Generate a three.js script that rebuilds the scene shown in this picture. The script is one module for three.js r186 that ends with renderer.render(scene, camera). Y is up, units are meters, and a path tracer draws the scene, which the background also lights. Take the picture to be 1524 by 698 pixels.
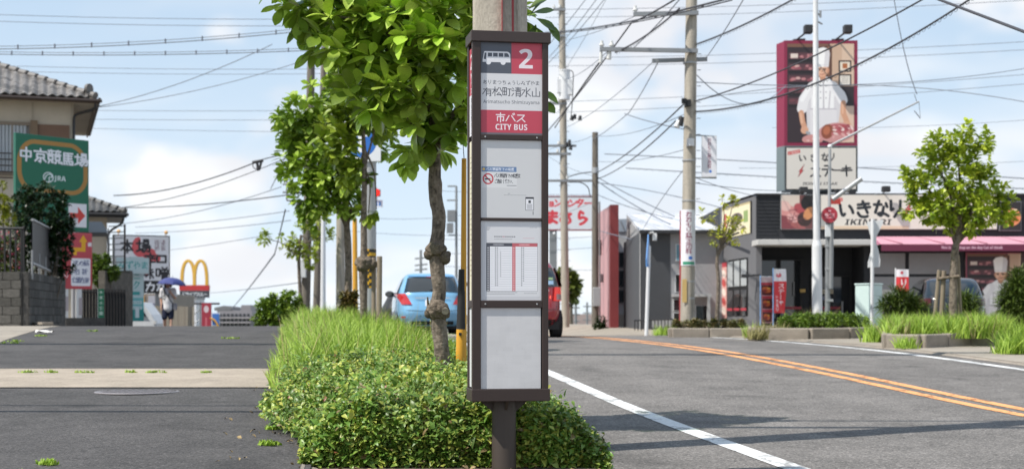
import * as THREE from 'three';
import { mergeGeometries } from 'three/addons/utils/BufferGeometryUtils.js';
import { RoundedBoxGeometry } from 'three/addons/geometries/RoundedBoxGeometry.js';
import { MarchingCubes } from 'three/addons/objects/MarchingCubes.js';

// ---------------------------------------------------------------- camera, sky, sun, exposure
const scene = new THREE.Scene();
const F = 2213, HORIZON = 470, EYE = 0.95;             // focal length and eye line in pixels of the 1524 x 698 photograph, eye height in metres
const camera = new THREE.PerspectiveCamera(2 * Math.atan(349 / F) * 180 / Math.PI, 1524 / 698, 0.1, 6000);
camera.position.set(0, EYE, 0);
camera.setViewOffset(1524, 698, 0, -121, 1524, 698);   // a shifted lens keeps the uprights upright
camera.focus = 8.1;
camera.userData.fStop = 4.0;

const EXPOSURE = 1.22, SUN = 4.9, SUN_EL = 57 * Math.PI / 180, SUN_AZ = 4 * Math.PI / 180;
const sunDir = new THREE.Vector3(-Math.cos(SUN_EL) * Math.cos(SUN_AZ), Math.sin(SUN_EL), Math.cos(SUN_EL) * Math.sin(SUN_AZ));
const sun = new THREE.DirectionalLight(new THREE.Color(1, 0.95, 0.87), SUN);
sun.name = 'sun';
sun.position.copy(sunDir).multiplyScalar(80); sun.target.position.set(0, 0, -20);
sun.castShadow = true; sun.shadow.mapSize.set(4096, 4096); sun.shadow.bias = -0.0004;
Object.assign(sun.shadow.camera, { left: -45, right: 45, top: 45, bottom: -45, near: 1, far: 220 });
scene.add(sun, sun.target);

function rng(seed) { let a = seed >>> 0; return () => { a = (a + 0x6d2b79f5) | 0; let t = Math.imul(a ^ (a >>> 15), 1 | a); t = (t + Math.imul(t ^ (t >>> 7), 61 | t)) ^ t; return ((t ^ (t >>> 14)) >>> 0) / 4294967296; }; }
const lerp = (a, b, t) => a + (b - a) * t, clamp = (x, a, b) => Math.min(b, Math.max(a, x));
const smooth = (a, b, x) => { const t = clamp((x - a) / (b - a), 0, 1); return t * t * (3 - 2 * t); };
function hash3(x, y, z) { let h = Math.imul(x, 374761393) ^ Math.imul(y, 668265263) ^ Math.imul(z, 2147483647 - 5); h = Math.imul(h ^ (h >>> 13), 1274126177); h ^= h >>> 16; h = Math.imul(h, 2246822519); return ((h ^ (h >>> 13)) >>> 0) / 4294967296; }
function noise3(x, y, z) {
  const i = Math.floor(x), j = Math.floor(y), k = Math.floor(z), f = x - i, g = y - j, h = z - k, s = f * f * (3 - 2 * f), t = g * g * (3 - 2 * g), u = h * h * (3 - 2 * h);
  const L = (a, b, q) => a + (b - a) * q;
  return L(L(L(hash3(i, j, k), hash3(i + 1, j, k), s), L(hash3(i, j + 1, k), hash3(i + 1, j + 1, k), s), t), L(L(hash3(i, j, k + 1), hash3(i + 1, j, k + 1), s), L(hash3(i, j + 1, k + 1), hash3(i + 1, j + 1, k + 1), s), t), u);
}
const fbm3 = (x, y, z, n = 5) => { let v = 0, a = 0.5, w = 0; for (let i = 0; i < n; i++) { v += a * noise3(x, y, z); w += a; a *= 0.5; x = x * 2.03 + 7.1; y = y * 2.03 + 3.7; z = z * 2.03 + 1.3; } return v / w; };

{ // summer sky: pale haze low down, blue overhead, thin cloud and soft cumulus all round
  const W = 2048, H = 1024, data = new Float32Array(W * H * 4);
  for (let r = 0; r < H; r++) {
    const el = ((r + 0.5) / H - 0.5) * Math.PI, y = Math.sin(el), c = Math.cos(el), up = Math.max(0, y);
    for (let k = 0; k < W; k++) {
      const az = ((k + 0.5) / W - 0.5) * 2 * Math.PI, x = Math.cos(az) * c, z = Math.sin(az) * c;
      const q = Math.pow(up, 0.42);
      let R = lerp(0.76, 0.20, smooth(0.1, 1, q)), G = lerp(0.885, 0.39, smooth(0.1, 1, q)), B = lerp(0.985, 0.66, smooth(0.12, 1, q));
      // cloud on a curved sheet, so that it flattens and crowds towards the horizon
      const d = 1 / (up + 0.16), px = x * d, pz = z * d;
      const warp = fbm3(px * 1.3 + 4, pz * 1.3, 9.3, 3) - 0.5;
      const big = fbm3(px * 1.15 + warp * 1.4 + 3.3, up * 9, pz * 1.15 + warp, 6);
      const puff = fbm3(x * 7 + 1.7, y * 13 + 5.1, z * 7 + 2.2, 6);
      const cover = smooth(0.42, 0.64, big) * 0.66 + smooth(0.475, 0.58, puff) * 0.9 * smooth(0.0, 0.05, up) * (1 - smooth(0.3, 0.6, up));
      const a = clamp(cover, 0, 0.95), shade = 0.86 + 0.14 * smooth(0.35, 0.62, fbm3(x * 9 + 3, y * 16, z * 9, 4));
      R = lerp(R, 0.955 * shade, a); G = lerp(G, 0.965 * shade, a); B = lerp(B, 0.985 * (shade * 0.8 + 0.2), a);
      const o = (r * W + k) * 4; data[o] = R * 0.89; data[o + 1] = G * 0.89; data[o + 2] = B * 0.885; data[o + 3] = 1;
    }
  }
  const t = new THREE.DataTexture(data, W, H, THREE.RGBAFormat, THREE.FloatType);
  t.mapping = THREE.EquirectangularReflectionMapping; t.minFilter = t.magFilter = THREE.LinearFilter; t.needsUpdate = true;
  scene.background = t; scene.environment = t;
}
const renderer = new THREE.WebGLRenderer();
renderer.toneMapping = THREE.LinearToneMapping;
renderer.toneMappingExposure = EXPOSURE;
renderer.shadowMap.enabled = true;

// ---------------------------------------------------------------- helpers
const V = (x, y, z) => new THREE.Vector3(x, y, z);
const P = (px, py, Z) => V((px - 762) / F * Z, EYE + (HORIZON - py) / F * Z, -Z);    // where a pixel of the photograph lies at a distance
const S = (px, Z) => px * Z / F;
const used = {};
const numbered = (n) => { const k = used[n] = (used[n] ?? -1) + 1; return k ? `${n}_${String(k).padStart(3, '0')}` : n; };
function tag(o, label, category, group) { o.userData.label = label; if (category) o.userData.category = category; if (group) o.userData.group = group; return o; }
function thing(name, label, category, pos = [0, 0, 0], ry = 0, group) {
  const o = new THREE.Group(); o.name = numbered(name); scene.add(o);
  if (pos.isVector3) o.position.copy(pos); else o.position.set(...pos);
  o.rotation.y = ry; tag(o, label, category, group); return o;
}
// moves a thing's origin to a point without moving its parts, then turns it there
function rebase(t, p, ry = 0) { for (const c of t.children) c.position.sub(p); t.position.add(p); t.rotation.y += ry; return t; }
function copy(o, label, group) { const c = o.clone(); c.name = numbered(o.name.replace(/_\d{3}$/, '')); c.userData = { ...o.userData }; if (label) c.userData.label = label; if (group) c.userData.group = group; scene.add(c); return c; }
function part(name, geo, m, parent, label) {
  const o = new THREE.Mesh(Array.isArray(geo) ? merge(geo) : geo, m);
  o.name = parent ? name : numbered(name); o.castShadow = o.receiveShadow = true; (parent ?? scene).add(o);
  if (label) o.userData.label = label; return o;
}
function struct(name, geo, m) { const o = part(name, geo, m); o.userData.kind = 'structure'; return o; }
function merge(list) {
  const flat = list.map((g) => { const n = g.index ? g.toNonIndexed() : g; for (const k of Object.keys(n.attributes)) if (!['position', 'normal', 'uv'].includes(k)) n.deleteAttribute(k); if (!n.attributes.uv) n.setAttribute('uv', new THREE.BufferAttribute(new Float32Array(n.attributes.position.count * 2), 2)); return n; });
  return flat.length === 1 ? flat[0] : mergeGeometries(flat);
}
// a box with uv in metres
function bx(w, h, d, x = 0, y = 0, z = 0, ry = 0, bevel = 0) {
  const g = bevel ? new RoundedBoxGeometry(w, h, d, 2, bevel) : new THREE.BoxGeometry(w, h, d);
  const p = g.attributes.position, n = g.attributes.normal, uv = g.attributes.uv;
  for (let i = 0; i < p.count; i++) { const a = Math.abs(n.getX(i)), b = Math.abs(n.getY(i)), c = Math.abs(n.getZ(i)); if (a > b && a > c) uv.setXY(i, p.getZ(i) + x * 0.37, p.getY(i) + y); else if (b > c) uv.setXY(i, p.getX(i) + x, p.getZ(i) + z); else uv.setXY(i, p.getX(i) + x, p.getY(i) + y); }
  if (ry) g.rotateY(ry);
  return g.translate(x, y, z);
}
const pbox = (x0, x1, y0, y1, z0, z1) => new THREE.BoxGeometry(Math.abs(x1 - x0), Math.abs(y1 - y0), Math.abs(z1 - z0)).translate((x0 + x1) / 2, (y0 + y1) / 2, (z0 + z1) / 2);   // a box whose faces each carry a whole print
const boxAt = (x0, x1, y0, y1, z0, z1, bevel = 0) => bx(Math.abs(x1 - x0), Math.abs(y1 - y0), Math.abs(z1 - z0), (x0 + x1) / 2, (y0 + y1) / 2, (z0 + z1) / 2, 0, bevel);
function cyl(r0, r1, h, x = 0, y = 0, z = 0, seg = 16) { const g = new THREE.CylinderGeometry(r1, r0, h, seg); const uv = g.attributes.uv; for (let i = 0; i < uv.count; i++) uv.setXY(i, uv.getX(i) * 6.283 * Math.max(r0, r1), uv.getY(i) * h); return g.translate(x, y + h / 2, z); }
// a straight round bar from a to b
function bar(a, b, r, r1 = r, seg = 8) {
  const d = b.clone().sub(a), L = d.length(), g = new THREE.CylinderGeometry(r1, r, L, seg);
  const uv = g.attributes.uv; for (let i = 0; i < uv.count; i++) uv.setXY(i, uv.getX(i) * 6.283 * r, uv.getY(i) * L);
  g.applyQuaternion(new THREE.Quaternion().setFromUnitVectors(V(0, 1, 0), d.normalize()));
  return g.translate((a.x + b.x) / 2, (a.y + b.y) / 2, (a.z + b.z) / 2);
}
// a tapering round limb through points; radii per point
function limb(points, radii, seg = 8, lump = 0, seed = 1) {
  const curve = new THREE.CatmullRomCurve3(points), n = Math.max(3, (points.length - 1) * 5), fr = curve.computeFrenetFrames(n, false), pos = [], uv = [], idx = [];
  let L = 0, prev = null;
  for (let i = 0; i <= n; i++) {
    const t = i / n, c = curve.getPoint(t), u = t * (radii.length - 1), k = Math.min(radii.length - 2, Math.floor(u)), r = lerp(radii[k], radii[k + 1], u - k);
    if (prev) L += c.distanceTo(prev); prev = c;
    for (let j = 0; j <= seg; j++) {
      const a = j / seg * Math.PI * 2, jj = j % seg, q = r * (1 + lump * (noise3(Math.cos(a) * 1.5 + seed, i * 0.6, Math.sin(a) * 1.5) - 0.5));
      const v = c.clone().addScaledVector(fr.normals[i], Math.cos(a) * q).addScaledVector(fr.binormals[i], Math.sin(a) * q);
      pos.push(v.x, v.y, v.z); uv.push(a * r, L);
    }
  }
  for (let i = 0; i < n; i++) for (let j = 0; j < seg; j++) { const a = i * (seg + 1) + j, b = a + seg + 1; idx.push(a, a + 1, b, b, a + 1, b + 1); }
  const g = new THREE.BufferGeometry(); g.setAttribute('position', new THREE.Float32BufferAttribute(pos, 3)); g.setAttribute('uv', new THREE.Float32BufferAttribute(uv, 2)); g.setIndex(idx); g.computeVertexNormals();
  // the seam shares its normal
  const N = g.attributes.normal; for (let i = 0; i <= n; i++) { const a = i * (seg + 1), b = a + seg; const v = V(N.getX(a) + N.getX(b), N.getY(a) + N.getY(b), N.getZ(a) + N.getZ(b)).normalize(); N.setXYZ(a, v.x, v.y, v.z); N.setXYZ(b, v.x, v.y, v.z); }
  return g;
}
function extrude(pts, depth, bevel = 0, holes = []) {   // outline in xy, depth along +z
  const s = new THREE.Shape(pts.map(([x, y]) => new THREE.Vector2(x, y)));
  for (const h of holes) s.holes.push(new THREE.Path(h.map(([x, y]) => new THREE.Vector2(x, y))));
  return new THREE.ExtrudeGeometry(s, { depth, bevelEnabled: bevel > 0, bevelSize: bevel, bevelThickness: bevel, bevelSegments: 2, curveSegments: 8 });
}
// a printed panel: its face carries the picture, uv 0..1
function printed(w, h, x = 0, y = 0, z = 0) { return new THREE.PlaneGeometry(w, h).translate(x, y, z); }
function quadGrid(f, nu, nv) {   // f(u, v) -> [x, y, z, tu, tv]
  const pos = [], uv = [], idx = [];
  for (let j = 0; j <= nv; j++) for (let i = 0; i <= nu; i++) { const p = f(i / nu, j / nv); pos.push(p[0], p[1], p[2]); uv.push(p[3] ?? i / nu, p[4] ?? j / nv); }
  for (let j = 0; j < nv; j++) for (let i = 0; i < nu; i++) { const a = j * (nu + 1) + i, b = a + nu + 1; idx.push(a, a + 1, b, b, a + 1, b + 1); }
  const g = new THREE.BufferGeometry(); g.setAttribute('position', new THREE.Float32BufferAttribute(pos, 3)); g.setAttribute('uv', new THREE.Float32BufferAttribute(uv, 2)); g.setIndex(idx); g.computeVertexNormals(); return g;
}

// ---------------------------------------------------------------- textures and materials
const col = (r, g, b) => new THREE.Color().setRGB(r, g, b);
const hexc = (r, g, b) => new THREE.Color().setRGB(r / 255, g / 255, b / 255, THREE.SRGBColorSpace);
function pnoise(x, y, p, seed) { const i = Math.floor(x), j = Math.floor(y), f = x - i, g = y - j, s = f * f * (3 - 2 * f), t = g * g * (3 - 2 * g), m = (a) => ((a % p) + p) % p; return lerp(lerp(hash3(m(i), m(j), seed), hash3(m(i + 1), m(j), seed), s), lerp(hash3(m(i), m(j + 1), seed), hash3(m(i + 1), m(j + 1), seed), s), t); }
function tileTex(size, repeat, f, srgb = false) {   // f(u, v, n) -> [r, g, b] 0..1, tiling; n(period, seed) is periodic noise
  const d = new Uint8Array(size * size * 4);
  for (let y = 0; y < size; y++) for (let x = 0; x < size; x++) {
    const u = x / size, v = y / size, c = f(u, v, (p, s = 0) => pnoise(u * p, v * p, p, s), x, y), o = (y * size + x) * 4;
    for (let k = 0; k < 3; k++) d[o + k] = clamp(c[k] * 255, 0, 255); d[o + 3] = 255;
  }
  const t = new THREE.DataTexture(d, size, size); t.wrapS = t.wrapT = THREE.RepeatWrapping; t.magFilter = THREE.LinearFilter; t.minFilter = THREE.LinearMipmapLinearFilter; t.repeat.set(repeat[0], repeat[1]); if (srgb) t.colorSpace = THREE.SRGBColorSpace; t.needsUpdate = true; return t;
}
const std = (o) => new THREE.MeshStandardMaterial(o);
const phys = (o) => new THREE.MeshPhysicalMaterial(o);
function grime(seed, lo = 0.7, fine = 0.12, rep = [0.5, 0.5]) { return tileTex(256, rep, (u, v, n) => { const a = n(4, seed) * 0.5 + n(11, seed + 1) * 0.3 + n(37, seed + 2) * 0.2, b = lo + (1 - lo) * a + (n(110, seed + 3) - 0.5) * fine; return [b, b, b]; }); }
const T = {};
T.asphalt = tileTex(1024, [0.5, 0.5], (u, v, n) => {      // 2 m square, pale and dark stones in bitumen
  const big = n(5, 1) * 0.5 + n(13, 2) * 0.5, st = n(150, 3) * 0.6 + n(300, 7) * 0.4, s2 = n(190, 4); let b = 0.42 + (big - 0.5) * 0.2 + (st - 0.5) * 0.5;
  if (s2 > 0.7) b += (s2 - 0.7) * 1.6; if (s2 < 0.24) b -= (0.24 - s2) * 1.2; return [b * 1.0, b * 0.985, b * 0.975];
});
T.asphaltBump = tileTex(512, [1, 1], (u, v, n) => { const b = n(150, 5) * 0.6 + n(250, 6) * 0.4; return [b, b, b]; });
T.worn = tileTex(512, [0.11, 0.11], (u, v, n) => { const b = 0.74 + 0.3 * (n(4, 8) * 0.4 + n(9, 9) * 0.3 + n(25, 10) * 0.2 + n(70, 11) * 0.1); return [b, b, b]; });
T.concrete = tileTex(512, [0.5, 0.5], (u, v, n) => { const b = 0.78 + 0.2 * (n(4, 21) - 0.5) + 0.16 * (n(15, 22) - 0.5) + 0.2 * (n(160, 23) - 0.5) - (n(70, 24) > 0.8 ? (n(70, 24) - 0.8) * 0.9 : 0); return [b, b * 0.985, b * 0.96]; });
T.paint = tileTex(512, [0.6, 0.6], (u, v, n) => { const w = n(9, 31) * 0.4 + n(40, 32) * 0.35 + n(120, 33) * 0.25, b = w > 0.42 ? 0.86 + 0.14 * n(60, 34) : w > 0.34 ? 0.45 + (w - 0.34) * 5 : 0.4; return [b, b, b]; });
T.bark = tileTex(512, [2.2, 2.2], (u, v, n) => { const a = pnoise(u * 40, v * 10, 10, 41) * 0.5 + n(60, 42) * 0.3 + n(9, 43) * 0.45, b = 0.25 + a * 0.75 - (n(26, 44) > 0.66 ? 0.25 : 0) + (n(18, 45) > 0.72 ? 0.28 : 0); return [b, b * 0.96, b * 0.9]; });
T.wood = tileTex(256, [1.5, 0.4], (u, v, n) => { const a = pnoise(u * 50, v * 4, 50, 51) * 0.6 + n(12, 52) * 0.4, b = 0.6 + 0.4 * a; return [b, b * 0.96, b * 0.9]; });
T.block = tileTex(256, [1.2, 1.2], (u, v, n) => { const b = 0.62 + 0.3 * (n(5, 61) - 0.5) + 0.5 * (n(90, 62) - 0.5) + 0.2 * (n(22, 63) - 0.5); return [b, b * 0.98, b * 0.94]; });
T.soft = grime(71, 0.82, 0.05, [0.35, 0.35]);
T.pole = tileTex(512, [0.9, 0.45], (u, v, n) => { const b = 0.78 + 0.2 * (n(6, 81) - 0.5) + 0.24 * (pnoise(u * 24, v * 3, 24, 82) - 0.5) + 0.2 * (n(120, 83) - 0.5); return [b, b * 0.98, b * 0.94]; });
T.bump = tileTex(512, [1, 1], (u, v, n) => { const b = n(30, 91) * 0.5 + n(90, 92) * 0.3 + n(200, 93) * 0.2; return [b, b, b]; });
function withMap(base, tex, rough, bump, extra = {}) { return std({ color: base, map: tex, roughness: rough, ...(bump ? { bumpMap: T.bump, bumpScale: bump } : {}), ...extra }); }
const M = {
  road: std({ vertexColors: true, color: col(0.315, 0.297, 0.282), map: T.asphalt, roughness: 0.92, bumpMap: T.asphaltBump, bumpScale: 0.004 }),
  walk: std({ vertexColors: true, color: col(0.135, 0.128, 0.127), map: T.asphalt, roughness: 0.92, bumpMap: T.asphaltBump, bumpScale: 0.004 }),
  pale: withMap(col(0.41, 0.35, 0.285), T.concrete, 0.95, 0.003),
  apron: withMap(col(0.36, 0.32, 0.27), T.concrete, 0.95, 0.003),
  kerb: withMap(col(0.33, 0.29, 0.245), T.concrete, 0.95, 0.004),
  white: withMap(col(0.70, 0.70, 0.69), T.paint, 0.8),
  orange: withMap(col(0.82, 0.37, 0.145), T.paint, 0.8),
  soil: withMap(col(0.15, 0.115, 0.085), T.block, 1, 0.02),
  field: withMap(col(0.10, 0.12, 0.06), T.block, 1),
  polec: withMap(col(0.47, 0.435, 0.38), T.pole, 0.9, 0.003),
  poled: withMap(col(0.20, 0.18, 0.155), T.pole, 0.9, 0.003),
  galv: std({ color: col(0.42, 0.43, 0.44), roughness: 0.5, metalness: 0.35, map: T.soft }),
  whitemetal: std({ color: col(0.72, 0.73, 0.74), roughness: 0.42, map: T.soft }),
  steel: std({ color: col(0.30, 0.31, 0.32), roughness: 0.5, metalness: 0.5, map: T.soft }),
  dark: std({ color: col(0.025, 0.025, 0.028), roughness: 0.55, map: T.soft }),
  black: std({ color: col(0.012, 0.012, 0.013), roughness: 0.6 }),
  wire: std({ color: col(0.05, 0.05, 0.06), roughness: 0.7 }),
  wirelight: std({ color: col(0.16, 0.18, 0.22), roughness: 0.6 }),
  insul: std({ color: col(0.62, 0.62, 0.60), roughness: 0.25 }),
  brown: std({ color: col(0.040, 0.025, 0.021), roughness: 0.5, map: T.soft }),
  brown2: std({ color: col(0.06, 0.046, 0.037), roughness: 0.55, map: T.soft }),
  yellow: std({ color: col(0.72, 0.36, 0.03), roughness: 0.55, map: T.soft }),
  redpaint: std({ color: col(0.33, 0.035, 0.04), roughness: 0.5, map: T.soft }),
  bark: withMap(col(0.215, 0.182, 0.15), T.bark, 0.95, 0.008),
  barkdark: withMap(col(0.20, 0.165, 0.13), T.bark, 0.95, 0.008),
  stake: withMap(col(0.33, 0.28, 0.22), T.wood, 0.95, 0.004),
  block: withMap(col(0.17, 0.165, 0.155), T.block, 0.95, 0.006),
  blockd: withMap(col(0.125, 0.12, 0.115), T.block, 0.95, 0.006),
  glassdark: phys({ color: col(0.02, 0.022, 0.025), roughness: 0.06, metalness: 0, clearcoat: 0.6, clearcoatRoughness: 0.05 }),
  pane: phys({ color: col(0.8, 0.85, 0.85), roughness: 0.03, transmission: 1, thickness: 0 }),
  rubber: std({ color: col(0.018, 0.018, 0.019), roughness: 0.85 }),
};
const paint = (r, g, b, rough = 0.55) => std({ color: col(r, g, b), roughness: rough, map: T.soft });
const canvasTex = (w, h, draw) => { const c = document.createElement('canvas'); c.width = w; c.height = h; const x = c.getContext('2d'); draw(x, w, h); const t = new THREE.CanvasTexture(c); t.colorSpace = THREE.SRGBColorSpace; t.anisotropy = 8; return t; };
const print = (w, h, draw, rough = 0.45, extra = {}) => std({ map: canvasTex(w, h, draw), roughness: rough, ...extra });

// ---------------------------------------------------------------- brush lettering: strokes on a 16 x 16 grid, two hex digits a point; ~ bends the stroke
const GLYPH = {
  '有': '14e4 ~72540c 666f 66d6dfbf 69d9 6cdc', '松': '0474 404f 440b 4678 a177 c1f7 b97d 7ded cbff', '町': '111d 11717d 1d7d 414d 1777 93f3 c3ceae',
  '清': '1133 0536 0e3a 61f1 73e3 55f5 a0a5 777f 77e7efcf 7aea 7ded', '水': '808f6e 1464 640d e288 88fe', '山': '808e 262e 2eee e6ee', '市': '8083 13f3 363d 36d6 d6ddbc 838f',
  'バ': '540d 94fd b1c3 d0e2', 'ス': '23d3 ~d3a81e 99ee', 'あ': '24d4 ~61697d ~b65c2d1a4777b8dcbe8f', 'り': '~31373a58 ~b1b8a96f', 'ま': '23d3 27d7 ~818a7d4e2c4a8bde', 'つ': '~165494d5e8bc6e',
  'ち': '24d4 ~713a7797d9dcae5f', 'ょ': '~868c6e4d6bacde 89c9', 'う': '52a3 ~3687b7c9bc7f', 'し': '~313b5ebed9', 'み': '3383 ~83571d0b3989ceef ~c6c99f', 'ず': '13f3 ~919a7c59779a9d6f c0d1 e0f1', 'や': '~1985d5e9caaa 81a4 415f',
  '停': '4013 313f a0a2 62f2 74e4e67674 68f8fa 686a 7bdb abafae8e', '留': '1151 ~20152676 81e1e5c6 a196 28d8df2f28 8f88 2cdc', '所': '1161 1363671713 ~13171f d183 838a7f 86f6 b6bf', 'で': '13d3 ~d3878b9ebf b6c8 d5e7', 'の': '~836c4d2a4794c4e8dcaf', '喫': '13434b1b13 52b2 6393 818b 5bfb ~8b5f ~8bff c2f2f7d8', '煙': '404f 0436 7456 ~4a0f 61f1 72d2d67672 a2a6 7ae a aaaf 68e8 6fff', 'は': '~313a2f 64f4 ~a1ab8e6d7bacee',
  'ご': '34b4 ~3b4ece c0d2 e0f2', '遠': '1133 0838 383d 3d1e 3eff 62e2 a0a4 51f1? 74e4 66d6d96966 a9ad', '慮': '8083 83e3 14e4 ~141b0f 37c7ca3a37 6dad 4b4f cbcf', 'く': '~b15797bf', 'だ': '24a4 ~6157 2f 88d8 ~7d9ede c1d3 e0f2', 'さ': '34d3 ~81a9c a ~4b5ebe', 'い': '~233b5d6b ~a4c6da', '。': '~2d3c4d3e2d',
  '中': '24d4da2a24 808f', '京': '8082 13f3 46c6ca4a46 8a8f6e 5b2e bbee', '競': '4041 1171 2324 5354 0575 17676b1b17 3b1f 5b5e7e c0c1 91f1 a3a4 d3d4 85f5 97e7eb9b97 bb9f dbdefe', '馬': '323b 32d2 35c5 38c8 828b 3bdbdfbe 0d1f 3d4f 6d7f 9daf', '場': '0565 323d 0e6b 81d1d68681 83d3 68f8 8a6e 8afaeece bb8f',
  '次': '1335 0e3a ~72565a 73e3d5 ~a49b5f a8ff', '筋': '3012 2161 b092 a1f1 151d0f 15555f4e 1858 1b5b 78e8eece b4b9 ~b97f', '右': '14e4 ~70520c 58d8df5f58', '折': '0363 313f1e 0a69 d183 838a6f 86f6 b6bf', '公': '6117 91f7 753e 3ede adfe', '園': '11f1ff1f11 35c5 8286 57b7ba5a57 7a4e 8bce', '左': '14e4 ~70530e 68e8 a8af 4fff',
  '本': '14e4 808f ~751c ~95ec 5cbc', '辛': '8082 23d3 5365 b3a5 16f6 868f 3ada', '口': '24d4dc2c24', '味': '13535b1b13 74e4 67f7 b1bf b76d b7fe', '噌': '13535b1b13 81a3 e1c3 74f4f97974 b4b9 77f7 8bebef8f8b 8ded', '力': '25e5 ~e5dfae ~81721f', '丸': '14b4 ~b4bccefefb ~721e 386c', '田': '22d2de2e22 828e 28d8', '楽': '72c2c6727 2 74c4 19f9 898f ~892e 89de 1234 e2c4',
  'お': '1494 ~525d3f1c4885c7edad8f b3e5', 'も': '~616c8fbed9 2585 2989', '矯': '4013 1363 0878 404f ~480f 487e d0a1 83f3 98e8 b3b8 7bfb 7b7f fbff 9ded', '正': '13e3 838e 88d8 484e 1ede', '歯': '8083 82d2 4144 14f4 262f efe6 2fef 59b9 878d', '科': '6013 0474 414f 450b 4669 92b4 86a8 c0cf 7bf9',
  'き': '34c3 37d6 ~71bb ~3b4e9fbe', 'な': '2484 ~613b c3d6 ~a69c8e6d5c8bbcee', 'テ': '41c1 16f6 ~968b5f', 'ー': '18e8', 'キ': '25d4 18f7 718f', 'ョ': '56c6ce5e 5aca', 'ン': '2256 ~1ed9f4', 'セ': '17e5c8 525ded', 'タ': '6028 52d2 ~d2a93f 57a9', 'ら': '6193 ~534a87d9da9e6f', 'シ': '2244 1636 ~1fc9f3',
  'ド': '515f 68ac b0c2 d0e2', 'ラ': '32c2 25d5 ~d5aa4f', 'イ': '~c18718 868f', 'ブ': '13d3 ~d3a93f d0e1 f0f1', 'ル': '~525a1f 828f ~8ffb', 'ク': '6028 52d2 ~d2a93f', 'リ': '313a ~c1ca7f', 'か': '~14c4cabeae ~613f c2f7', 'ニ': '35c5 1ded', 'ム': '713d 3ded acfe', '食': '8014 80f4 5595 47c7cb4b47 4b4f 4fae 9bfe', '銘': '4004 40 74 2666 1969 4f46 0f7e a088 92e2 e28b 9ae aef9f9a',
};
function glyph(c, ch, x, y, s, color, weight = 0.1, sx = 1) {
  const spec = GLYPH[ch]; if (!spec) return;
  c.strokeStyle = color; c.lineWidth = s * weight; c.lineCap = 'round'; c.lineJoin = 'round';
  for (const raw of spec.split(' ')) {
    const bend = raw[0] === '~', st = raw.replace(/[^0-9a-f]/g, ''), p = [];
    for (let i = 0; i + 1 < st.length; i += 2) p.push([x + (parseInt(st[i], 16) + 0.5) / 16 * s * sx, y + (parseInt(st[i + 1], 16) + 0.5) / 16 * s]);
    if (p.length < 2) continue;
    c.beginPath(); c.moveTo(...p[0]);
    if (bend && p.length > 2) { for (let i = 1; i < p.length - 1; i++) { const e = i === p.length - 2 ? p[i + 1] : [(p[i][0] + p[i + 1][0]) / 2, (p[i][1] + p[i + 1][1]) / 2]; c.quadraticCurveTo(p[i][0], p[i][1], e[0], e[1]); } }
    else for (const q of p.slice(1)) c.lineTo(...q);
    c.stroke();
  }
}
function write(c, text, x, y, s, pitch, color, weight, sx) { [...text].forEach((ch, i) => glyph(c, ch, x + i * pitch, y, s, color, weight, sx)); }
function writeDown(c, text, x, y, s, pitch, color, weight) { [...text].forEach((ch, i) => (ch === 'ー' ? (c.save(), c.translate(x + s, y + i * pitch), c.rotate(Math.PI / 2), glyph(c, ch, 0, 0, s, color, weight), c.restore()) : glyph(c, ch, x, y + i * pitch, s, color, weight))); }
// a picture drawn small and enlarged, so that it is as soft as a printed photograph
function soft(c, x, y, w, h, s, draw) { const k = document.createElement('canvas'); k.width = Math.round(w * s); k.height = Math.round(h * s); const q = k.getContext('2d'); q.scale(s, s); draw(q, w, h); q.setTransform(1, 0, 0, 1, 0, 0); c.imageSmoothingEnabled = true; c.imageSmoothingQuality = 'high'; c.drawImage(k, x, y, w, h); }
function fill(c, color, x, y, w, h) { c.fillStyle = color; c.fillRect(x, y, w, h); }
function latin(c, text, x, y, px, color, font = 'bold', width) { c.fillStyle = color; c.font = `${font} ${px}px sans-serif`; c.textBaseline = 'alphabetic'; const w = c.measureText(text).width; c.save(); c.translate(x, y); if (width) c.scale(width / w, 1); c.fillText(text, 0, 0); c.restore(); }
// ---------------------------------------------------------------- the lie of the land
function table(pts) { return (z) => { if (z <= pts[0][0]) return pts[0][1]; for (let i = 1; i < pts.length; i++) if (z <= pts[i][0]) { const a = pts[i - 1], b = pts[i], m = (k) => (k <= 0 || k >= pts.length - 1 ? 0 : (pts[k + 1][1] - pts[k - 1][1]) / (pts[k + 1][0] - pts[k - 1][0])), h = b[0] - a[0], t = (z - a[0]) / h, t2 = t * t, t3 = t2 * t; return (2 * t3 - 3 * t2 + 1) * a[1] + (t3 - 2 * t2 + t) * h * m(i - 1) + (-2 * t3 + 3 * t2) * b[1] + (t3 - t2) * h * m(i); } return pts[pts.length - 1][1]; }; }
const rel = table([[-60, -1.6], [-10, -1.1], [0, -1.0], [5, -0.965], [8, -0.925], [12.8, -0.82], [17.2, -0.655], [21.6, -0.525], [26.3, -0.46], [30, -0.44], [33, -0.45], [36, -0.485], [40, -0.56], [50, -0.82], [64, -1.25], [80, -1.8], [130, -3.5], [250, -6], [500, -9], [4000, -9]]);
const roadY = (Z) => EYE + rel(Z);                                                    // the road climbs to a crest some 30 m away and falls beyond it
const walkY = (Z) => roadY(Z) + 0.12 + 0.10 * smooth(15, 33, Z);
const lotY = (Z, X) => roadY(Z) + 0.03 + lerp(0, Math.max(0, EYE - 0.45 - roadY(Z)), smooth(26, 40, Z)) * smooth(edgeR(Z) + 0.6, edgeR(Z) + 3, X);
const Xw = (Z) => 3.03 - 0.152 * Z - 0.0025 * Math.pow(clamp(Z - 24, 0, 16), 2) - 0.08 * Math.max(0, Z - 40);
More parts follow.
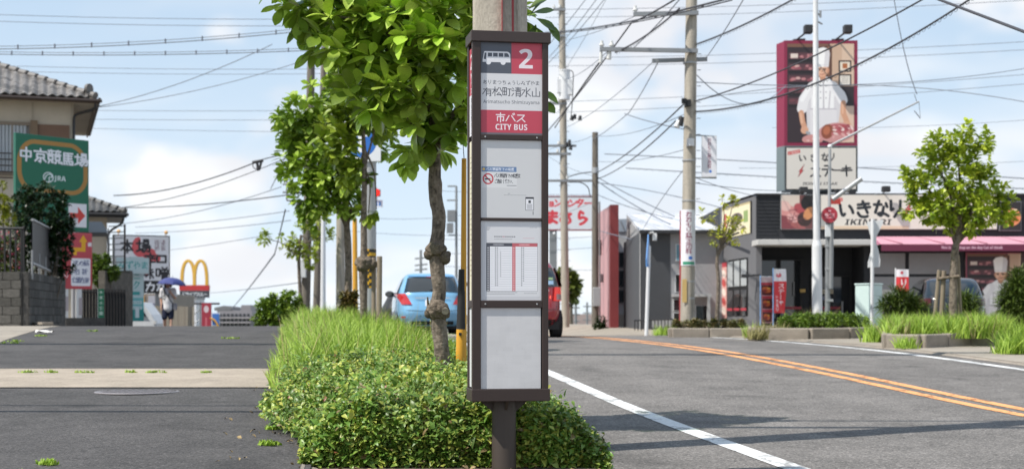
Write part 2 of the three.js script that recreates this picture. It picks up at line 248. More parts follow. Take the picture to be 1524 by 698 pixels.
const Xs = (Z) => { const q = clamp(Z, 8, 40), a = 2.205 - 0.0754 * q - 0.00181 * q * q; return Z < 8 ? a - 0.104 * (Z - 8) : Z > 40 ? a - 0.22 * (Z - 40) : a; };   // the white line on the near side
const edgeR = (Z) => Xw(Z) + 6.1;
const walkR = (Z) => Xs(Z) - 2.75 + 0.16 * (1 - smooth(8.2, 11, Z));       // where the pavement meets the planting strip
const stripR = (Z) => Xs(Z) - 0.98;      // where the planting strip meets the road
const walkL = (Z) => -2.63 - 0.222 * Z;
function steps(a, b, n) { return Array.from({ length: n + 1 }, (_, i) => lerp(a, b, i / n)); }
const ZS = [...steps(-8, 4, 6), ...steps(5, 34, 58), ...steps(35, 70, 35), ...steps(74, 130, 14)];
function sheet(xa, xb, yf, zs = ZS, nx = 4, lift = 0) {
  const pos = [], uv = [], idx = [];
  for (const z of zs) for (let i = 0; i <= nx; i++) { const x = lerp(xa(z), xb(z), i / nx); pos.push(x, yf(z, x) + lift, -z); uv.push(x, z); }
  for (let j = 0; j < zs.length - 1; j++) for (let i = 0; i < nx; i++) { const a = j * (nx + 1) + i, b = a + nx + 1; idx.push(a, a + 1, b, b, a + 1, b + 1); }
  const g = new THREE.BufferGeometry(); g.setAttribute('position', new THREE.Float32BufferAttribute(pos, 3)); g.setAttribute('uv', new THREE.Float32BufferAttribute(uv, 2)); g.setIndex(idx); g.computeVertexNormals(); return g;
}
{ // open ground to the horizon
  const zs = [...steps(-60, 0, 8), ...steps(6, 130, 24), 160, 200, 250, 320, 420, 600, 900, 1400, 2200, 4000], xs = [-2500, -900, -400, -200, -120, -70, -45, -30, -20, -12, -6, 0, 6, 12, 20, 30, 45, 70, 120, 200, 400, 900, 2500], pos = [], uv = [], idx = [];
  for (const z of zs) for (const x of xs) { pos.push(x, roadY(z) - 0.16, -z); uv.push(x / 4, z / 4); }
  for (let j = 0; j < zs.length - 1; j++) for (let i = 0; i < xs.length - 1; i++) { const a = j * xs.length + i, b = a + xs.length; idx.push(a, a + 1, b, b, a + 1, b + 1); }
  const g = new THREE.BufferGeometry(); g.setAttribute('position', new THREE.Float32BufferAttribute(pos, 3)); g.setAttribute('uv', new THREE.Float32BufferAttribute(uv, 2)); g.setIndex(idx); g.computeVertexNormals();
  struct('ground', g, M.field);
}
// wear: darker and paler patches, wheel tracks polished into the lanes, a dirty edge
function worn(g, f) { const p = g.attributes.position, c = []; for (let i = 0; i < p.count; i++) { const k = f(p.getX(i), -p.getZ(i)); c.push(k, k * 0.995, k * 0.985); } g.setAttribute('color', new THREE.Float32BufferAttribute(c, 3)); return g; }
const ZF = [...steps(-8, 6, 14), ...steps(6.15, 34, 186), ...steps(35, 70, 35), ...steps(74, 130, 14)];
struct('road', worn(sheet((z) => stripR(z) - 0.05, (z) => edgeR(z) + 0.02, roadY, ZF, 56), (x, z) => { const u = x - Xw(z); let k = 0.86 + 0.34 * fbm3(x * 0.9, 1, z * 0.35, 4); for (const t of [0.85, 2.35, 4.1, 5.3]) k += 0.09 * Math.exp(-Math.pow((u - t) / 0.22, 2)); k -= 0.22 * Math.exp(-Math.pow((u + 0.9) / 0.25, 2)) * (0.5 + noise3(x * 3, 2, z * 3)); const st = fbm3(x * 2.2 + 9, 4, z * 2.2, 3); if (st > 0.62) k -= (st - 0.62) * 1.6; return k; }), M.road);
struct('pavement', worn(sheet(walkL, (z) => walkR(z) + 0.02, walkY, ZF, 44), (x, z) => { let k = 0.82 + 0.4 * fbm3(x * 1.1 + 3, 6, z * 0.8, 4); const st = fbm3(x * 2.6 + 1, 8, z * 2.6, 3); if (st > 0.6) k -= (st - 0.6) * 1.8; if (z > 15.2 && z < 16.6) k -= 0.1; return k; }), M.walk);
struct('pavement_kerb_bed', sheet((z) => walkR(z) + 0.02, (z) => stripR(z) - 0.05, (z) => roadY(z) + 0.1, ZS, 2), M.soil);
struct('left_apron', sheet((z) => walkL(z) - 30, (z) => walkL(z), (z) => walkY(z) + 0.004, ZS, 6), M.apron);
struct('right_pavement', sheet((z) => edgeR(z) + 0.02, (z) => edgeR(z) + 45, lotY, ZS.filter((z) => z < 75), 30), M.apron);
struct('gutter', sheet((z) => edgeR(z) - 0.05, (z) => edgeR(z) + 0.05, (z, x) => (x < edgeR(z) ? roadY(z) + 0.004 : lotY(z, x) + 0.004), ZS.filter((z) => z < 75), 1), M.kerb);
struct('pavement_edging', sheet((z) => walkR(z) - 0.03, (z) => walkR(z) + 0.09, (z, x) => (x < walkR(z) ? walkY(z) + 0.005 : roadY(z) + 0.09), ZS, 1), M.kerb);
// pale concrete band across the pavement
struct('concrete_band', sheet((z) => walkL(z) - 0.6, (z) => walkR(z) - 0.04, walkY, steps(13.75, 16.05, 6), 3, 0.006), M.pale);
struct('pavement_joint', merge([[13.72, 13.75], [16.05, 16.085]].map(([a, b]) => sheet((z) => walkL(z) - 0.6, (z) => walkR(z), walkY, [a, (a + b) / 2, b], 3, 0.008))), withMap(col(0.05, 0.046, 0.042), T.block, 1));
// painted lines
const line = (off, w, za, zb, m, lift = 0.004) => struct('road_marking', sheet((z) => Xw(z) + off - w / 2, (z) => Xw(z) + off + w / 2, roadY, steps(za, zb, 60), 1, lift), m);
line(0, 0.16, -4, 62, M.white);
line(5.72, 0.15, 2, 62, M.white);
line(3.12, 0.13, 2, 62, M.orange); line(3.39, 0.13, 2, 62, M.orange);
// the kerb between strip and road, and the low one at the strip's near end
function kerbRow(name, label, pts, w, h, len, yf, m = M.kerb, group) {
  const k = thing(name, label, 'kerb', [0, 0, 0], 0, group), r = rng(pts.length * 77 + Math.round(len * 1000));
  for (let i = 0; i < pts.length - 1; i++) {
    const a = pts[i], b = pts[i + 1], L = a.distanceTo(b), n = Math.max(1, Math.round(L / len));
    for (let q = 0; q < n; q++) {
      const c = a.clone().lerp(b, (q + 0.5) / n), l = L / n - 0.012, o = part('kerb_stone', new RoundedBoxGeometry(l, h, w, 2, 0.018), m, k);
      o.position.set(c.x, yf(-c.z, c.x) + h / 2 - 0.06 + (r() - 0.5) * 0.012, c.z); o.rotation.y = Math.atan2(-(b.z - a.z), b.x - a.x);
    }
  }
  return k;
}
{
  const pts = steps(9.2, 40, 16).map((z) => V(stripR(z) + 0.02, 0, -z));
  kerbRow('kerb', 'grey concrete kerb stones along the road side of the planting strip', pts, 0.15, 0.2, 0.62, (z) => roadY(z));
  const p2 = steps(9.2, 40, 16).map((z) => V(walkR(z) + 0.02, 0, -z));
  kerbRow('kerb', 'low kerb stones along the pavement side of the planting strip under the foliage', p2, 0.1, 0.17, 0.62, (z) => walkY(z) - 0.06);
  kerbRow('kerb', 'brown stained kerb stones across the near end of the hedge at the sign post', [V(walkR(7.95), 0, -7.86), V(stripR(7.95), 0, -7.86)], 0.1, 0.2, 0.6, (z) => roadY(z) - 0.048, withMap(col(0.10, 0.075, 0.055), T.concrete, 0.95, 0.004));
}
{ // manhole cover let into the pavement
  const c = P(203, 587, 13.35), t = thing('manhole_cover', 'round iron manhole cover let into the pavement before the pale concrete band', 'manhole cover', [c.x, walkY(13.35) - 0.006, c.z]), m = std({ color: col(0.24, 0.225, 0.235), roughness: 0.6, metalness: 0.2, map: T.soft });
  part('rim', new THREE.TorusGeometry(0.36, 0.018, 8, 40).rotateX(Math.PI / 2).scale(1, 0.5, 1).translate(0, 0.003, 0), m, t);
  part('lid', cyl(0.345, 0.345, 0.012, 0, -0.004, 0, 40), m, t);
  const studs = []; for (let i = -5; i <= 5; i++) for (let j = -5; j <= 5; j++) if (i * i + j * j < 28) studs.push(bx(0.034, 0.008, 0.034, i * 0.06, 0.011, j * 0.06));
  part('stud_pattern', studs, m, t);
}
// ---------------------------------------------------------------- the bus stop sign
{
  const Z = 7.98, base = P(750, 692, Z), t = thing('bus_stop_sign', 'tall brown bus stop column with a red number 2 panel standing before the hedge', 'bus stop sign', [base.x, roadY(Z) + 0.1, -Z], 0.17);
  const y0 = 0.372, y1 = 2.33, hw = 0.2065, d = 0.2, zf = d / 2 + 0.02, off = 0.018;       // box over the post
  const yOf = (py) => 0.372 + (588 - py) / (588 - 50) * (y1 - y0), xOf = (px) => (px - 698) / 113 * hw * 2 - hw + off;
  const fr = M.brown;
  const beam = (x0, x1, ya, yb, za, zb) => boxAt(x0, x1, ya, yb, za, zb, 0.004);
  const L = -hw + off, R = hw + off, zb = zf - d;
  part('post', [cyl(0.066, 0.064, y0 + 0.06, 0, -0.05, 0, 28)], M.brown2, t);
  const gussets = [extrude([[-0.062, y0 + 0.002], [-0.135, y0 + 0.002], [-0.062, y0 - 0.062]], 0.012, 0.001).translate(0, 0, -0.006), extrude([[0.062, y0 + 0.002], [0.135, y0 + 0.002], [0.062, y0 - 0.062]], 0.012, 0.001).translate(0, 0, -0.006), extrude([[-0.062, y0 + 0.002], [-0.12, y0 + 0.002], [-0.062, y0 - 0.05]], 0.012, 0.001).translate(0, 0, -0.006).rotateY(Math.PI / 2)]; for (const g of gussets) part('gusset', g, M.brown2, t);
  part('inner_case', boxAt(L + 0.03, R - 0.03, y0 + 0.01, y1 - 0.02, zb + 0.016, zf - 0.022), M.dark, t);
  for (const [a, b] of [[L, xOf(710.5)], [xOf(801), R - 0.004]]) { part('frame_post', beam(a, b, y0 + 0.05, y1 - 0.055, zf - 0.04, zf), fr, t); part('frame_post', beam(a, b, y0 + 0.05, y1 - 0.055, zb, zb + 0.04), fr, t); }
  part('base_rail', [beam(L - 0.004, R + 0.004, y0, yOf(570), zb - 0.004, zf + 0.004)], fr, t);
  part('cap', [beam(L - 0.008, R + 0.008, yOf(66), y1, zb - 0.008, zf + 0.008)], std({ color: col(0.048, 0.032, 0.028), roughness: 0.42, map: T.soft }), t);
  part('rail', [beam(xOf(710.5), xOf(801), yOf(208), yOf(200), zf - 0.034, zf - 0.001)], fr, t);
  part('rail', [beam(xOf(710.5), xOf(801), yOf(325.5), yOf(321), zf - 0.034, zf - 0.004)], fr, t);
  part('rail', [beam(xOf(710.5), xOf(801), yOf(452), yOf(441), zf - 0.034, zf - 0.001)], fr, t);
  const screws = []; for (const py of [204, 446.5]) for (const px of [717, 793]) screws.push(new THREE.SphereGeometry(0.0045, 10, 6).scale(1, 1, 0.5).translate(xOf(px), yOf(py), zf - 0.0005));
  for (const g of screws) part('screw', g, M.galv, t);
  // side rails of the left face
  part('side_rail', [beam(L, L + 0.03, yOf(452), yOf(441), zb + 0.04, zf - 0.04)], fr, t);
  // printed panels. Header: bus picture, number, stop name, operator
  const panel = (name, py0, py1, px0, px1, m, label) => { const x0 = xOf(px0), x1 = xOf(px1), a = yOf(py1), b = yOf(py0); const p = part(name, [printed(x1 - x0, b - a, (x0 + x1) / 2, (a + b) / 2, zf - 0.012)], m, t, label); part('backing', boxAt(x0 + 0.001, x1 - 0.001, a + 0.001, b - 0.001, zf - 0.02, zf - 0.0145), M.insul, p); return p; };
  const W = 616, H = 940, red = '#c44a5c', white = '#dedddf', ink = '#454852';
  panel('header_panel', 66, 200, 710.5, 801, print(W, H, (c) => {
    fill(c, white, 0, 0, W, H); fill(c, '#565b66', 0, 0, 310, 316); fill(c, red, 308, 0, 308, 316); fill(c, red, 0, 690, W, 230); fill(c, '#6d6a72', 0, 920, W, 20);
    // the bus: body, windows, wheels
    c.fillStyle = '#e6e6ea'; c.beginPath(); c.moveTo(34, 98); c.quadraticCurveTo(38, 92, 48, 92); c.lineTo(262, 92); c.quadraticCurveTo(290, 96, 296, 120); c.lineTo(298, 202); c.lineTo(18, 202); c.lineTo(20, 178); c.closePath(); c.fill();
    c.beginPath(); c.arc(78, 202, 26, 0, 7); c.fill(); c.beginPath(); c.arc(224, 202, 26, 0, 7); c.fill();
    c.fillStyle = '#565b66'; c.beginPath(); c.moveTo(40, 108); c.lineTo(58, 108); c.lineTo(54, 176); c.lineTo(30, 172); c.closePath(); c.fill();
    for (const [x, w] of [[72, 42], [124, 46], [180, 46]]) c.fillRect(x, 108, w, 38); c.beginPath(); c.moveTo(236, 108); c.lineTo(262, 108); c.quadraticCurveTo(282, 116, 286, 146); c.lineTo(236, 146); c.fill();
    latin(c, '2', 372, 258, 276, '#f0e6ea', 'bold', 160);
    write(c, 'ありまつちょうしみずやま', 20, 382, 47, 47.8, ink, 0.085);
    write(c, '有松町清水山', 18, 452, 98, 97, ink, 0.078);
    latin(c, 'Arimatsucho Shimizuyama', 26, 622, 48, ink, 'normal', 566);
    write(c, '市バス', 146, 716, 98, 104, '#f0e6ea', 0.11);
    latin(c, 'CITY BUS', 144, 890, 82, '#f0e6ea', 'bold', 326);
  }, 0.4));
  panel('notice_panel', 208, 321, 710.5, 800, print(560, 700, (c) => {
    fill(c, '#d3d3d4', 0, 0, 560, 700); fill(c, '#dededf', 8, 240, 325, 190); fill(c, '#6c87ad', 8, 240, 322, 46); c.fillStyle = '#e9c26a'; c.beginPath(); c.arc(28, 263, 12, 0, 7); c.fill();
    write(c, 'バス停留所での喫煙', 48, 249, 26, 29, '#f4f4f8', 0.11);
    c.strokeStyle = '#c23b46'; c.lineWidth = 12; c.beginPath(); c.arc(68, 350, 44, 0, 7); c.stroke(); c.beginPath(); c.moveTo(37, 319); c.lineTo(99, 381); c.stroke(); fill(c, '#3a3a40', 38, 346, 46, 12); fill(c, '#b9babf', 84, 346, 14, 12);
    write(c, 'バス停留所での喫煙は', 126, 300, 38, 24, '#33353c', 0.1, 0.62); write(c, 'ご遠慮ください。', 126, 352, 38, 23, '#33353c', 0.1, 0.6); fill(c, '#6b6d74', 240, 406, 90, 5);
    write(c, 'ー', 250, 470, 20, 20, '#84868c', 0.2); for (let i = 0; i < 16; i++) fill(c, '#84868c', 214 + i * 13, 492, 8, 4);
    fill(c, '#ececf0', 414, 512, 74, 116); c.strokeStyle = '#33353c'; c.lineWidth = 4; c.strokeRect(414, 512, 74, 116); fill(c, '#33353c', 414, 512, 74, 14); fill(c, '#33353c', 440, 540, 22, 24); for (let i = 0; i < 6; i++) fill(c, '#6b6d74', 426, 574 + i * 8, 50, 3); fill(c, '#33353c', 480, 640, 6, 30);
  }, 0.35));
  panel('timetable_panel', 325.5, 441, 710.5, 800, print(560, 740, (c) => {
    fill(c, '#cfcfd2', 0, 0, 560, 740); fill(c, '#dadadd', 40, 8, 508, 700); c.strokeStyle = '#c2c3ca'; c.lineWidth = 3; c.strokeRect(40, 8, 508, 700);
    for (let i = 0; i < 3; i++) fill(c, '#77797f', 54, 60 + i * 11, 36 - i * 6, 4); fill(c, '#77797f', 450, 58, 38, 3); fill(c, '#77797f', 494, 58, 26, 3);
    for (let i = 0; i < 10; i++) fill(c, i === 4 ? '#b96a70' : '#4a4c54', 124 + i * 20, 142, 13, 9); for (let i = 0; i < 14; i++) fill(c, '#77797f', 124 + i * 12, 168, 9, 4); for (let i = 0; i < 9; i++) fill(c, '#d4808a', 390 + i * 12, 158, 8, 3);
    fill(c, '#50525b', 52, 206, 238, 32); fill(c, '#c4646c', 290, 206, 234, 32); fill(c, '#eeeef2', 52, 238, 472, 416); fill(c, '#50525b', 52, 238, 32, 416); fill(c, '#cc6a72', 290, 238, 30, 416);
    for (let i = 0; i < 8; i++) { fill(c, '#c9cad0', 118 + i * 12, 216, 8, 10); fill(c, '#f0c9cc', 356 + i * 12, 216, 8, 10); }
    for (let i = 0; i < 19; i++) { const y = 240 + i * 21.8; fill(c, '#9a9ca3', 84, y + 20, 206, 2); fill(c, '#9a9ca3', 320, y + 20, 204, 2); fill(c, '#e0e0e4', 62, y + 6, 12, 10); fill(c, '#f3d6d8', 299, y + 6, 12, 10); if (i < 17) { fill(c, '#6b6d74', 132, y + 6, 10, 9); fill(c, '#6b6d74', 150, y + 7, 9, 8); if (i > 1 && i < 13) fill(c, '#84868c', 178, y + 7, 9, 8); fill(c, '#6b6d74', 372, y + 6, 10, 9); if (i < 15) fill(c, '#6b6d74', 390, y + 7, 9, 8); } }
    c.strokeStyle = '#50525b'; c.lineWidth = 2; c.strokeRect(52, 206, 472, 448);
    for (let i = 0; i < 22; i++) fill(c, '#77797f', 54 + i * 13, 664, 9, 5); for (let i = 0; i < 26; i++) fill(c, '#77797f', 54 + i * 10, 680, 7, 4); for (let i = 0; i < 10; i++) fill(c, '#77797f', 400 + i * 12, 672, 8, 4);
  }, 0.35));
  panel('blank_panel', 452, 569.5, 709.5, 799, print(256, 340, (c) => { fill(c, '#cfcecf', 0, 0, 256, 340); const r = rng(5); for (let i = 0; i < 90; i++) { c.globalAlpha = 0.03; fill(c, r() > 0.5 ? '#ffffff' : '#8a8a86', r() * 250, r() * 330, 20 + r() * 60, 10 + r() * 40); } c.globalAlpha = 0.35; for (let i = 0; i < 14; i++) fill(c, '#77766f', r() * 250, r() * 330, 2, 2); c.globalAlpha = 1; }, 0.35));
  // the narrow left face: red over white above, a yellowed poster, a white one
  const sideP = (py0, py1, m) => part('side_panel', [new THREE.PlaneGeometry(d - 0.08, yOf(py0) - yOf(py1)).rotateY(-Math.PI / 2).translate(L + 0.008, (yOf(py0) + yOf(py1)) / 2, (zf + zb) / 2)], m, t);
  sideP(72, 200, print(160, 620, (c) => { fill(c, '#d8d7dc', 0, 0, 160, 620); fill(c, '#b23a4b', 0, 0, 160, 330); latin(c, '2', 40, 150, 150, '#f0e6ea'); writeDown(c, '市バス', 48, 170, 50, 52, '#f0e6ea', 0.12); writeDown(c, '有松町清水山', 60, 345, 42, 44, '#454852', 0.1); }));
  sideP(208, 441, print(160, 620, (c) => { fill(c, '#d6cfb6', 0, 0, 160, 620); for (let i = 0; i < 24; i++) fill(c, '#a9a086', 20, 60 + i * 20, 60 + (i * 37) % 60, 5); }));
  sideP(452, 568, paint(0.62, 0.63, 0.62));
}
// the concrete utility pole right behind the sign, with its red plate, clamp and conduit
{
  const Z = 9.6, x = (744 - 762) / F * Z, t = thing('utility_pole', 'thick concrete utility pole rising right behind the bus stop sign', 'utility pole', [x, roadY(Z) + 0.08, -Z]), r = 0.178;
  part('shaft', cyl(0.185, 0.155, 9.5, 0, -0.1, 0, 36), M.polec, t);
  part('red_plate', [boxAt(0.012, 0.018, 2.2, 4.2, r - 0.01, r + 0.05), boxAt(0.018, 0.09, 2.3, 4.2, r - 0.03, r - 0.02)], paint(0.36, 0.045, 0.05), t);
  const cl = part('clamp', [boxAt(0.02, 0.1, 2.452, 2.462, r - 0.04, r + 0.04, 0.002), bar(V(0.075, 2.46, r + 0.02), V(0.12, 2.4, r + 0.02), 0.006), boxAt(0.115, 0.145, 2.385, 2.41, r - 0.03, r + 0.03, 0.003)], M.steel, t);
  part('bolt', bar(V(0.13, 2.38, r + 0.01), V(0.13, 2.52, r + 0.01), 0.004), M.steel, cl);
  part('conduit', cyl(0.016, 0.016, 3.5, 0.118, 2.38, r - 0.05, 14), M.polec, t);
  const band = []; for (let k = 0; k < 3; k++) band.push(cyl(0.187 - k * 0.003, 0.186 - k * 0.003, 0.03, 0, 2.3 + k * 0.9, 0, 30)); for (const g of band) part('steel_band', g, M.steel, t);
}
{ // guard tube over the stay wire, yellow with a black band, and a slim white pole beside it
  const Z = 11.35, a = P(689, 700, Z), b = P(690.5, 236, Z), t = thing('wire_guard', 'yellow stay wire guard tube with a black band, left of the bus stop sign', 'wire guard', [0, 0, 0]);
  a.y = roadY(Z) + 0.05; part('tube', bar(a, b, 0.028, 0.019, 14), M.yellow, t);
  const s = P(682.8, 690, Z), e = P(688, 392, Z); part('yellow_sleeve', bar(s.clone().lerp(e, 0.0), s.clone().lerp(e, 0.67), 0.04, 0.038, 14), M.yellow, t, 'broad yellow lower sleeve'); part('black_band', bar(s.clone().lerp(e, 0.67), s.clone().lerp(e, 0.97), 0.038, 0.028, 14), M.black, t);
  part('stay_wire', bar(b, b.clone().add(V(-0.25, 3.5, -0.3)), 0.003), M.wire, t);
  part('band_clip', bx(0.02, 0.02, 0.05, P(685, 497, Z).x, P(685, 497, Z).y, -Z + 0.03), M.black, t);
}
// ---------------------------------------------------------------- leaves
// an oval leaf lying along +y from its stalk, folded a little along the midrib and curled at the tip; normal about +z
function leafGeo(len, wid, fold = 0.25, curl = 0.3, tip = 0.62, n = 5) {
  const pos = [], idx = [], uv = [];
  for (let i = 0; i <= n; i++) {
    const t = i / n, w = wid / 2 * Math.pow(Math.sin(Math.PI * Math.pow(t * 0.97 + 0.015, tip)), 0.8), y = t * len, z = -curl * len * t * t;
    for (const s of [-1, 0, 1]) { pos.push(s * w, y, z + Math.abs(s) * w * fold); uv.push(0.5 + s * 0.5, t); }
  }
  for (let i = 0; i < n; i++) for (let k = 0; k < 2; k++) { const a = i * 3 + k; idx.push(a, a + 1, a + 3, a + 3, a + 1, a + 4); }
  const g = new THREE.BufferGeometry(); g.setAttribute('position', new THREE.Float32BufferAttribute(pos, 3)); g.setAttribute('uv', new THREE.Float32BufferAttribute(uv, 2)); g.setIndex(idx); g.computeVertexNormals(); return g;
}
const veins = canvasTex(64, 128, (c) => { fill(c, '#f2f2f2', 0, 0, 64, 128); const r = rng(3); for (let i = 0; i < 60; i++) { c.globalAlpha = 0.10; fill(c, r() > 0.5 ? '#ffffff' : '#8a8a8a', r() * 60, r() * 124, 4 + r() * 10, 4 + r() * 12); } c.globalAlpha = 0.5; c.strokeStyle = '#ffffff'; c.lineWidth = 3.5; c.beginPath(); c.moveTo(32, 0); c.lineTo(32, 128); c.stroke(); c.lineWidth = 1.6; c.strokeStyle = '#b4b4b4'; for (let i = 0; i < 9; i++) for (const s of [-1, 1]) { c.beginPath(); c.moveTo(32, 122 - i * 13); c.quadraticCurveTo(32 + s * 16, 116 - i * 13, 32 + s * 30, 100 - i * 13); c.stroke(); } c.globalAlpha = 1; });
const leafMat = (r, g, b, tr = 0.42, rough = 0.55) => phys({ color: col(r, g, b), roughness: rough, transmission: tr, thickness: 0, specularIntensity: 0.6, map: veins });
const foliage = leafMat(1, 1, 1, 0.36, 0.4);
const _q = new THREE.Quaternion(), _m = new THREE.Matrix4(), _c = new THREE.Color();
function orient(dir, up, roll) { // leaf +y along dir, +z as near to up as it can be, rolled
  const y = dir.clone().normalize(), x = V(0, 0, 0).crossVectors(y, up); if (x.lengthSq() < 1e-4) x.set(1, 0, 0); x.normalize(); const z = V(0, 0, 0).crossVectors(x, y);
  const q = new THREE.Quaternion().setFromRotationMatrix(new THREE.Matrix4().makeBasis(x, y, z)); if (roll) q.multiply(_q.setFromAxisAngle(V(0, 1, 0), roll)); return q;
}
function instanced(name, geo, m, list, parent) { // list of { p, q, s, c }
  const o = new THREE.InstancedMesh(geo, m, list.length); o.name = name; o.castShadow = o.receiveShadow = true;
  list.forEach((e, i) => { o.setMatrixAt(i, _m.compose(e.p, e.q, typeof e.s === 'number' ? V(e.s, e.s, e.s) : e.s)); o.setColorAt(i, e.c); });
  o.userData.kind = 'stuff'; parent.add(o); return o;
}
const greens = (dark, light) => (r) => { const t = r(); return _c.clone().setRGB(lerp(dark[0], light[0], t), lerp(dark[1], light[1], t), lerp(dark[2], light[2], t)); };
// clumps: shoots with a whorl of leaves, spread through blobs (centre, radii); origin is the tree's base
function whorls(r, blobs, count, opt) {
  const out = [], tot = blobs.reduce((s, b) => s + b.w, 0), O = { leaves: 8, shell: 0.5, spread: 0.05, droop: 0.25, size: [0.8, 1.2], ...opt };
  for (let k = 0; k < count; k++) {
    let u = r() * tot, b = blobs[0]; for (const q of blobs) { u -= q.w; if (u <= 0) { b = q; break; } }
    const d = V(r() * 2 - 1, r() * 2 - 1, r() * 2 - 1); if (d.lengthSq() > 1) { k--; continue; } d.normalize();
    const rad = Math.pow(lerp(O.shell, 1, r()), 0.7), c = b.c.clone().add(V(d.x * b.r.x, d.y * b.r.y, d.z * b.r.z).multiplyScalar(rad));
    if (O.keep && !O.keep(c, r)) continue;
    const axis = d.clone().multiplyScalar(0.75).add(V((r() - 0.5) * 0.8, 0.35 + (r() - 0.5) * 0.5, (r() - 0.5) * 0.8)).normalize();
    const tone = O.color(r), ph = r() * 6.28, n = Math.round(O.leaves * (0.7 + 0.6 * r())), side = V(0, 1, 0).cross(axis).normalize(), other = axis.clone().cross(side);
    for (let i = 0; i < n; i++) {
      const a = ph + i * 2.4, open = lerp(0.35, 1.25, Math.pow(1 - i / n, 0.8)) + (r() - 0.5) * 0.35, rd = side.clone().multiplyScalar(Math.cos(a)).addScaledVector(other, Math.sin(a));
      const dir = axis.clone().multiplyScalar(Math.cos(open)).addScaledVector(rd, Math.sin(open)).add(V(0, -O.droop * r(), 0));
      const p = c.clone().addScaledVector(axis, -O.spread * (1 - i / n)).addScaledVector(rd, 0.008);
      const cc = tone.clone().multiplyScalar(0.8 + 0.4 * r());
      out.push({ p, q: orient(dir, V((r() - 0.5) * 0.7, 1, (r() - 0.5) * 0.7), (r() - 0.5) * 0.9), s: lerp(O.size[0], O.size[1], r()), c: cc });
    }
  }
  return out;
}
function blobAt(px, py, Z, rpx, base, dz = 0, flat = 1, zr = 1) { const p = P(px, py, Z + dz).sub(base), R = S(rpx, Z); return { c: p, r: V(R, R * flat, R * zr), w: rpx * rpx }; }
const bigLeaf = [leafGeo(0.16, 0.092, 0.16, 0.18, 1.35, 6), leafGeo(0.16, 0.084, 0.3, 0.3, 1.3, 6), leafGeo(0.155, 0.098, 0.08, 0.08, 1.45, 6)];
const magnoliaTone = greens([0.15, 0.27, 0.02], [0.52, 0.70, 0.09]);
const limbTo = (from, to, bow, r0, r1, seed) => { const m = from.clone().lerp(to, 0.5).add(V(bow, 0.12, bow * 0.6)); return limb([from, m, to], [r0, (r0 + r1) / 2, r1], 7, 0.2, seed); };

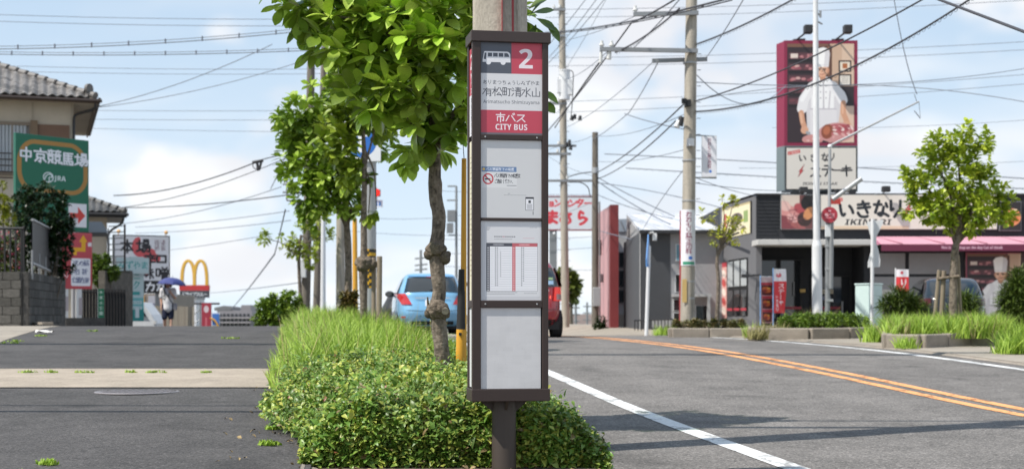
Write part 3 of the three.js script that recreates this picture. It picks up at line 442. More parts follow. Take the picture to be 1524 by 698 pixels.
{ // ---------------------------------------------------------------- the near street tree
  const Z = 10.9, base = V((659 - 762) / F * Z, roadY(Z) + 0.06, -Z), r = rng(11);
  const t = thing('street_tree', 'near street tree with large bright leaves and a knotted grey trunk left of the sign', 'tree', base);
  const at = (px, py, dz = 0) => P(px, py, Z + dz).sub(base);
  part('trunk', limb([V(0.02, -0.1, 0), at(661, 575), at(656, 510), at(651, 462), at(653, 430), at(649, 375), at(653, 330), at(648, 290), at(647, 245), at(645, 150), at(632, 60), at(622, -40)], [0.075, 0.066, 0.058, 0.054, 0.052, 0.056, 0.05, 0.048, 0.046, 0.04, 0.035, 0.03], 16, 0.3, 3), M.bark, t);
  // swollen knots with pruned stubs
  const knot = (px, py, rr, sq) => { const g = new THREE.IcosahedronGeometry(rr, 3), p = g.attributes.position, v = V(0, 0, 0); for (let i = 0; i < p.count; i++) { v.fromBufferAttribute(p, i); const q = 1 + 0.5 * (noise3(v.x * 26 + px, v.y * 26, v.z * 26) - 0.5); p.setXYZ(i, v.x * q, v.y * q * sq, v.z * q); } g.computeVertexNormals(); const c = at(px, py); return g.translate(c.x, c.y, c.z + 0.012); };
  part('knot', [knot(651, 462, 0.085, 0.95), knot(638, 466, 0.04, 1)], M.barkdark, t); part('knot', [knot(649, 371, 0.078, 0.9), knot(662, 383, 0.05, 1), knot(638, 378, 0.045, 1)], M.barkdark, t);
  const stub = at(660, 461), sb = part('pruned_stub', bar(stub.clone().add(V(0, 0, 0.03)), stub.clone().add(V(0.016, -0.012, 0.085)), 0.03, 0.026, 12), withMap(col(0.42, 0.38, 0.32), T.wood, 0.95), t); void sb;
  part('pruned_stub', bar(at(637, 460), at(636, 442), 0.012, 0.005, 8), M.barkdark, t);
  const L = [[650, 250, 0, 600, 170, -0.3, 0.028], [648, 220, 0, 690, 150, -0.25, 0.026], [645, 170, 0, 560, 60, 0.2, 0.03], [640, 120, 0, 480, 20, -0.1, 0.028], [636, 80, 0, 720, 10, 0.2, 0.03], [632, 60, 0, 600, -60, -0.4, 0.03], [645, 170, 0, 610, 120, -0.5, 0.022], [628, 20, 0, 760, 15, -0.1, 0.024], [640, 120, 0, 660, 60, 0.45, 0.022]];
  L.forEach(([x0, y0, z0, x1, y1, z1, rr], i) => part('limb', limbTo(at(x0, y0, z0), at(x1, y1, z1), (i % 2 ? 0.06 : -0.06), rr, 0.007, i + 4), M.barkdark, t));
  part('twig', bar(at(766, 22), at(800, 5), 0.004, 0.002, 6), M.barkdark, t);
  const blobs = [[462, 10, 55, 0.1], [520, 50, 82, 0], [560, 120, 66, -0.2], [588, 60, 110, 0], [640, 60, 90, -0.25], [632, 150, 84, -0.1], [622, 195, 56, -0.2], [668, 190, 42, -0.1], [680, 90, 58, 0.1], [610, 10, 100, 0.3], [764, 18, 34, 0.05], [560, -20, 90, 0], [680, -20, 80, 0], [440, -15, 50, -0.1]].map(([x, y, q, dz]) => blobAt(x, y, Z, q, base, dz, 1, 0.95));
  const all = whorls(r, blobs, 320, { leaves: 8, shell: 0.25, color: magnoliaTone, size: [0.72, 1.2], droop: 0.3 });
  // the sprays that show to the right of the sign
  for (const [px, py, dx, dy] of [[806, 18, 1, 0.15], [812, 30, 1, -0.5], [822, 38, 0.8, -0.7], [800, 42, 0.5, -0.8], [798, 10, 0.8, 0.6], [812, 137, 0.8, -0.3], [812, 150, 0.7, -0.6], [790, 25, 0.2, 0.3], [795, 40, -0.2, -0.6]]) all.push({ p: at(px - dx * 14, py - dy * -6), q: orient(V(dx, dy, 0.2), V(0.1, 1, 0.5), 0.2), s: 1.05, c: _c.clone().setRGB(0.10, 0.17, 0.02) });
  const frontness = (e) => { const w = e.p.clone().add(base), px = 762 + w.x * F / -w.z, py = HORIZON - (w.y - EYE) * F / -w.z; return px > 390 && px < 840 && py > -5 && py < 262 ? w.z : -1e9; };
  all.sort((a, b) => frontness(b) - frontness(a));
  // the nearest three hundred leaves in view one by one, in six tones
  const tones = [0.42, 0.78, 1.2].flatMap((k) => [leafMat(0.44 * k, 0.66 * k, 0.075 * k, 0.34, 0.32), leafMat(0.54 * k, 0.71 * k, 0.10 * k, 0.38, 0.34)]);
  all.slice(0, 300).forEach((e, i) => { const b = clamp(Math.floor((e.c.g - 0.2) / 0.14), 0, 2), o = part('leaf', bigLeaf[i % 3], tones[b * 2 + i % 2], t); o.position.copy(e.p); o.quaternion.copy(e.q); o.scale.setScalar(e.s); });
  const rest = all.slice(300); for (let k = 0; k < 3; k++) instanced('crown', bigLeaf[k], foliage, rest.filter((_, i) => i % 3 === k), t);
}
function streetTree(name, label, Z, basePx, trunkPts, trunkR, blobsPx, count, opt = {}) {
  const base = V((basePx - 762) / F * Z, opt.y ?? roadY(Z) + 0.06, -Z), r = rng(Math.round(Z * 100 + basePx)), t = thing(name, label, 'tree', base), at = (px, py, dz = 0) => P(px, py, Z + dz).sub(base);
  part('trunk', limb([V(0, -0.1, 0), ...trunkPts.map(([x, y]) => at(x, y))], trunkR, 12, 0.25, Z), opt.bark ?? M.bark, t);
  const top = trunkPts[trunkPts.length - 1];
  blobsPx.forEach((b, i) => { if (i < 12) part('limb', limbTo(at(lerp(trunkPts[Math.max(0, trunkPts.length - 2)][0], top[0], (i % 3) / 2), lerp(trunkPts[Math.max(0, trunkPts.length - 2)][1], top[1], (i % 3) / 2)), at(b[0], b[1], b[3] ?? 0), 0.05, trunkR[trunkR.length - 1] * 0.75, 0.006, i), opt.limbBark ?? M.barkdark, t); });
  const blobs = blobsPx.map(([x, y, q, dz]) => blobAt(x, y, Z, q, base, dz ?? 0, opt.flat ?? 1, 1));
  const all = whorls(r, blobs, count, { leaves: opt.leaves ?? 8, shell: opt.shell ?? 0.3, color: opt.color ?? magnoliaTone, size: opt.size ?? [0.8, 1.25], droop: 0.3 });
  const gs = opt.geo ?? bigLeaf; gs.forEach((g, k) => instanced('crown', g, foliage, all.filter((_, i) => i % gs.length === k), t)); return t;
}
streetTree('street_tree', 'second street tree along the strip, its dense dark crown left of the grey signpost', 25, 517, [[517, 470], [518, 400], [516, 340], [512, 290]], [0.075, 0.066, 0.06, 0.055, 0.045], [[450, 175, 42, 0], [480, 215, 60, 0.1], [445, 245, 36, -0.1], [500, 160, 55, 0.1], [500, 270, 48, -0.2], [465, 290, 36, -0.2], [520, 300, 34, -0.1], [540, 200, 52, 0.2], [470, 318, 22, -0.1], [430, 200, 20, 0], [540, 110, 60, 0]], 560, { size: [0.8, 1.25] });
streetTree('street_tree', 'slim pale young tree tied to stakes in front of the grey signpost', 21, 541, [[541, 470], [540, 400], [541, 378], [541, 330], [542, 250], [540, 190]], [0.055, 0.05, 0.062, 0.048, 0.045, 0.035, 0.025], [[548, 318, 13, 0], [560, 312, 10, 0.05], [505, 215, 34, 0], [560, 170, 45, 0.1], [530, 255, 26, 0], [505, 180, 36, 0.1]], 115, { shell: 0.2, color: greens([0.16, 0.26, 0.018], [0.46, 0.58, 0.06]) });
streetTree('street_tree', 'thin airy tree with sparse yellow green leaves beyond the dark utility pole', 42, 446, [[446, 440], [444, 385], [447, 350]], [0.06, 0.05, 0.045, 0.03], [[395, 355, 14, 0], [430, 352, 22, 0], [445, 370, 20, 0.2], [470, 335, 26, 0.2], [480, 360, 20, 0], [462, 378, 20, 0], [425, 372, 12, 0]], 95, { shell: 0.2, leaves: 6, color: greens([0.25, 0.34, 0.03], [0.52, 0.60, 0.09]) });
{ // knots where the young tree is bound to its stakes
  const Z = 20.9, t = thing('tree_stake', 'pair of weathered wooden stakes bound to the slim young tree', 'tree stake', [0, 0, 0]), at = (x, y, d = 0) => P(x, y, Z + d);
  const st = (x0, x1, y1, rr, d) => part('stake', [bar(at(x0, 520, d), at(x1, y1, d), rr, rr * 0.93, 14), bar(at(x1, y1, d), at(x1, y1 - 0.6, d), rr * 0.9, rr * 0.8, 14)], M.stake, t);
  st(555.5, 556, 384, 0.034, 0.05); st(563, 564.5, 382, 0.042, -0.06);
  const lump = (x, y, rr, d) => { const g = new THREE.IcosahedronGeometry(rr, 3), p = g.attributes.position, v = V(0, 0, 0); for (let i = 0; i < p.count; i++) { v.fromBufferAttribute(p, i); const q = 1 + 0.6 * (noise3(v.x * 22 + x, v.y * 22, v.z * 22) - 0.5); p.setXYZ(i, v.x * q, v.y * q, v.z * q); } g.computeVertexNormals(); const c = at(x, y, d); return g.translate(c.x, c.y, c.z); };
  part('rope_binding', [lump(540.5, 393, 0.105, -0.05), lump(554, 394, 0.07, -0.05), lump(546, 390, 0.07, -0.08)], M.barkdark, t);
}
{ // ---------------------------------------------------------------- the hedge of mixed creepers in front
  const r = rng(31), t = thing('hedge', 'low leafy green hedge of mixed creepers around the bus stop sign', 'hedge', [0, 0, 0]);
  const Z0 = 8.12, Z1 = 11.9, xl = (z) => walkR(z) + 0.03 - 0.21 * smooth(8.3, 10.8, z), xr = (z) => stripR(z) - 0.03;
  const top = (x, z) => { const u = (x - xl(z)) / (xr(z) - xl(z)); return (0.33 + 0.06 * smooth(9, 12, z)) * Math.pow(Math.max(0, 1 - Math.pow(Math.abs(u * 2 - 1), 5)), 0.4) * (0.5 + 0.95 * fbm3(x * 3.4, 1, z * 3.4, 4)) * Math.pow(smooth(Z0 - 0.12, Z0 + 0.12, z) * 0.999, 0.5) + 0.02; };
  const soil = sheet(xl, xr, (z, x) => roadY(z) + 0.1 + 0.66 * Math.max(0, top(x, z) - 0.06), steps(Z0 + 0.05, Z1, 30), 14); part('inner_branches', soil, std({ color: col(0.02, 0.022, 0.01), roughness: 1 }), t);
  const small = leafGeo(0.034, 0.021, 0.25, 0.25, 0.8, 3), ivy = leafGeo(0.05, 0.031, 0.22, 0.4, 0.55, 3), A = [], B = [];
  const tone = (x, z, u) => { const m = fbm3(x * 3.1 + 5, 2, z * 3.1, 3); const c = _c.clone().setRGB(lerp(0.13, 0.62, u * u), lerp(0.21, 0.64, u), lerp(0.02, 0.12, u)); if (m > 0.57) c.setRGB(c.r * 1.25, c.g * 1.12, c.b * 1.2); if (m < 0.42) c.multiplyScalar(0.75); return c; };
  for (let i = 0; i < 64000; i++) {
    const front = r() < 0.26, z = front ? Z0 - 0.07 + 0.16 * r() : lerp(Z0 - 0.06, Z1, Math.pow(r(), 1.25)), u0 = r() * 1.08 - 0.04, x = lerp(xl(z), xr(z), u0), h = top(clamp(x, xl(z) + 0.01, xr(z) - 0.01), Math.max(z, Z0 - 0.04));
    const y = front ? h * r() : h * (0.72 + 0.36 * r()) + (r() < 0.05 ? r() * 0.09 : 0), zz = z;
    const e = { p: V(x, roadY(zz) + 0.1 + Math.min(y, (front ? top(clamp(x, xl(zz) + 0.01, xr(zz) - 0.01), Z0 + 0.2) : y) * 1.02), -zz), q: orient(V(r() - 0.5, (r() - 0.35) * 0.9, r() * 0.9 - 0.25), V((r() - 0.5) * 0.9, 0.9, r() * 0.8 - 0.1), (r() - 0.5)), s: 0.45 + 0.85 * r() * r() + 0.2 * r(), c: tone(x, zz, r()) };
    const odd = r(); if (odd < 0.003) e.c.setRGB(0.36, 0.12, 0.06); else if (odd < 0.03) e.c.setRGB(0.30, 0.22, 0.10); else if (odd < 0.038) e.c.setRGB(0.55, 0.55, 0.2);
    (r() < 0.68 ? A : B).push(e);
  }
  instanced('foliage', small, foliage, A, t); instanced('foliage', ivy, foliage, B, t);
  // long shoots standing above the rest
  const stems = [], C = []; for (let i = 0; i < 210; i++) { const z = lerp(8.25, 11.8, r()), x = lerp(xl(z), xr(z), r()), y = roadY(z) + 0.1 + top(x, z) * 0.8, h = 0.07 + 0.13 * r() * r(), a = V(x, y, -z), b = V(x + (r() - 0.5) * 0.12, y + h, -z + (r() - 0.5) * 0.12); stems.push(bar(a, b, 0.002, 0.001, 4)); for (let k = 0; k < 9; k++) C.push({ p: a.clone().lerp(b, 0.3 + 0.7 * k / 8), q: orient(V(Math.cos(k * 2.4), 0.35, Math.sin(k * 2.4)), V(0, 1, 0), 0), s: 0.9, c: tone(x, z, 0.4 + 0.6 * r()) }); }
  part('shoot', stems, leafMat(0.12, 0.18, 0.04, 0), t); instanced('shoot_leaves', small, foliage, C, t);
}
{ // dry leaves and twigs blown against the foot of the hedge and the kerbs
  const r = rng(77), t = thing('leaf_litter', 'scattered dry brown leaves around the foot of the hedge and along the pavement edge', 'leaf litter', [0, 0, 0]), A = [], g = leafGeo(0.06, 0.034, 0.5, 0.5, 0.8, 3); t.userData.kind = 'stuff';
  for (let i = 0; i < 190; i++) { const z = i < 160 ? lerp(7.8, 12, r()) : i < 260 ? lerp(12, 24, r()) : lerp(7.9, 26, r()), right = i >= 260 && r() < 0.5, far = Math.pow(r(), 4) * (right ? 0.4 : 0.7), x = i < 160 && r() < 0.35 ? lerp(walkR(8), stripR(8), r()) : right ? stripR(z) + far : walkR(z) - far + 0.12; const zz = i < 160 && x > walkR(8) + 0.1 ? 7.86 + r() * 0.25 : z; A.push({ p: V(x, (right ? roadY(zz) : x < walkR(zz) ? walkY(zz) : roadY(zz) + 0.1) + 0.012, -zz), q: orient(V(r() - 0.5, (r() - 0.5) * 0.3, r() - 0.5), V((r() - 0.5) * 0.8, 1, (r() - 0.5) * 0.8), 0), s: 0.35 + r() * 0.5, c: _c.clone().setRGB(0.3, 0.22, 0.11).multiplyScalar(0.4 + r()) }); }
  instanced('leaves', g, leafMat(1, 1, 1, 0, 0.8), A, t);
}
const blade = (() => { const pos = [], idx = [], n = 4; for (let i = 0; i <= n; i++) { const t = i / n, w = 0.006 * (1 - t * t * 0.95), y = t - 0.12 * t * t, z = 0.42 * t * t; pos.push(-w, y, z, w, y, z + 0.002); } for (let i = 0; i < n; i++) { const a = i * 2; idx.push(a, a + 1, a + 2, a + 2, a + 1, a + 3); } const g = new THREE.BufferGeometry(); g.setAttribute('position', new THREE.Float32BufferAttribute(pos, 3)); g.setIndex(idx); g.computeVertexNormals(); return g; })();
function tuftOf(r, x, y, z, n, h, spread, tone) { const out = []; for (let i = 0; i < n; i++) { const a = r() * 6.28, d = Math.sqrt(r()) * spread, lean = (r() - 0.5) * 0.8, hh = h * (0.35 + 0.75 * Math.sqrt(r())); _q.setFromEuler(new THREE.Euler(lean, a, (r() - 0.5) * 0.8)); out.push({ p: V(x + Math.cos(a) * d, y, z + Math.sin(a) * d), q: _q.clone(), s: V(0.8 + r() * 1.2, hh, hh * (0.5 + r())), c: tone(r) }); } return out; }
const grassTone = greens([0.24, 0.40, 0.035], [0.56, 0.74, 0.12]);
const strawTone = greens([0.25, 0.24, 0.07], [0.45, 0.40, 0.18]);
{ // long grass behind the hedge
  const r = rng(41), t = thing('tall_grass', 'long bright green grass along the strip behind the hedge', 'grass', [0, 0, 0]), A = [];
  for (let i = 0; i < 2500; i++) { const z = lerp(11.4, 27, Math.pow(r(), 1.3)), w = smooth(11.4, 14.5, z), x = lerp(walkR(z) - 0.28 * w, stripR(z) - 0.05 + 0.15 * r(), r()), edge = Math.min(1, (x - walkR(z) + 0.35) * 2.2, (stripR(z) + 0.1 - x) * 0.95 + 0.12); A.push(...tuftOf(r, x, roadY(z) + 0.08, -z, 14, (0.24 + 0.31 * w) * (0.3 + 0.7 * edge) * (0.75 + 0.5 * fbm3(x * 1.5, 3, z * 1.5, 2)), 0.1, r() < 0.09 ? strawTone : grassTone)); }
  instanced('blades', blade, leafMat(1, 1, 1, 0.42, 0.6), A, t); t.userData.kind = 'stuff';
  const W = [], H = []; for (let i = 0; i < 260; i++) { const z = lerp(11.6, 22, Math.pow(r(), 1.4)), x = lerp(walkR(z) - 0.15, stripR(z), r()), y = roadY(z) + 0.1, h = 0.18 + 0.3 * r(), n = 5 + Math.floor(r() * 6); for (let k = 0; k < n; k++) { const a = k * 2.4 + i; W.push({ p: V(x + Math.cos(a) * 0.02, y + h * (0.3 + 0.7 * k / n), -z + Math.sin(a) * 0.02), q: orient(V(Math.cos(a), 0.5 * r(), Math.sin(a)), V(0, 1, 0), 0), s: 1.2 + r(), c: _c.clone().setRGB(0.16, 0.28, 0.03).multiplyScalar(0.7 + 0.9 * r()) }); } }
  for (let i = 0; i < 150; i++) { const z = lerp(12.5, 22, r()), x = lerp(walkR(z) - 0.2, stripR(z), r()), y = roadY(z) + 0.1, h = 0.5 + 0.28 * r(); _q.setFromEuler(new THREE.Euler((r() - 0.5) * 0.5, r() * 6, (r() - 0.5) * 0.4)); H.push({ p: V(x, y, -z), q: _q.clone(), s: V(0.7, h, h * 0.5), c: _c.clone().setRGB(0.55, 0.46, 0.2) }); }
  instanced('broad_weeds', leafGeo(0.05, 0.022, 0.25, 0.3, 0.9, 3), foliage, W, t); instanced('dry_stalks', blade, leafMat(1, 1, 1, 0.2, 0.8), H, t);
}
// a rounded shrub made of small leaves: blobs in pixels at a distance
const shrubLeaf = [leafGeo(0.07, 0.045, 0.25, 0.2, 0.7, 3)], tinyLeaf = [leafGeo(0.05, 0.03, 0.2, 0.2, 0.7, 2)];
function shrub(name, label, category, Z, basePx, groundY, blobsPx, count, opt = {}) {
  const base = V((basePx - 762) / F * Z, groundY, -Z), r = rng(Math.round(Z * 37 + basePx)), t = thing(name, label, category, base, 0, opt.group);
  const stems = blobsPx.slice(0, 8).map(([x, y, q, dz], i) => bar(V((i - 2) * 0.02, -0.05, 0), P(x, y, Z + (dz ?? 0)).sub(base), 0.03, 0.008, 6)); part('stems', stems, M.barkdark, t);
  const blobs = blobsPx.map(([x, y, q, dz, fl]) => blobAt(x, y, Z, q, base, dz ?? 0, fl ?? 1, 1));
  const gs = opt.geo ?? shrubLeaf, all = whorls(r, blobs, count, { leaves: 7, shell: opt.shell ?? 0.45, color: opt.color ?? greens([0.08, 0.16, 0.015], [0.25, 0.38, 0.045]), size: opt.size ?? [0.8, 1.4], droop: 0.2 });
  gs.forEach((g, k) => instanced('foliage', g, opt.mat ?? foliage, all.filter((_, i) => i % gs.length === k), t)); return t;
}
{ // weeds on the joints of the pavement
  const r = rng(51), spots = [[40, 553, 15], [76, 552, 12], [124, 552, 20], [196, 552, 10], [230, 553, 18], [304, 553, 9], [138, 493, 14], [10, 510, 26], [22, 507, 16], [60, 500, 10], [344, 503, 16], [400, 584, 18], [415, 600, 16], [395, 615, 10], [404, 655, 12], [392, 660, 9], [70, 690, 22], [30, 693, 18], [405, 630, 8], [270, 696, 12]];
  const weedLabels = ['leftmost weed tuft on the far joint of the pale band', 'second weed tuft from the left on the pale band joint', 'third and broad weed tuft on the pale band joint', 'fourth small weed tuft on the pale band joint', 'fifth weed tuft from the left on the pale band joint', 'rightmost tiny weed tuft on the pale band joint', 'flat weed patch just before the crest of the pavement', 'wide weed at the left edge below the paper scrap', 'weed close beside the paper scrap', 'weed above the paper scrap at the pavement edge', 'weed near the crest on the right half of the pavement', 'weed beside the hedge just before the pale band', 'weed beside the hedge a step nearer than the pale band', 'weed on the asphalt a little left of the hedge corner', 'weed against the hedge foot on the near asphalt', 'straggly weed left of the hedge foot on the near asphalt', 'broad weed in the bottom left of the near asphalt', 'weed in the very bottom left corner', 'small weed at mid height beside the hedge', 'weed at the bottom edge left of the hedge'];
  spots.forEach(([px, py, w], i) => {
    let Z = 9; for (let k = 0; k < 60; k++) { const zz = 7.5 + k * 0.5, y = HORIZON - (walkY(zz) - EYE) * F / zz; if (y < py) break; Z = zz; } Z = Math.min(Z, 33);
    const x = (px - 762) / F * Z, t = thing('weed', weedLabels[i], 'weed', [x, walkY(Z) + 0.004, -Z], 0, 'weeds on the pavement');
    const A = []; for (let k = 0; k < 9 + r() * 8; k++) A.push(...tuftOf(r, (r() - 0.5) * (r() + 0.3) * S(w * 1.5, Z), 0, (r() - 0.5) * 0.05, 5, 0.022 + 0.02 * r(), 0.03, grassTone)); instanced('blades', blade, leafMat(1, 1, 1, 0.4, 0.6), A, t);
  });
  const c = P(65, 504, 24.5), p = thing('paper_scrap', 'crumpled white paper scrap lying at the left edge of the pavement', 'litter', [c.x, walkY(24.5) + 0.01, c.z]);
  part('sheet', quadGrid((u, v) => [(u - 0.5) * 0.26, 0.012 + 0.05 * noise3(u * 4, v * 4, 2), (v - 0.5) * 0.2], 8, 8), paint(0.75, 0.72, 0.68, 0.9), p);
}
// ---------------------------------------------------------------- poles
function pole(label, Z, x0, y0, x1, y1, r0, r1, m, groundY, category = 'utility pole', name = 'utility_pole') {   // foot and head in pixels
  const a = P(x0, y0, Z), b = P(x1, y1, Z); if (groundY !== undefined) { const t = (groundY - b.y) / (a.y - b.y); a.copy(b.clone().lerp(a, t)); }
  const t = thing(name, label, category, a); part('shaft', bar(V(0, -0.15, 0), b.clone().sub(a), r0, r1, 20), m, t);
  t.userData.at = (px, py, dz = 0) => P(px, py, Z + dz).sub(a); return t;
}
const insulator = (v) => [cyl(0.035, 0.035, 0.05, v.x, v.y, v.z, 10), cyl(0.06, 0.05, 0.04, v.x, v.y + 0.05, v.z, 10), cyl(0.035, 0.03, 0.06, v.x, v.y + 0.09, v.z, 10)];
function arm(t, x0, y0, x1, y1, dz, pins = []) { const at = t.userData.at, a = at(x0, y0, dz), b = at(x1, y1, dz), L = a.distanceTo(b), o = part('crossarm', bx(L, 0.085, 0.085, 0, 0, 0).rotateZ(Math.atan2(b.y - a.y, b.x - a.x)).translate((a.x + b.x) / 2, (a.y + b.y) / 2, a.z), M.steel, t); for (const k of pins) part('insulator', insulator(a.clone().lerp(b, k).add(V(0, 0.03, 0))), M.insul, o); return o; }
{ // right: the tall concrete pole with three crossarms
  const t = pole('tall concrete utility pole with three long crossarms and a dentist banner', 32, 1023, 500, 1031, -90, 0.155, 0.115, M.polec, roadY(32) + 0.1), at = t.userData.at;
  arm(t, 943, 21, 1040, 19, -0.18, [0.03]); arm(t, 893, 73, 1039, 75.5, -0.18, [0.02, 0.12]); arm(t, 971, 90.5, 1053, 88, 0.2);
  part('hanging_insulator', [bar(at(895, 77, -0.15), at(894, 93, -0.15), 0.03, 0.045, 10)], M.insul, t); part('hanging_insulator', bar(at(907, 77, -0.15), at(906, 88, -0.15), 0.05, 0.06, 10), M.insul, t);
  part('cable_clamp', [bx(0.12, 0.14, 0.2, at(1023, 155).x, at(1023, 155).y, 0.13), bx(0.1, 0.1, 0.1, at(1017, 152).x, at(1017, 152).y, 0.2)], M.black, t);
  part('service_box', bar(at(1012, 187, -0.3), at(1015, 174, -0.3), 0.075, 0.06, 12), M.dark, t); part('service_cap', bar(at(1007, 189, -0.3), at(1012, 180, -0.3), 0.06, 0.06, 12), M.whitemetal, t);
  part('fitting', bx(0.12, 0.16, 0.12, at(1027, 213).x, at(1027, 213).y, 0.16, 0.4), M.whitemetal, t);
  const bands = []; for (const y of [95, 240, 300, 420, 445]) { const c = at(1028 - y * 0.008, y); bands.push(cyl(0.15, 0.15, 0.03, c.x, c.y, 0, 24)); } part('steel_band', bands, M.galv, t);
  const rungs = []; for (let y = 80; y < 390; y += 24) { const c = at(1031 - y * 0.009, y); rungs.push(bar(c.clone().add(V(0.12, 0, 0)), c.clone().add(V(0.2, 0, 0)), 0.008, 0.008, 6)); } part('step_bolts', rungs, M.steel, t);
  part('yellow_plate', bx(0.1, 0.5, 0.01, at(1018, 433).x, at(1018, 433).y, 0.16), paint(0.6, 0.42, 0.16), t);
  // printed sleeve and hanging board
  const c0 = at(1024.5, 354), hgt = S(83, 32), g = new THREE.CylinderGeometry(0.155, 0.157, hgt, 24, 1, true, -1.5, 3); g.translate(c0.x, c0.y, c0.z);
  const words = (c, W, H) => { fill(c, '#dcdce2', 0, 0, W, H); writeDown(c, 'おおもり矯正歯科', W * 0.5 - H * 0.05, H * 0.03, H * 0.1, H * 0.096, '#7a3a52', 0.11); c.fillStyle = '#3a6fc0'; c.beginPath(); c.arc(W * 0.58, H * 0.865, W * 0.1, 0, 7); c.fill(); };
  part('printed_sleeve', [g], print(200, 620, (c, W, H) => { words(c, W, H); fill(c, '#2c8a6a', W * 0.2, H * 0.93, W * 0.62, H * 0.055); latin(c, '←', 0, 0, 4, '#fff'); }), t);
  const b0 = at(1056, 233.5, 0), bw = S(22, 32), bh = S(61, 32), bd = part('hanging_board', boxAt(b0.x - bw / 2, b0.x + bw / 2, b0.y - bh / 2, b0.y + bh / 2, -0.03, 0.03), M.whitemetal, t);
  part('print', printed(bw - 0.02, bh - 0.02, b0.x, b0.y, 0.034), print(180, 500, words), bd);
  part('board_bracket', [bar(at(1029, 201), at(1067, 203), 0.014), bar(at(1029, 264), at(1067, 265), 0.014)], M.steel, t);
}
{ // centre right: the far pole with a transformer
  const t = pole('slender utility pole carrying a grey transformer drum right of the sign', 55, 842, 510, 836, -30, 0.15, 0.115, M.polec, roadY(55)), at = t.userData.at;
  part('transformer', [cyl(0.2, 0.2, S(42, 55), at(840, 150).x, at(840, 150).y, 0.28, 20), cyl(0.21, 0.21, 0.06, at(840, 108).x, at(840, 108).y, 0.28, 20), bx(0.24, 0.5, 0.3, at(834, 130).x, at(834, 130).y, 0.28), bx(0.2, 0.55, 0.3, at(847, 132).x, at(847, 132).y, 0.3)], M.whitemetal, t);
  for (const [a, b, y] of [[824, 842, 14], [822, 842, 53], [818, 844, 154], [805, 858, 217], [810, 850, 229], [800, 888, 269]]) arm(t, a, y, b, y, -0.12, [0.04, 0.5]);
  const c = []; for (const [x, y] of [[852, 172], [856, 170], [864, 172], [848, 208], [843, 212], [850, 216]]) c.push(bar(at(x, y, -0.2), at(x - 1, y + 7, -0.2), 0.05, 0.08, 8)); part('cable_joints', c, M.dark, t);
  part('cable_loop', new THREE.TubeGeometry(new THREE.CatmullRomCurve3([at(841, 104, -0.3), at(852, 106, -0.3), at(853, 125, -0.3), at(852, 150, -0.3), at(850, 175, -0.3)]), 20, 0.018, 6), M.wire, t);
  const rungs = []; for (let y = 20; y < 470; y += 16) { const p = at(837 + y * 0.011, y); rungs.push(bar(p.clone().add(V(-0.2, 0, 0)), p.clone().add(V(0.2, 0, 0)), 0.01, 0.01, 5)); } part('step_bolts', rungs, M.steel, t);
}
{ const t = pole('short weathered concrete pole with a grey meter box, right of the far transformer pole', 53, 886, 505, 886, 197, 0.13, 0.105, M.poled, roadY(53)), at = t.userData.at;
  part('meter_box', bx(0.28, S(28, 53), 0.2, at(888, 442).x, at(888, 442).y, 0.2, 0, 0.02), M.galv, t); part('steel_band', [cyl(0.125, 0.125, 0.2, at(886, 258).x, at(886, 258).y, 0, 16)], M.galv, t); part('conduit', bar(at(892.5, 300, -0.1), at(893, 480, -0.1), 0.03), M.steel, t);
  part('hook_arm', new THREE.TubeGeometry(new THREE.CatmullRomCurve3([at(846, 271), at(866, 272), at(876, 280), at(879, 292), at(886, 294)]), 16, 0.02, 6), M.wire, t); }
// left cluster beyond the grass
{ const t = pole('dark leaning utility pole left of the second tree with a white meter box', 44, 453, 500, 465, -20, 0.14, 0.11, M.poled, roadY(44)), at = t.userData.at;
  part('meter_box', bx(0.26, 0.55, 0.2, at(450, 400).x, at(450, 400).y, 0.2, 0, 0.02), M.whitemetal, t);
  part('side_arm', [bar(at(426, 262), at(426, 298), 0.025), bar(at(426, 298), at(455, 302), 0.03), bar(at(420, 262), at(428, 262), 0.03), bar(at(420, 274), at(428, 274), 0.03), bar(at(420, 286), at(428, 286), 0.03)], M.steel, t);
  part('cable_joints', [bar(at(440, 312), at(446, 300), 0.06, 0.08, 8), bar(at(448, 320), at(442, 308), 0.05, 0.07, 8)], M.dark, t); }
pole('leaning grey utility pole right behind the dark leaning one', 56, 469, 500, 485, -20, 0.14, 0.11, M.poled, roadY(56));
pole('slim pale metal lamp post beside the leaning poles', 39, 480, 500, 481, 215, 0.075, 0.05, M.whitemetal, roadY(39), 'lamp post', 'lamp_post');
pole('smooth concrete utility pole between the lamp post and the yellow guard tube', 43, 506, 500, 507, 40, 0.135, 0.11, M.polec, roadY(43));
{ const t = thing('wire_guard', 'yellow stay wire guard tube behind the slim young tree', 'wire guard'); part('tube', bar(P(528.5, 500, 36), P(527.5, 325, 36), 0.07, 0.055, 14), M.yellow, t); part('stay_wire', bar(P(527.5, 325, 36), P(520, 60, 40), 0.008), M.steel, t); }
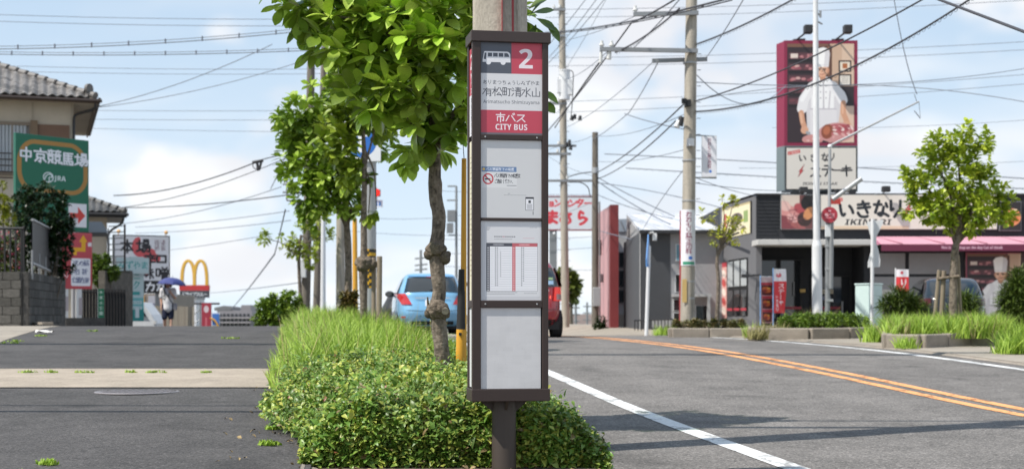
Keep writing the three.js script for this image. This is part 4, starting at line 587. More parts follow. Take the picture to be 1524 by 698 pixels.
{ // grey signpost with a blue and white road sign lost in the leaves
  const t = pole('thick grey signpost with striped tape and a blue road sign among the leaves', 24, 549.5, 500, 550, 240, 0.105, 0.105, M.galv, roadY(24) + 0.08, 'signpost', 'signpost'), at = t.userData.at;
  part('upper_tube', bar(at(541.5, 250), at(541.5, 60), 0.045, 0.04, 14), M.galv, t); part('post_cap', cyl(0.11, 0.1, 0.05, at(550, 240).x, at(550, 240).y, 0, 20), M.whitemetal, t);
  const c = at(536, 210, -0.12), bd = part('sign_board', boxAt(c.x - 0.33, c.x + 0.33, c.y - 0.33, c.y + 0.33, c.z - 0.012, c.z + 0.012, 0.01), M.whitemetal, t);
  part('print', printed(0.65, 0.65, c.x, c.y, c.z + 0.014), print(256, 256, (x) => { fill(x, '#e4e6ea', 0, 0, 256, 256); x.fillStyle = '#2f6fc4'; x.beginPath(); x.arc(128, 128, 104, 0, 7); x.fill(); x.fillStyle = '#f0f2f6'; x.fillRect(114, 70, 28, 130); x.beginPath(); x.moveTo(128, 40); x.lineTo(176, 100); x.lineTo(80, 100); x.fill(); }), bd);
  const ta = at(549.8, 400), H = S(58, 24); part('striped_tape', [new THREE.CylinderGeometry(0.107, 0.107, H, 24, 1, true).translate(ta.x, ta.y, 0)], print(64, 256, (x) => { fill(x, '#c99a1c', 0, 0, 64, 256); for (let i = 0; i < 6; i++) { x.fillStyle = '#22221e'; x.beginPath(); x.moveTo(0, i * 44); x.lineTo(64, i * 44 + 14); x.lineTo(64, i * 44 + 36); x.lineTo(0, i * 44 + 22); x.fill(); } }), t);
}
{ // traffic light far down the road
  const Z = 85, c = P(560, 287, Z), t = thing('traffic_light', 'traffic light glowing red beside the grey signpost, far down the road', 'traffic light', c), m = M.galv;
  part('housing', bx(0.5, 0.42, 0.3, -0.02, 0, 0, 0, 0.06), M.steel, t); part('visor', new THREE.CylinderGeometry(0.24, 0.24, 0.2, 24, 1, true, Math.PI / 2, Math.PI).rotateX(Math.PI / 2).translate(0, 0, 0.25), M.dark, t);
  part('red_lamp', new THREE.SphereGeometry(0.22, 20, 12).scale(1, 1, 0.3).translate(0, 0, 0.15), std({ color: col(0.3, 0.01, 0.01), emissive: col(0.95, 0.03, 0.02), emissiveIntensity: 0.9, roughness: 0.3 }), t);
  part('arm', [bar(V(0, 0.28, 0), V(-3.4, 0.5, -0.2), 0.05), bar(V(0, 0.28, 0), V(0, 0.1, 0), 0.03)], m, t); part('pole', bar(V(-3.4, 1.2, -0.2), V(-3.4, roadY(Z) - c.y, -0.2), 0.09), m, t);
  const l = new THREE.PointLight(new THREE.Color(1, 0.08, 0.04), 0.2); l.name = 'red_lamp_light'; l.position.set(0, 0, 0.5); l.castShadow = true; t.add(l);
  part('street_name_plate', [pbox(-0.15, 0.35, -0.83, -0.41, -0.015, 0.015)], print(64, 64, (x) => { fill(x, '#dfe4ec', 0, 0, 64, 64); fill(x, '#3f7fc6', 12, 12, 40, 40); fill(x, '#e8ecf2', 22, 24, 20, 6); fill(x, '#e8ecf2', 28, 14, 7, 36); }), t); part('plate_bar', bar(V(0, -0.2, 0), V(0.05, -0.45, 0), 0.02), m, t);
}
// ---------------------------------------------------------------- cables: a sagging tube from pixel to pixel
function cable(label, pts, r, m = M.wire, opt = {}) { // pts: [px, py, Z] ends, sag in pixels
  const a = P(...pts[0]), b = P(...pts[1]), sag = S(opt.sag ?? 3, (pts[0][2] + pts[1][2]) / 2), n = 16, q = [];
  for (let i = 0; i <= n; i++) { const t = i / n; q.push(a.clone().lerp(b, t).add(V(0, -sag * 4 * t * (1 - t), 0))); }
  const t = thing('overhead_cable', label, 'cable', [0, 0, 0], 0, opt.group);
  part('cable', new THREE.TubeGeometry(new THREE.CatmullRomCurve3(q), 24, r, 6), m, t);
  if (opt.twin) { const c = new THREE.CatmullRomCurve3(q.map((v) => v.clone().add(V(0, S(opt.twin, (pts[0][2] + pts[1][2]) / 2), 0)))); part('carrier_wire', new THREE.TubeGeometry(c, 24, r * 0.7, 5), m, t); const cl = []; const w = new THREE.CatmullRomCurve3(q); for (let k = 1; k < (opt.clips ?? 9); k++) { const u = k / (opt.clips ?? 9), p1 = w.getPoint(u), p2 = c.getPoint(u); cl.push(bar(p1.clone().add(V(0, -r * 1.5, 0)), p2.clone().add(V(0, r * 2.5, 0)), r * 1.6, r * 1.6, 6)); } part('clips', cl, m, t); }
  if (opt.coil) { const w = new THREE.CatmullRomCurve3(q), h = []; const N = opt.coil * 10; for (let k = 0; k <= N; k++) { const p = w.getPoint(k / N), aa = k / 10 * 6.283; h.push(p.add(V(0, Math.sin(aa) * r * 2 - r, Math.cos(aa) * r * 2))); } part('spiral_hanger', new THREE.TubeGeometry(new THREE.CatmullRomCurve3(h), N, r * 0.22, 4), m, t); }
  return t;
}
const wl = M.wirelight;
// left sky
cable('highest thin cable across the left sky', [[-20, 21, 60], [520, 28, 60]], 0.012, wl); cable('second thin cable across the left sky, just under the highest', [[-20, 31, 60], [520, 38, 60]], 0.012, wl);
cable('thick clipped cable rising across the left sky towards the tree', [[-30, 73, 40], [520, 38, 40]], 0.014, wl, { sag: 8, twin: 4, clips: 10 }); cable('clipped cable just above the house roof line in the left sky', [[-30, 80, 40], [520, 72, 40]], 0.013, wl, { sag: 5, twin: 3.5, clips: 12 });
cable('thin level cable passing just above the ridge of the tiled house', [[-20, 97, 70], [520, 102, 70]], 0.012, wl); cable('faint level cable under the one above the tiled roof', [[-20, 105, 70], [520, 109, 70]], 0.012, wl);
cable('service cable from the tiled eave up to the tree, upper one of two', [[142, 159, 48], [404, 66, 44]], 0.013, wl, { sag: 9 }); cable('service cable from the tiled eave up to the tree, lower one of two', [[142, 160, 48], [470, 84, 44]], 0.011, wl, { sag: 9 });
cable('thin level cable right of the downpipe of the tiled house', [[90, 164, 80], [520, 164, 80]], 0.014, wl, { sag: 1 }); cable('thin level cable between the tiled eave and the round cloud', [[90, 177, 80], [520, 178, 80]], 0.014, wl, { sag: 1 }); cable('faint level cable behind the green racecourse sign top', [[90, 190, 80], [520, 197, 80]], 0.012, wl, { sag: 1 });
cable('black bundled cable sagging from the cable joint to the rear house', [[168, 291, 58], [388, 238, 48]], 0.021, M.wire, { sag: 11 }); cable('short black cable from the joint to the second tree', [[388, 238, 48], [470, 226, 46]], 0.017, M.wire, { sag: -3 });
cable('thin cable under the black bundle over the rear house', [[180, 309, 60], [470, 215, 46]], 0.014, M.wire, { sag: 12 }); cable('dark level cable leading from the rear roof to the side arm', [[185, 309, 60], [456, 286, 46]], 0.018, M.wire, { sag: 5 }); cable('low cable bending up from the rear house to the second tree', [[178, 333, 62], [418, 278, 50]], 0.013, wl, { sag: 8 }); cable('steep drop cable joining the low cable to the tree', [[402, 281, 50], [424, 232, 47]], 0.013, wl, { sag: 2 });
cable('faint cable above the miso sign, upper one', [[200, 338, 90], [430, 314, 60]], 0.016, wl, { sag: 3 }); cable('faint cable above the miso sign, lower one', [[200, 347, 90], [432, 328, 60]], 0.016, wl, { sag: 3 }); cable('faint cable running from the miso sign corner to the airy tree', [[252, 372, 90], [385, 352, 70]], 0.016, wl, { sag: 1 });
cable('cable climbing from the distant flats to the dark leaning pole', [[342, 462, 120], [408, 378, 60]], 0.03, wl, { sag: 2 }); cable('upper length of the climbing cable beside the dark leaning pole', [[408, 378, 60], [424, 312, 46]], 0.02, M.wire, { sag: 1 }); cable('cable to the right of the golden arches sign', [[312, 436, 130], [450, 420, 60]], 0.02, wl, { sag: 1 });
{ const c = P(384, 241, 48), t = thing('cable_joint', 'dark cable joint with looped tails hanging left of the second tree', 'cable joint', c); part('sleeve', [bar(V(-0.2, -0.02, 0), V(0.15, 0.05, 0), 0.05, 0.05, 10), bar(V(-0.05, 0, 0), V(0, -0.28, 0), 0.04, 0.06, 8), bar(V(0.1, 0, 0), V(0.02, -0.22, 0), 0.03, 0.05, 8)], M.dark, t); part('loop', new THREE.TorusGeometry(0.13, 0.016, 6, 18).translate(-0.06, -0.1, 0), M.wire, t); }
// crossing above the picture; their shadows fall over pavement and road
for (const [s, zg, h, r] of [['thin bundled cable crossing over the street above the picture, nearest the sign', 9.95, 7.2, 0.03], ['thick bundled cable crossing over the street above the picture', 9.35, 7.4, 0.06], ['fat splice cable crossing over the street above the picture beyond the pale band', 18.9, 7.2, 0.15], ['slim cable crossing over the street above the picture near the crest', 24, 7.2, 0.05]]) { const z = zg - sunDir.z / sunDir.y * h, t = thing('overhead_cable', s, 'cable', [0, 0, 0]); part('cable', new THREE.TubeGeometry(new THREE.CatmullRomCurve3(steps(-24, 16, 8).map((x, i) => V(x, EYE - 0.9 + h - 0.5 * Math.sin(i / 8 * Math.PI), -z + x * 0.012))), 40, r, 8), M.wire, t); }
// centre sky
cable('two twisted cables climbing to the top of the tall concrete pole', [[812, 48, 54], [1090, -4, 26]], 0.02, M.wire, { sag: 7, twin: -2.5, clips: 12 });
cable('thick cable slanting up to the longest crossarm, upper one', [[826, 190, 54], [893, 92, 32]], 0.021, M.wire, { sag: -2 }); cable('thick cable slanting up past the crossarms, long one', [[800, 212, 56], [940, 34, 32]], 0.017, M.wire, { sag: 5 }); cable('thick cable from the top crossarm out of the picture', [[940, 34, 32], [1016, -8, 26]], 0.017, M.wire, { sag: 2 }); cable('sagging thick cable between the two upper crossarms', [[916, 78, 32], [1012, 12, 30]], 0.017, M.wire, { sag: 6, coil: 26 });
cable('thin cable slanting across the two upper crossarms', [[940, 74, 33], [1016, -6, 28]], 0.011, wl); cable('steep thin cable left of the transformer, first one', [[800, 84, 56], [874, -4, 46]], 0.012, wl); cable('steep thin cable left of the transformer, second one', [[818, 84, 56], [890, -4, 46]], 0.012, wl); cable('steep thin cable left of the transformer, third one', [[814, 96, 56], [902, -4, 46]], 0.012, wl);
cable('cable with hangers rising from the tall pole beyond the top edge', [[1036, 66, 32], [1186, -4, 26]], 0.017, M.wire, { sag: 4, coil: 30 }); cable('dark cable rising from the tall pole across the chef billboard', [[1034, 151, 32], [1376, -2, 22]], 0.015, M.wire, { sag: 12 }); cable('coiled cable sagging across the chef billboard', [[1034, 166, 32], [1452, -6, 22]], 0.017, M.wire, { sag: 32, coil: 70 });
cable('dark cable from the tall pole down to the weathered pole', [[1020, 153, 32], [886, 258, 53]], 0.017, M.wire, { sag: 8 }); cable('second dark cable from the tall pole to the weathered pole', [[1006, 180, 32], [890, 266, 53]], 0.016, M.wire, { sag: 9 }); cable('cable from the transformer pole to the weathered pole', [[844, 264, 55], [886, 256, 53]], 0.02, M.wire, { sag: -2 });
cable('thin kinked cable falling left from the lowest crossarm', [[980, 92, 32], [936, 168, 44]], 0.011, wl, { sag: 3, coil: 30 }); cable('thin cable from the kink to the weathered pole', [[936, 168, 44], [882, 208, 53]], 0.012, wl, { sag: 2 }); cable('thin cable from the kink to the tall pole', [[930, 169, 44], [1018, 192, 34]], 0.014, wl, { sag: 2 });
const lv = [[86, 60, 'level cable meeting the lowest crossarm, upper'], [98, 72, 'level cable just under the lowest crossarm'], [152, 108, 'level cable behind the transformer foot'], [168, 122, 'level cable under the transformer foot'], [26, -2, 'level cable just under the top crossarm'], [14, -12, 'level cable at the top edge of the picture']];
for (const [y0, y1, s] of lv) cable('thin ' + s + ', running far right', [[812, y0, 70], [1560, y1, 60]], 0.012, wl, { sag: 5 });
cable('dark cable at mid height passing behind the tall pole to the billboard', [[900, 229, 60], [1560, 268, 50]], 0.02, wl, { sag: -2 }); cable('second dark cable under it, passing the billboard lettering', [[932, 250, 60], [1560, 282, 50]], 0.018, wl, { sag: 2, coil: 50 });
cable('thick black cable in the top right corner', [[1380, -8, 18], [1560, 60, 14]], 0.016, M.wire, { sag: 0 }); cable('thin cable sloping down right of the billboard', [[1040, 148, 40], [1560, 158, 34]], 0.01, wl, { sag: -26 });
cable('loose hanging cable right of the billboard', [[1331, -6, 28], [1366, 140, 28]], 0.009, wl, { sag: 16 }); cable('slack loop hanging right of the tall pole', [[1038, 112, 33], [1170, 128, 40]], 0.011, wl, { sag: 34 });
cable('cable fanning right from the weathered pole, upper', [[890, 264, 53], [1004, 322, 46]], 0.018, wl, { sag: 2 }); cable('cable fanning right from the weathered pole, lower', [[890, 270, 53], [998, 334, 46]], 0.018, wl, { sag: 3 }); cable('cable from the weathered pole over the red fin', [[890, 290, 53], [1002, 326, 46]], 0.014, wl, { sag: 3 }); cable('long cable from the weathered pole to the steak house', [[890, 272, 53], [1084, 312, 44]], 0.014, wl, { sag: -4 }); cable('low cable crossing the pink wall', [[880, 340, 54], [975, 364, 47]], 0.016, wl, { sag: 1 });
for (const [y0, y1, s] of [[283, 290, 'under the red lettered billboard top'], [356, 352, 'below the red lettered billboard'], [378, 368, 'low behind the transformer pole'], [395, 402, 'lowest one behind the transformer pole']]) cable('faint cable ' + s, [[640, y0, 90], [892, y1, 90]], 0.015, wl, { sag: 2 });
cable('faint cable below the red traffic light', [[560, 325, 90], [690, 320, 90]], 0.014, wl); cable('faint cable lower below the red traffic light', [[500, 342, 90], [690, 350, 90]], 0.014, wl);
// a finer web between the poles right of the centre
[['from the transformer to the top crossarm', 838, 60, 55, 945, 24, 33, 4], ['from the transformer to the middle crossarm', 840, 118, 55, 905, 76, 33, 6], ['from the transformer foot up past the lowest crossarm', 842, 190, 55, 972, 92, 33, 8], ['from the cable joints to the weathered pole top', 850, 212, 55, 886, 200, 53, 2], ['from the weathered pole top to the tall pole clamp', 886, 202, 53, 1024, 168, 32, 9], ['from the low arms of the transformer pole to the weathered pole', 812, 230, 56, 884, 262, 53, 4], ['running level from the weathered pole to the tall pole', 888, 240, 53, 1022, 222, 32, 6], ['from the tall pole down to the charcoal eave', 1020, 250, 32, 958, 340, 46, -4], ['from the tall pole to the restaurant corner', 1030, 262, 32, 1128, 292, 42, 3], ['leaving the tall pole to the right below the crossarms', 1034, 122, 32, 1560, 96, 40, 16], ['leaving the tall pole to the right under the banner', 1034, 272, 32, 1180, 284, 44, 3], ['falling from the top edge to the transformer', 905, -6, 48, 842, 102, 55, 3], ['from the top edge to the lowest crossarm', 1110, -6, 24, 1050, 88, 32, 3], ['behind the lamp post to the right edge', 1150, 190, 60, 1560, 176, 60, 5], ['high over the restaurant to the right edge', 1100, 250, 60, 1560, 238, 60, 4], ['from the steep bundle to the far left pole arms', 690, 250, 70, 842, 214, 55, 5], ['beside the red lettering', 800, 330, 80, 884, 300, 53, 2]].forEach(([s, x0, y0, z0, x1, y1, z1, sag]) => cable('fine cable ' + s, [[x0, y0, z0], [x1, y1, z1]], 0.0085, wl, { sag }));
// ---------------------------------------------------------------- left side: wall, fence, signs, houses
const stucco = withMap(col(0.50, 0.45, 0.375), T.soft, 0.9, 0.003), stuccoDark = withMap(col(0.40, 0.36, 0.30), T.soft, 0.9, 0.003);
const frontY = (Z) => walkY(Z) - 0.02;
// a vertical board seen from the camera: pixel edges at two depths; returns { geo (front plane with uv), box, parts along the board }
function boardFrame(xa, Za, xb, Zb, yTop, yBot) { // yTop, yBot in pixels at the first depth
  const a = P(xa, yBot, Za), a2 = P(xa, yTop, Za), b = P(xb, yBot, Zb), w = Math.hypot(b.x - a.x, b.z - a.z), h = a2.y - a.y, ry = Math.atan2(-(b.z - a.z), b.x - a.x);
  return { pos: V((a.x + b.x) / 2, a.y, (a.z + b.z) / 2), w, h, ry };
}
{ // block wall: a short return facing the camera, then a long run beside the pavement
  const t = thing('block_wall', 'weathered grey concrete block wall along the left edge of the pavement', 'wall'), r = rng(61);
  const corner = P(37, 488, 33), far = P(92, 484, 39.5), left = V(corner.x - 4.5, 0, corner.z - 0.3), y0 = frontY(33) - 0.12, H = 1.35;
  const mats = [0, 1, 2, 3].map((i) => withMap(col(0.115 + i * 0.022, 0.112 + i * 0.021, 0.104 + i * 0.02), T.block, 0.95, 0.006)), cache = {};
  const run = (a, b, rows, skipFirst) => { const L = Math.hypot(b.x - a.x, b.z - a.z), ry = Math.atan2(-(b.z - a.z), b.x - a.x), bw = 0.4, n = Math.ceil(L / bw), bh = H / rows; const core = bx(L, H - 0.02, 0.1, 0, y0 + H / 2 - 0.01, 0, ry); core.translate((a.x + b.x) / 2, 0, (a.z + b.z) / 2); part('mortar', core, M.blockd, t);
    for (let j = 0; j < rows; j++) for (let i = 0; i < n; i++) { const x0 = Math.max(0, i * bw - (j % 2 ? bw / 2 : 0)), x1 = Math.min(L, (i + 1) * bw - (j % 2 ? bw / 2 : 0)); if (x1 - x0 < 0.08) continue; const w = +(x1 - x0 - 0.012).toFixed(3), k = w + '_' + rows; cache[k] ??= new RoundedBoxGeometry(w, bh - 0.012, 0.15, 1, 0.006); const o = part('block', cache[k], mats[Math.floor(r() * 4)], t), u = (x0 + x1) / 2 / L; o.position.set(lerp(a.x, b.x, u), y0 + bh * (j + 0.5), lerp(a.z, b.z, u)); o.rotation.y = ry; o.translateZ((r() - 0.5) * 0.006); } };
  run(V(corner.x, 0, corner.z), V(far.x, 0, far.z), 7); run(left, V(corner.x - 0.08, 0, corner.z - 0.02), 7);
  // gutter board leaning at the foot of the wall
  const g = P(56, 487, 33.5), k = thing('fallen_kerb_plate', 'pale plate lying at the foot of the block wall', 'plate', [g.x, walkY(33) + 0.03, g.z], -1.0); part('plate', bx(1.5, 0.06, 0.25, 0, 0.03, 0, 0, 0.01), M.kerb, k);
}
{ // railing over the return
  const Z = 33.3, t = thing('railing', 'black metal railing on the return of the block wall at the left edge', 'railing'), bars = []; const yA = P(0, 340, Z).y, yB = P(0, 408, Z).y;
  part('rail', bar(V(P(-60, 0, Z).x, yA, -Z), V(P(34, 0, Z).x, yA, -Z), 0.03), M.black, t); part('rail', bar(V(P(-60, 0, Z).x, yB, -Z), V(P(34, 0, Z).x, yB, -Z), 0.03), M.black, t);
  for (let x = -60; x <= 34; x += 8.2) part('baluster', bx(0.035, yA - yB, 0.035, P(x, 0, Z).x, (yA + yB) / 2, -Z), M.black, t);
  part('post', bx(0.06, yA - yB + 0.1, 0.06, P(33, 0, Z).x, (yA + yB) / 2, -Z - 0.02), M.black, t);
}
{ // dark board fence over the long run
  const t = thing('panel_fence', 'black panel fence with pale rails on top of the block wall', 'fence'), za = 33.1, zb = 41, q = (px, py, Z) => P(px, py, Z);
  const A0 = q(46.5, 327, za), A1 = q(46.5, 392, za), B0 = q(90, 349, zb), B1 = q(90, 411, zb), ry = Math.atan2(-(B0.z - A0.z), B0.x - A0.x), L = Math.hypot(B0.x - A0.x, B0.z - A0.z);
  const panel = quadGrid((u, v) => { const p = A1.clone().lerp(B1, u).lerp(A0.clone().lerp(B0, u), v); return [p.x, p.y, p.z]; }, 6, 2); part('panel', [panel, panel.clone().translate(-0.03, 0, -0.01)], M.dark, t);
  part('rail', bar(A0, B0, 0.03), M.galv, t); part('rail', bar(A1, B1, 0.035), M.galv, t); void ry; void L;
  for (let i = 0; i <= 5; i++) { const u = i / 5, p = A1.clone().lerp(B1, u); part('post', bar(p.clone().add(V(0, -0.35, 0)), p.clone().add(V(0, 0.3, 0)), 0.025), M.steel, t); }
}
shrub('garden_tree', 'dense dark green garden tree behind the black panel fence', 'tree', 37.5, 65, frontY(37), [[62, 320, 44, 0], [80, 345, 30, 0.2], [40, 310, 26, 0.1], [90, 330, 22, 0], [60, 288, 22, 0], [50, 350, 40, 0], [88, 365, 24, 0], [95, 400, 18, 0.5], [60, 385, 40, 0.4], [36, 290, 18, 0], [84, 300, 18, 0]], 900, { color: greens([0.012, 0.035, 0.008], [0.035, 0.085, 0.018]), size: [1, 1.8], shell: 0.5 });
shrub('garden_shrub', 'yellow green shrub above the railing at the left edge', 'shrub', 36, 5, frontY(36), [[4, 300, 14, 0], [12, 325, 14, 0], [-6, 320, 16, 0], [2, 275, 8, 0]], 130, { color: greens([0.2, 0.26, 0.02], [0.48, 0.50, 0.06]) });
{ // pink azalea behind the railing
  const t = shrub('flowering_shrub', 'green shrub full of pink flowers behind the black railing', 'shrub', 35.2, 12, frontY(35), [[6, 370, 20, 0], [22, 385, 16, 0], [10, 395, 22, 0], [-10, 380, 20, 0], [26, 405, 12, 0], [6, 412, 18, 0]], 240, { color: greens([0.06, 0.11, 0.012], [0.16, 0.24, 0.03]) }), r = rng(66), A = [];
  for (let i = 0; i < 260; i++) { const p = P(-20 + 54 * r(), 346 + 58 * r(), 34.85 + 0.5 * r()).sub(t.position); A.push({ p, q: orient(V(r() - 0.5, 0.3, r() - 0.2), V(0, 1, 0.6), r()), s: 1.5, c: _c.clone().setRGB(0.62, lerp(0.05, 0.22, r()), lerp(0.12, 0.3, r())) }); } instanced('blossoms', tinyLeaf[0], foliage, A, t);
}
{ // racecourse sign
  const f = boardFrame(22, 42, 131, 44, 197, 340), t = thing('billboard', 'green racecourse billboard with white lettering and an orange oval behind the dark tree', 'billboard', f.pos, f.ry), W = 660, H = 860;
  part('board', boxAt(-f.w / 2, f.w / 2, 0, f.h, -0.12, -0.004, 0.01), paint(0.02, 0.13, 0.09), t);
  part('print', printed(f.w - 0.03, f.h - 0.03, 0, f.h / 2, 0), print(W, H, (c) => {
    fill(c, '#14694f', 0, 0, W, H); c.strokeStyle = '#a97c3c'; c.lineWidth = 40; c.lineJoin = 'round'; c.beginPath(); c.moveTo(150, 60); c.lineTo(500, 60); c.quadraticCurveTo(610, 90, 632, 230); c.lineTo(632, 380); c.quadraticCurveTo(600, 500, 500, 505); c.lineTo(150, 505); c.quadraticCurveTo(34, 480, 26, 330); c.lineTo(26, 230); c.quadraticCurveTo(50, 80, 150, 60); c.stroke();
    write(c, '中京競馬場', 20, 120, 128, 127, '#124f3e', 0.2); write(c, '中京競馬場', 20, 118, 128, 127, '#e9eaf0', 0.135);
    c.strokeStyle = '#dfe6e8'; c.lineWidth = 9; c.beginPath(); c.arc(286, 376, 44, 0, 7); c.stroke(); c.beginPath(); c.moveTo(254, 400); c.quadraticCurveTo(262, 350, 300, 346); c.quadraticCurveTo(322, 352, 318, 376); c.quadraticCurveTo(296, 366, 290, 386); c.quadraticCurveTo(300, 406, 290, 416); c.stroke();
    latin(c, 'JRA', 342, 400, 62, '#dfe6e8', 'bold', 104);
    fill(c, '#e6e6ea', 470, 600, 172, 222); c.fillStyle = '#d2453c'; c.beginPath(); c.moveTo(484, 690); c.lineTo(560, 690); c.lineTo(560, 630); c.lineTo(630, 712); c.lineTo(560, 792); c.lineTo(560, 736); c.lineTo(484, 736); c.closePath(); c.fill();
  }, 0.5), t);
  part('leg', cyl(0.06, 0.06, 3.6, -f.w * 0.3, -3.5, -0.08), M.galv, t); part('leg', cyl(0.06, 0.06, 3.6, f.w * 0.3, -3.5, -0.08), M.galv, t);
}
{ // red direction sign on two white legs
  const f = boardFrame(91, 42.3, 136, 42.8, 346, 430), t = thing('direction_sign', 'red direction sign with a yellow bent arrow on two white legs', 'sign', f.pos, f.ry), W = 330, H = 620;
  part('board', boxAt(-f.w / 2, f.w / 2, 0, f.h, -0.1, -0.004, 0.01), paint(0.42, 0.06, 0.075), t);
  part('print', printed(f.w - 0.02, f.h - 0.02, 0, f.h / 2, 0), print(W, H, (c) => { fill(c, '#b9474f', 0, 0, W, H); fill(c, '#c04a54', 90, 0, 240, H); c.fillStyle = '#e7ab24'; c.beginPath(); for (const [x, y] of [[118, 244], [118, 160], [212, 160], [212, 96], [186, 96], [232, 14], [280, 96], [258, 96], [258, 204], [160, 204], [160, 244]]) c.lineTo(x, y); c.fill(); fill(c, '#e8e2e4', 286, 100, 40, 44);
    c.fillStyle = '#e8e8ee'; c.beginPath(); c.roundRect?.(96, 280, 216, 310, 18); c.fill(); if (!c.roundRect) fill(c, '#e8e8ee', 96, 280, 216, 310); write(c, '次の筋', 116, 300, 62, 60, '#3b4778', 0.12); write(c, '右折', 130, 392, 66, 86, '#3b4778', 0.12); write(c, '公園左折', 104, 490, 62, 49, '#3b4778', 0.12, 0.8); write(c, 'り', 10, 440, 70, 60, '#e8d0d2', 0.14); }, 0.5), t);
  part('leg', bx(0.12, 1.3, 0.1, -f.w * 0.36, -0.6, -0.06), M.whitemetal, t); part('leg', bx(0.15, 1.3, 0.1, f.w * 0.07, -0.6, -0.06), M.whitemetal, t);
  part('leg_wrap', bx(0.13, 0.42, 0.11, -f.w * 0.36, -0.42, -0.06), paint(0.45, 0.4, 0.42), t); part('leg_wrap', bx(0.1, 0.5, 0.11, f.w * 0.11, -0.5, -0.055), paint(0.45, 0.4, 0.42), t);
}
// Japanese pan tile: an S in section, a thick rounded nose
const panTile = (() => { const pos = [], idx = [], uv = [], n = 8, w = 0.30, L = 0.30; const h = (u) => 0.034 * Math.sin(u * Math.PI * 2) + (u > 0.8 ? 0.012 : 0); for (let j = 0; j < 3; j++) for (let i = 0; i <= n; i++) { const u = i / n, z = j === 0 ? L * 0.5 : j === 1 ? L * 0.5 : -L * 0.6, y = h(u) + (j === 0 ? -0.03 : j === 1 ? 0.012 : -0.012); pos.push((u - 0.5) * w, y, z); uv.push(u, j / 2); } for (let j = 0; j < 2; j++) for (let i = 0; i < n; i++) { const a = j * (n + 1) + i, b = a + n + 1; idx.push(a, a + 1, b, b, a + 1, b + 1); } const g = new THREE.BufferGeometry(); g.setAttribute('position', new THREE.Float32BufferAttribute(pos, 3)); g.setAttribute('uv', new THREE.Float32BufferAttribute(uv, 2)); g.setIndex(idx); const f = g.toNonIndexed(); f.computeVertexNormals(); return f; })();
function tiledSlope(parent, origin, across, up, width, height, keep, seed, mats) { // origin: eave corner; across: unit vector along the eave; up: unit vector up the slope
  const r = rng(seed), nrm = V(0, 0, 0).crossVectors(up, across).normalize(), q = new THREE.Quaternion().setFromRotationMatrix(new THREE.Matrix4().makeBasis(across.clone().multiplyScalar(-1), nrm, up.clone().multiplyScalar(-1)));
  for (let j = 0; j * 0.25 < height; j++) for (let i = 0; i * 0.285 < width; i++) { const u = (i + 0.5) * 0.285, v = (j + 0.5) * 0.25; if (!keep(u, v)) continue; const o = part('roof_tile', panTile, mats[Math.floor(r() * mats.length)], parent); o.quaternion.copy(q); o.position.copy(origin).addScaledVector(across, u).addScaledVector(up, v).addScaledVector(nrm, 0.05 + (r() - 0.5) * 0.008); }
}
const tileMats = [0.17, 0.21, 0.25, 0.14].map((k) => std({ color: col(k * 1.06, k * 0.98, k * 0.92), roughness: 0.5, map: T.soft }));
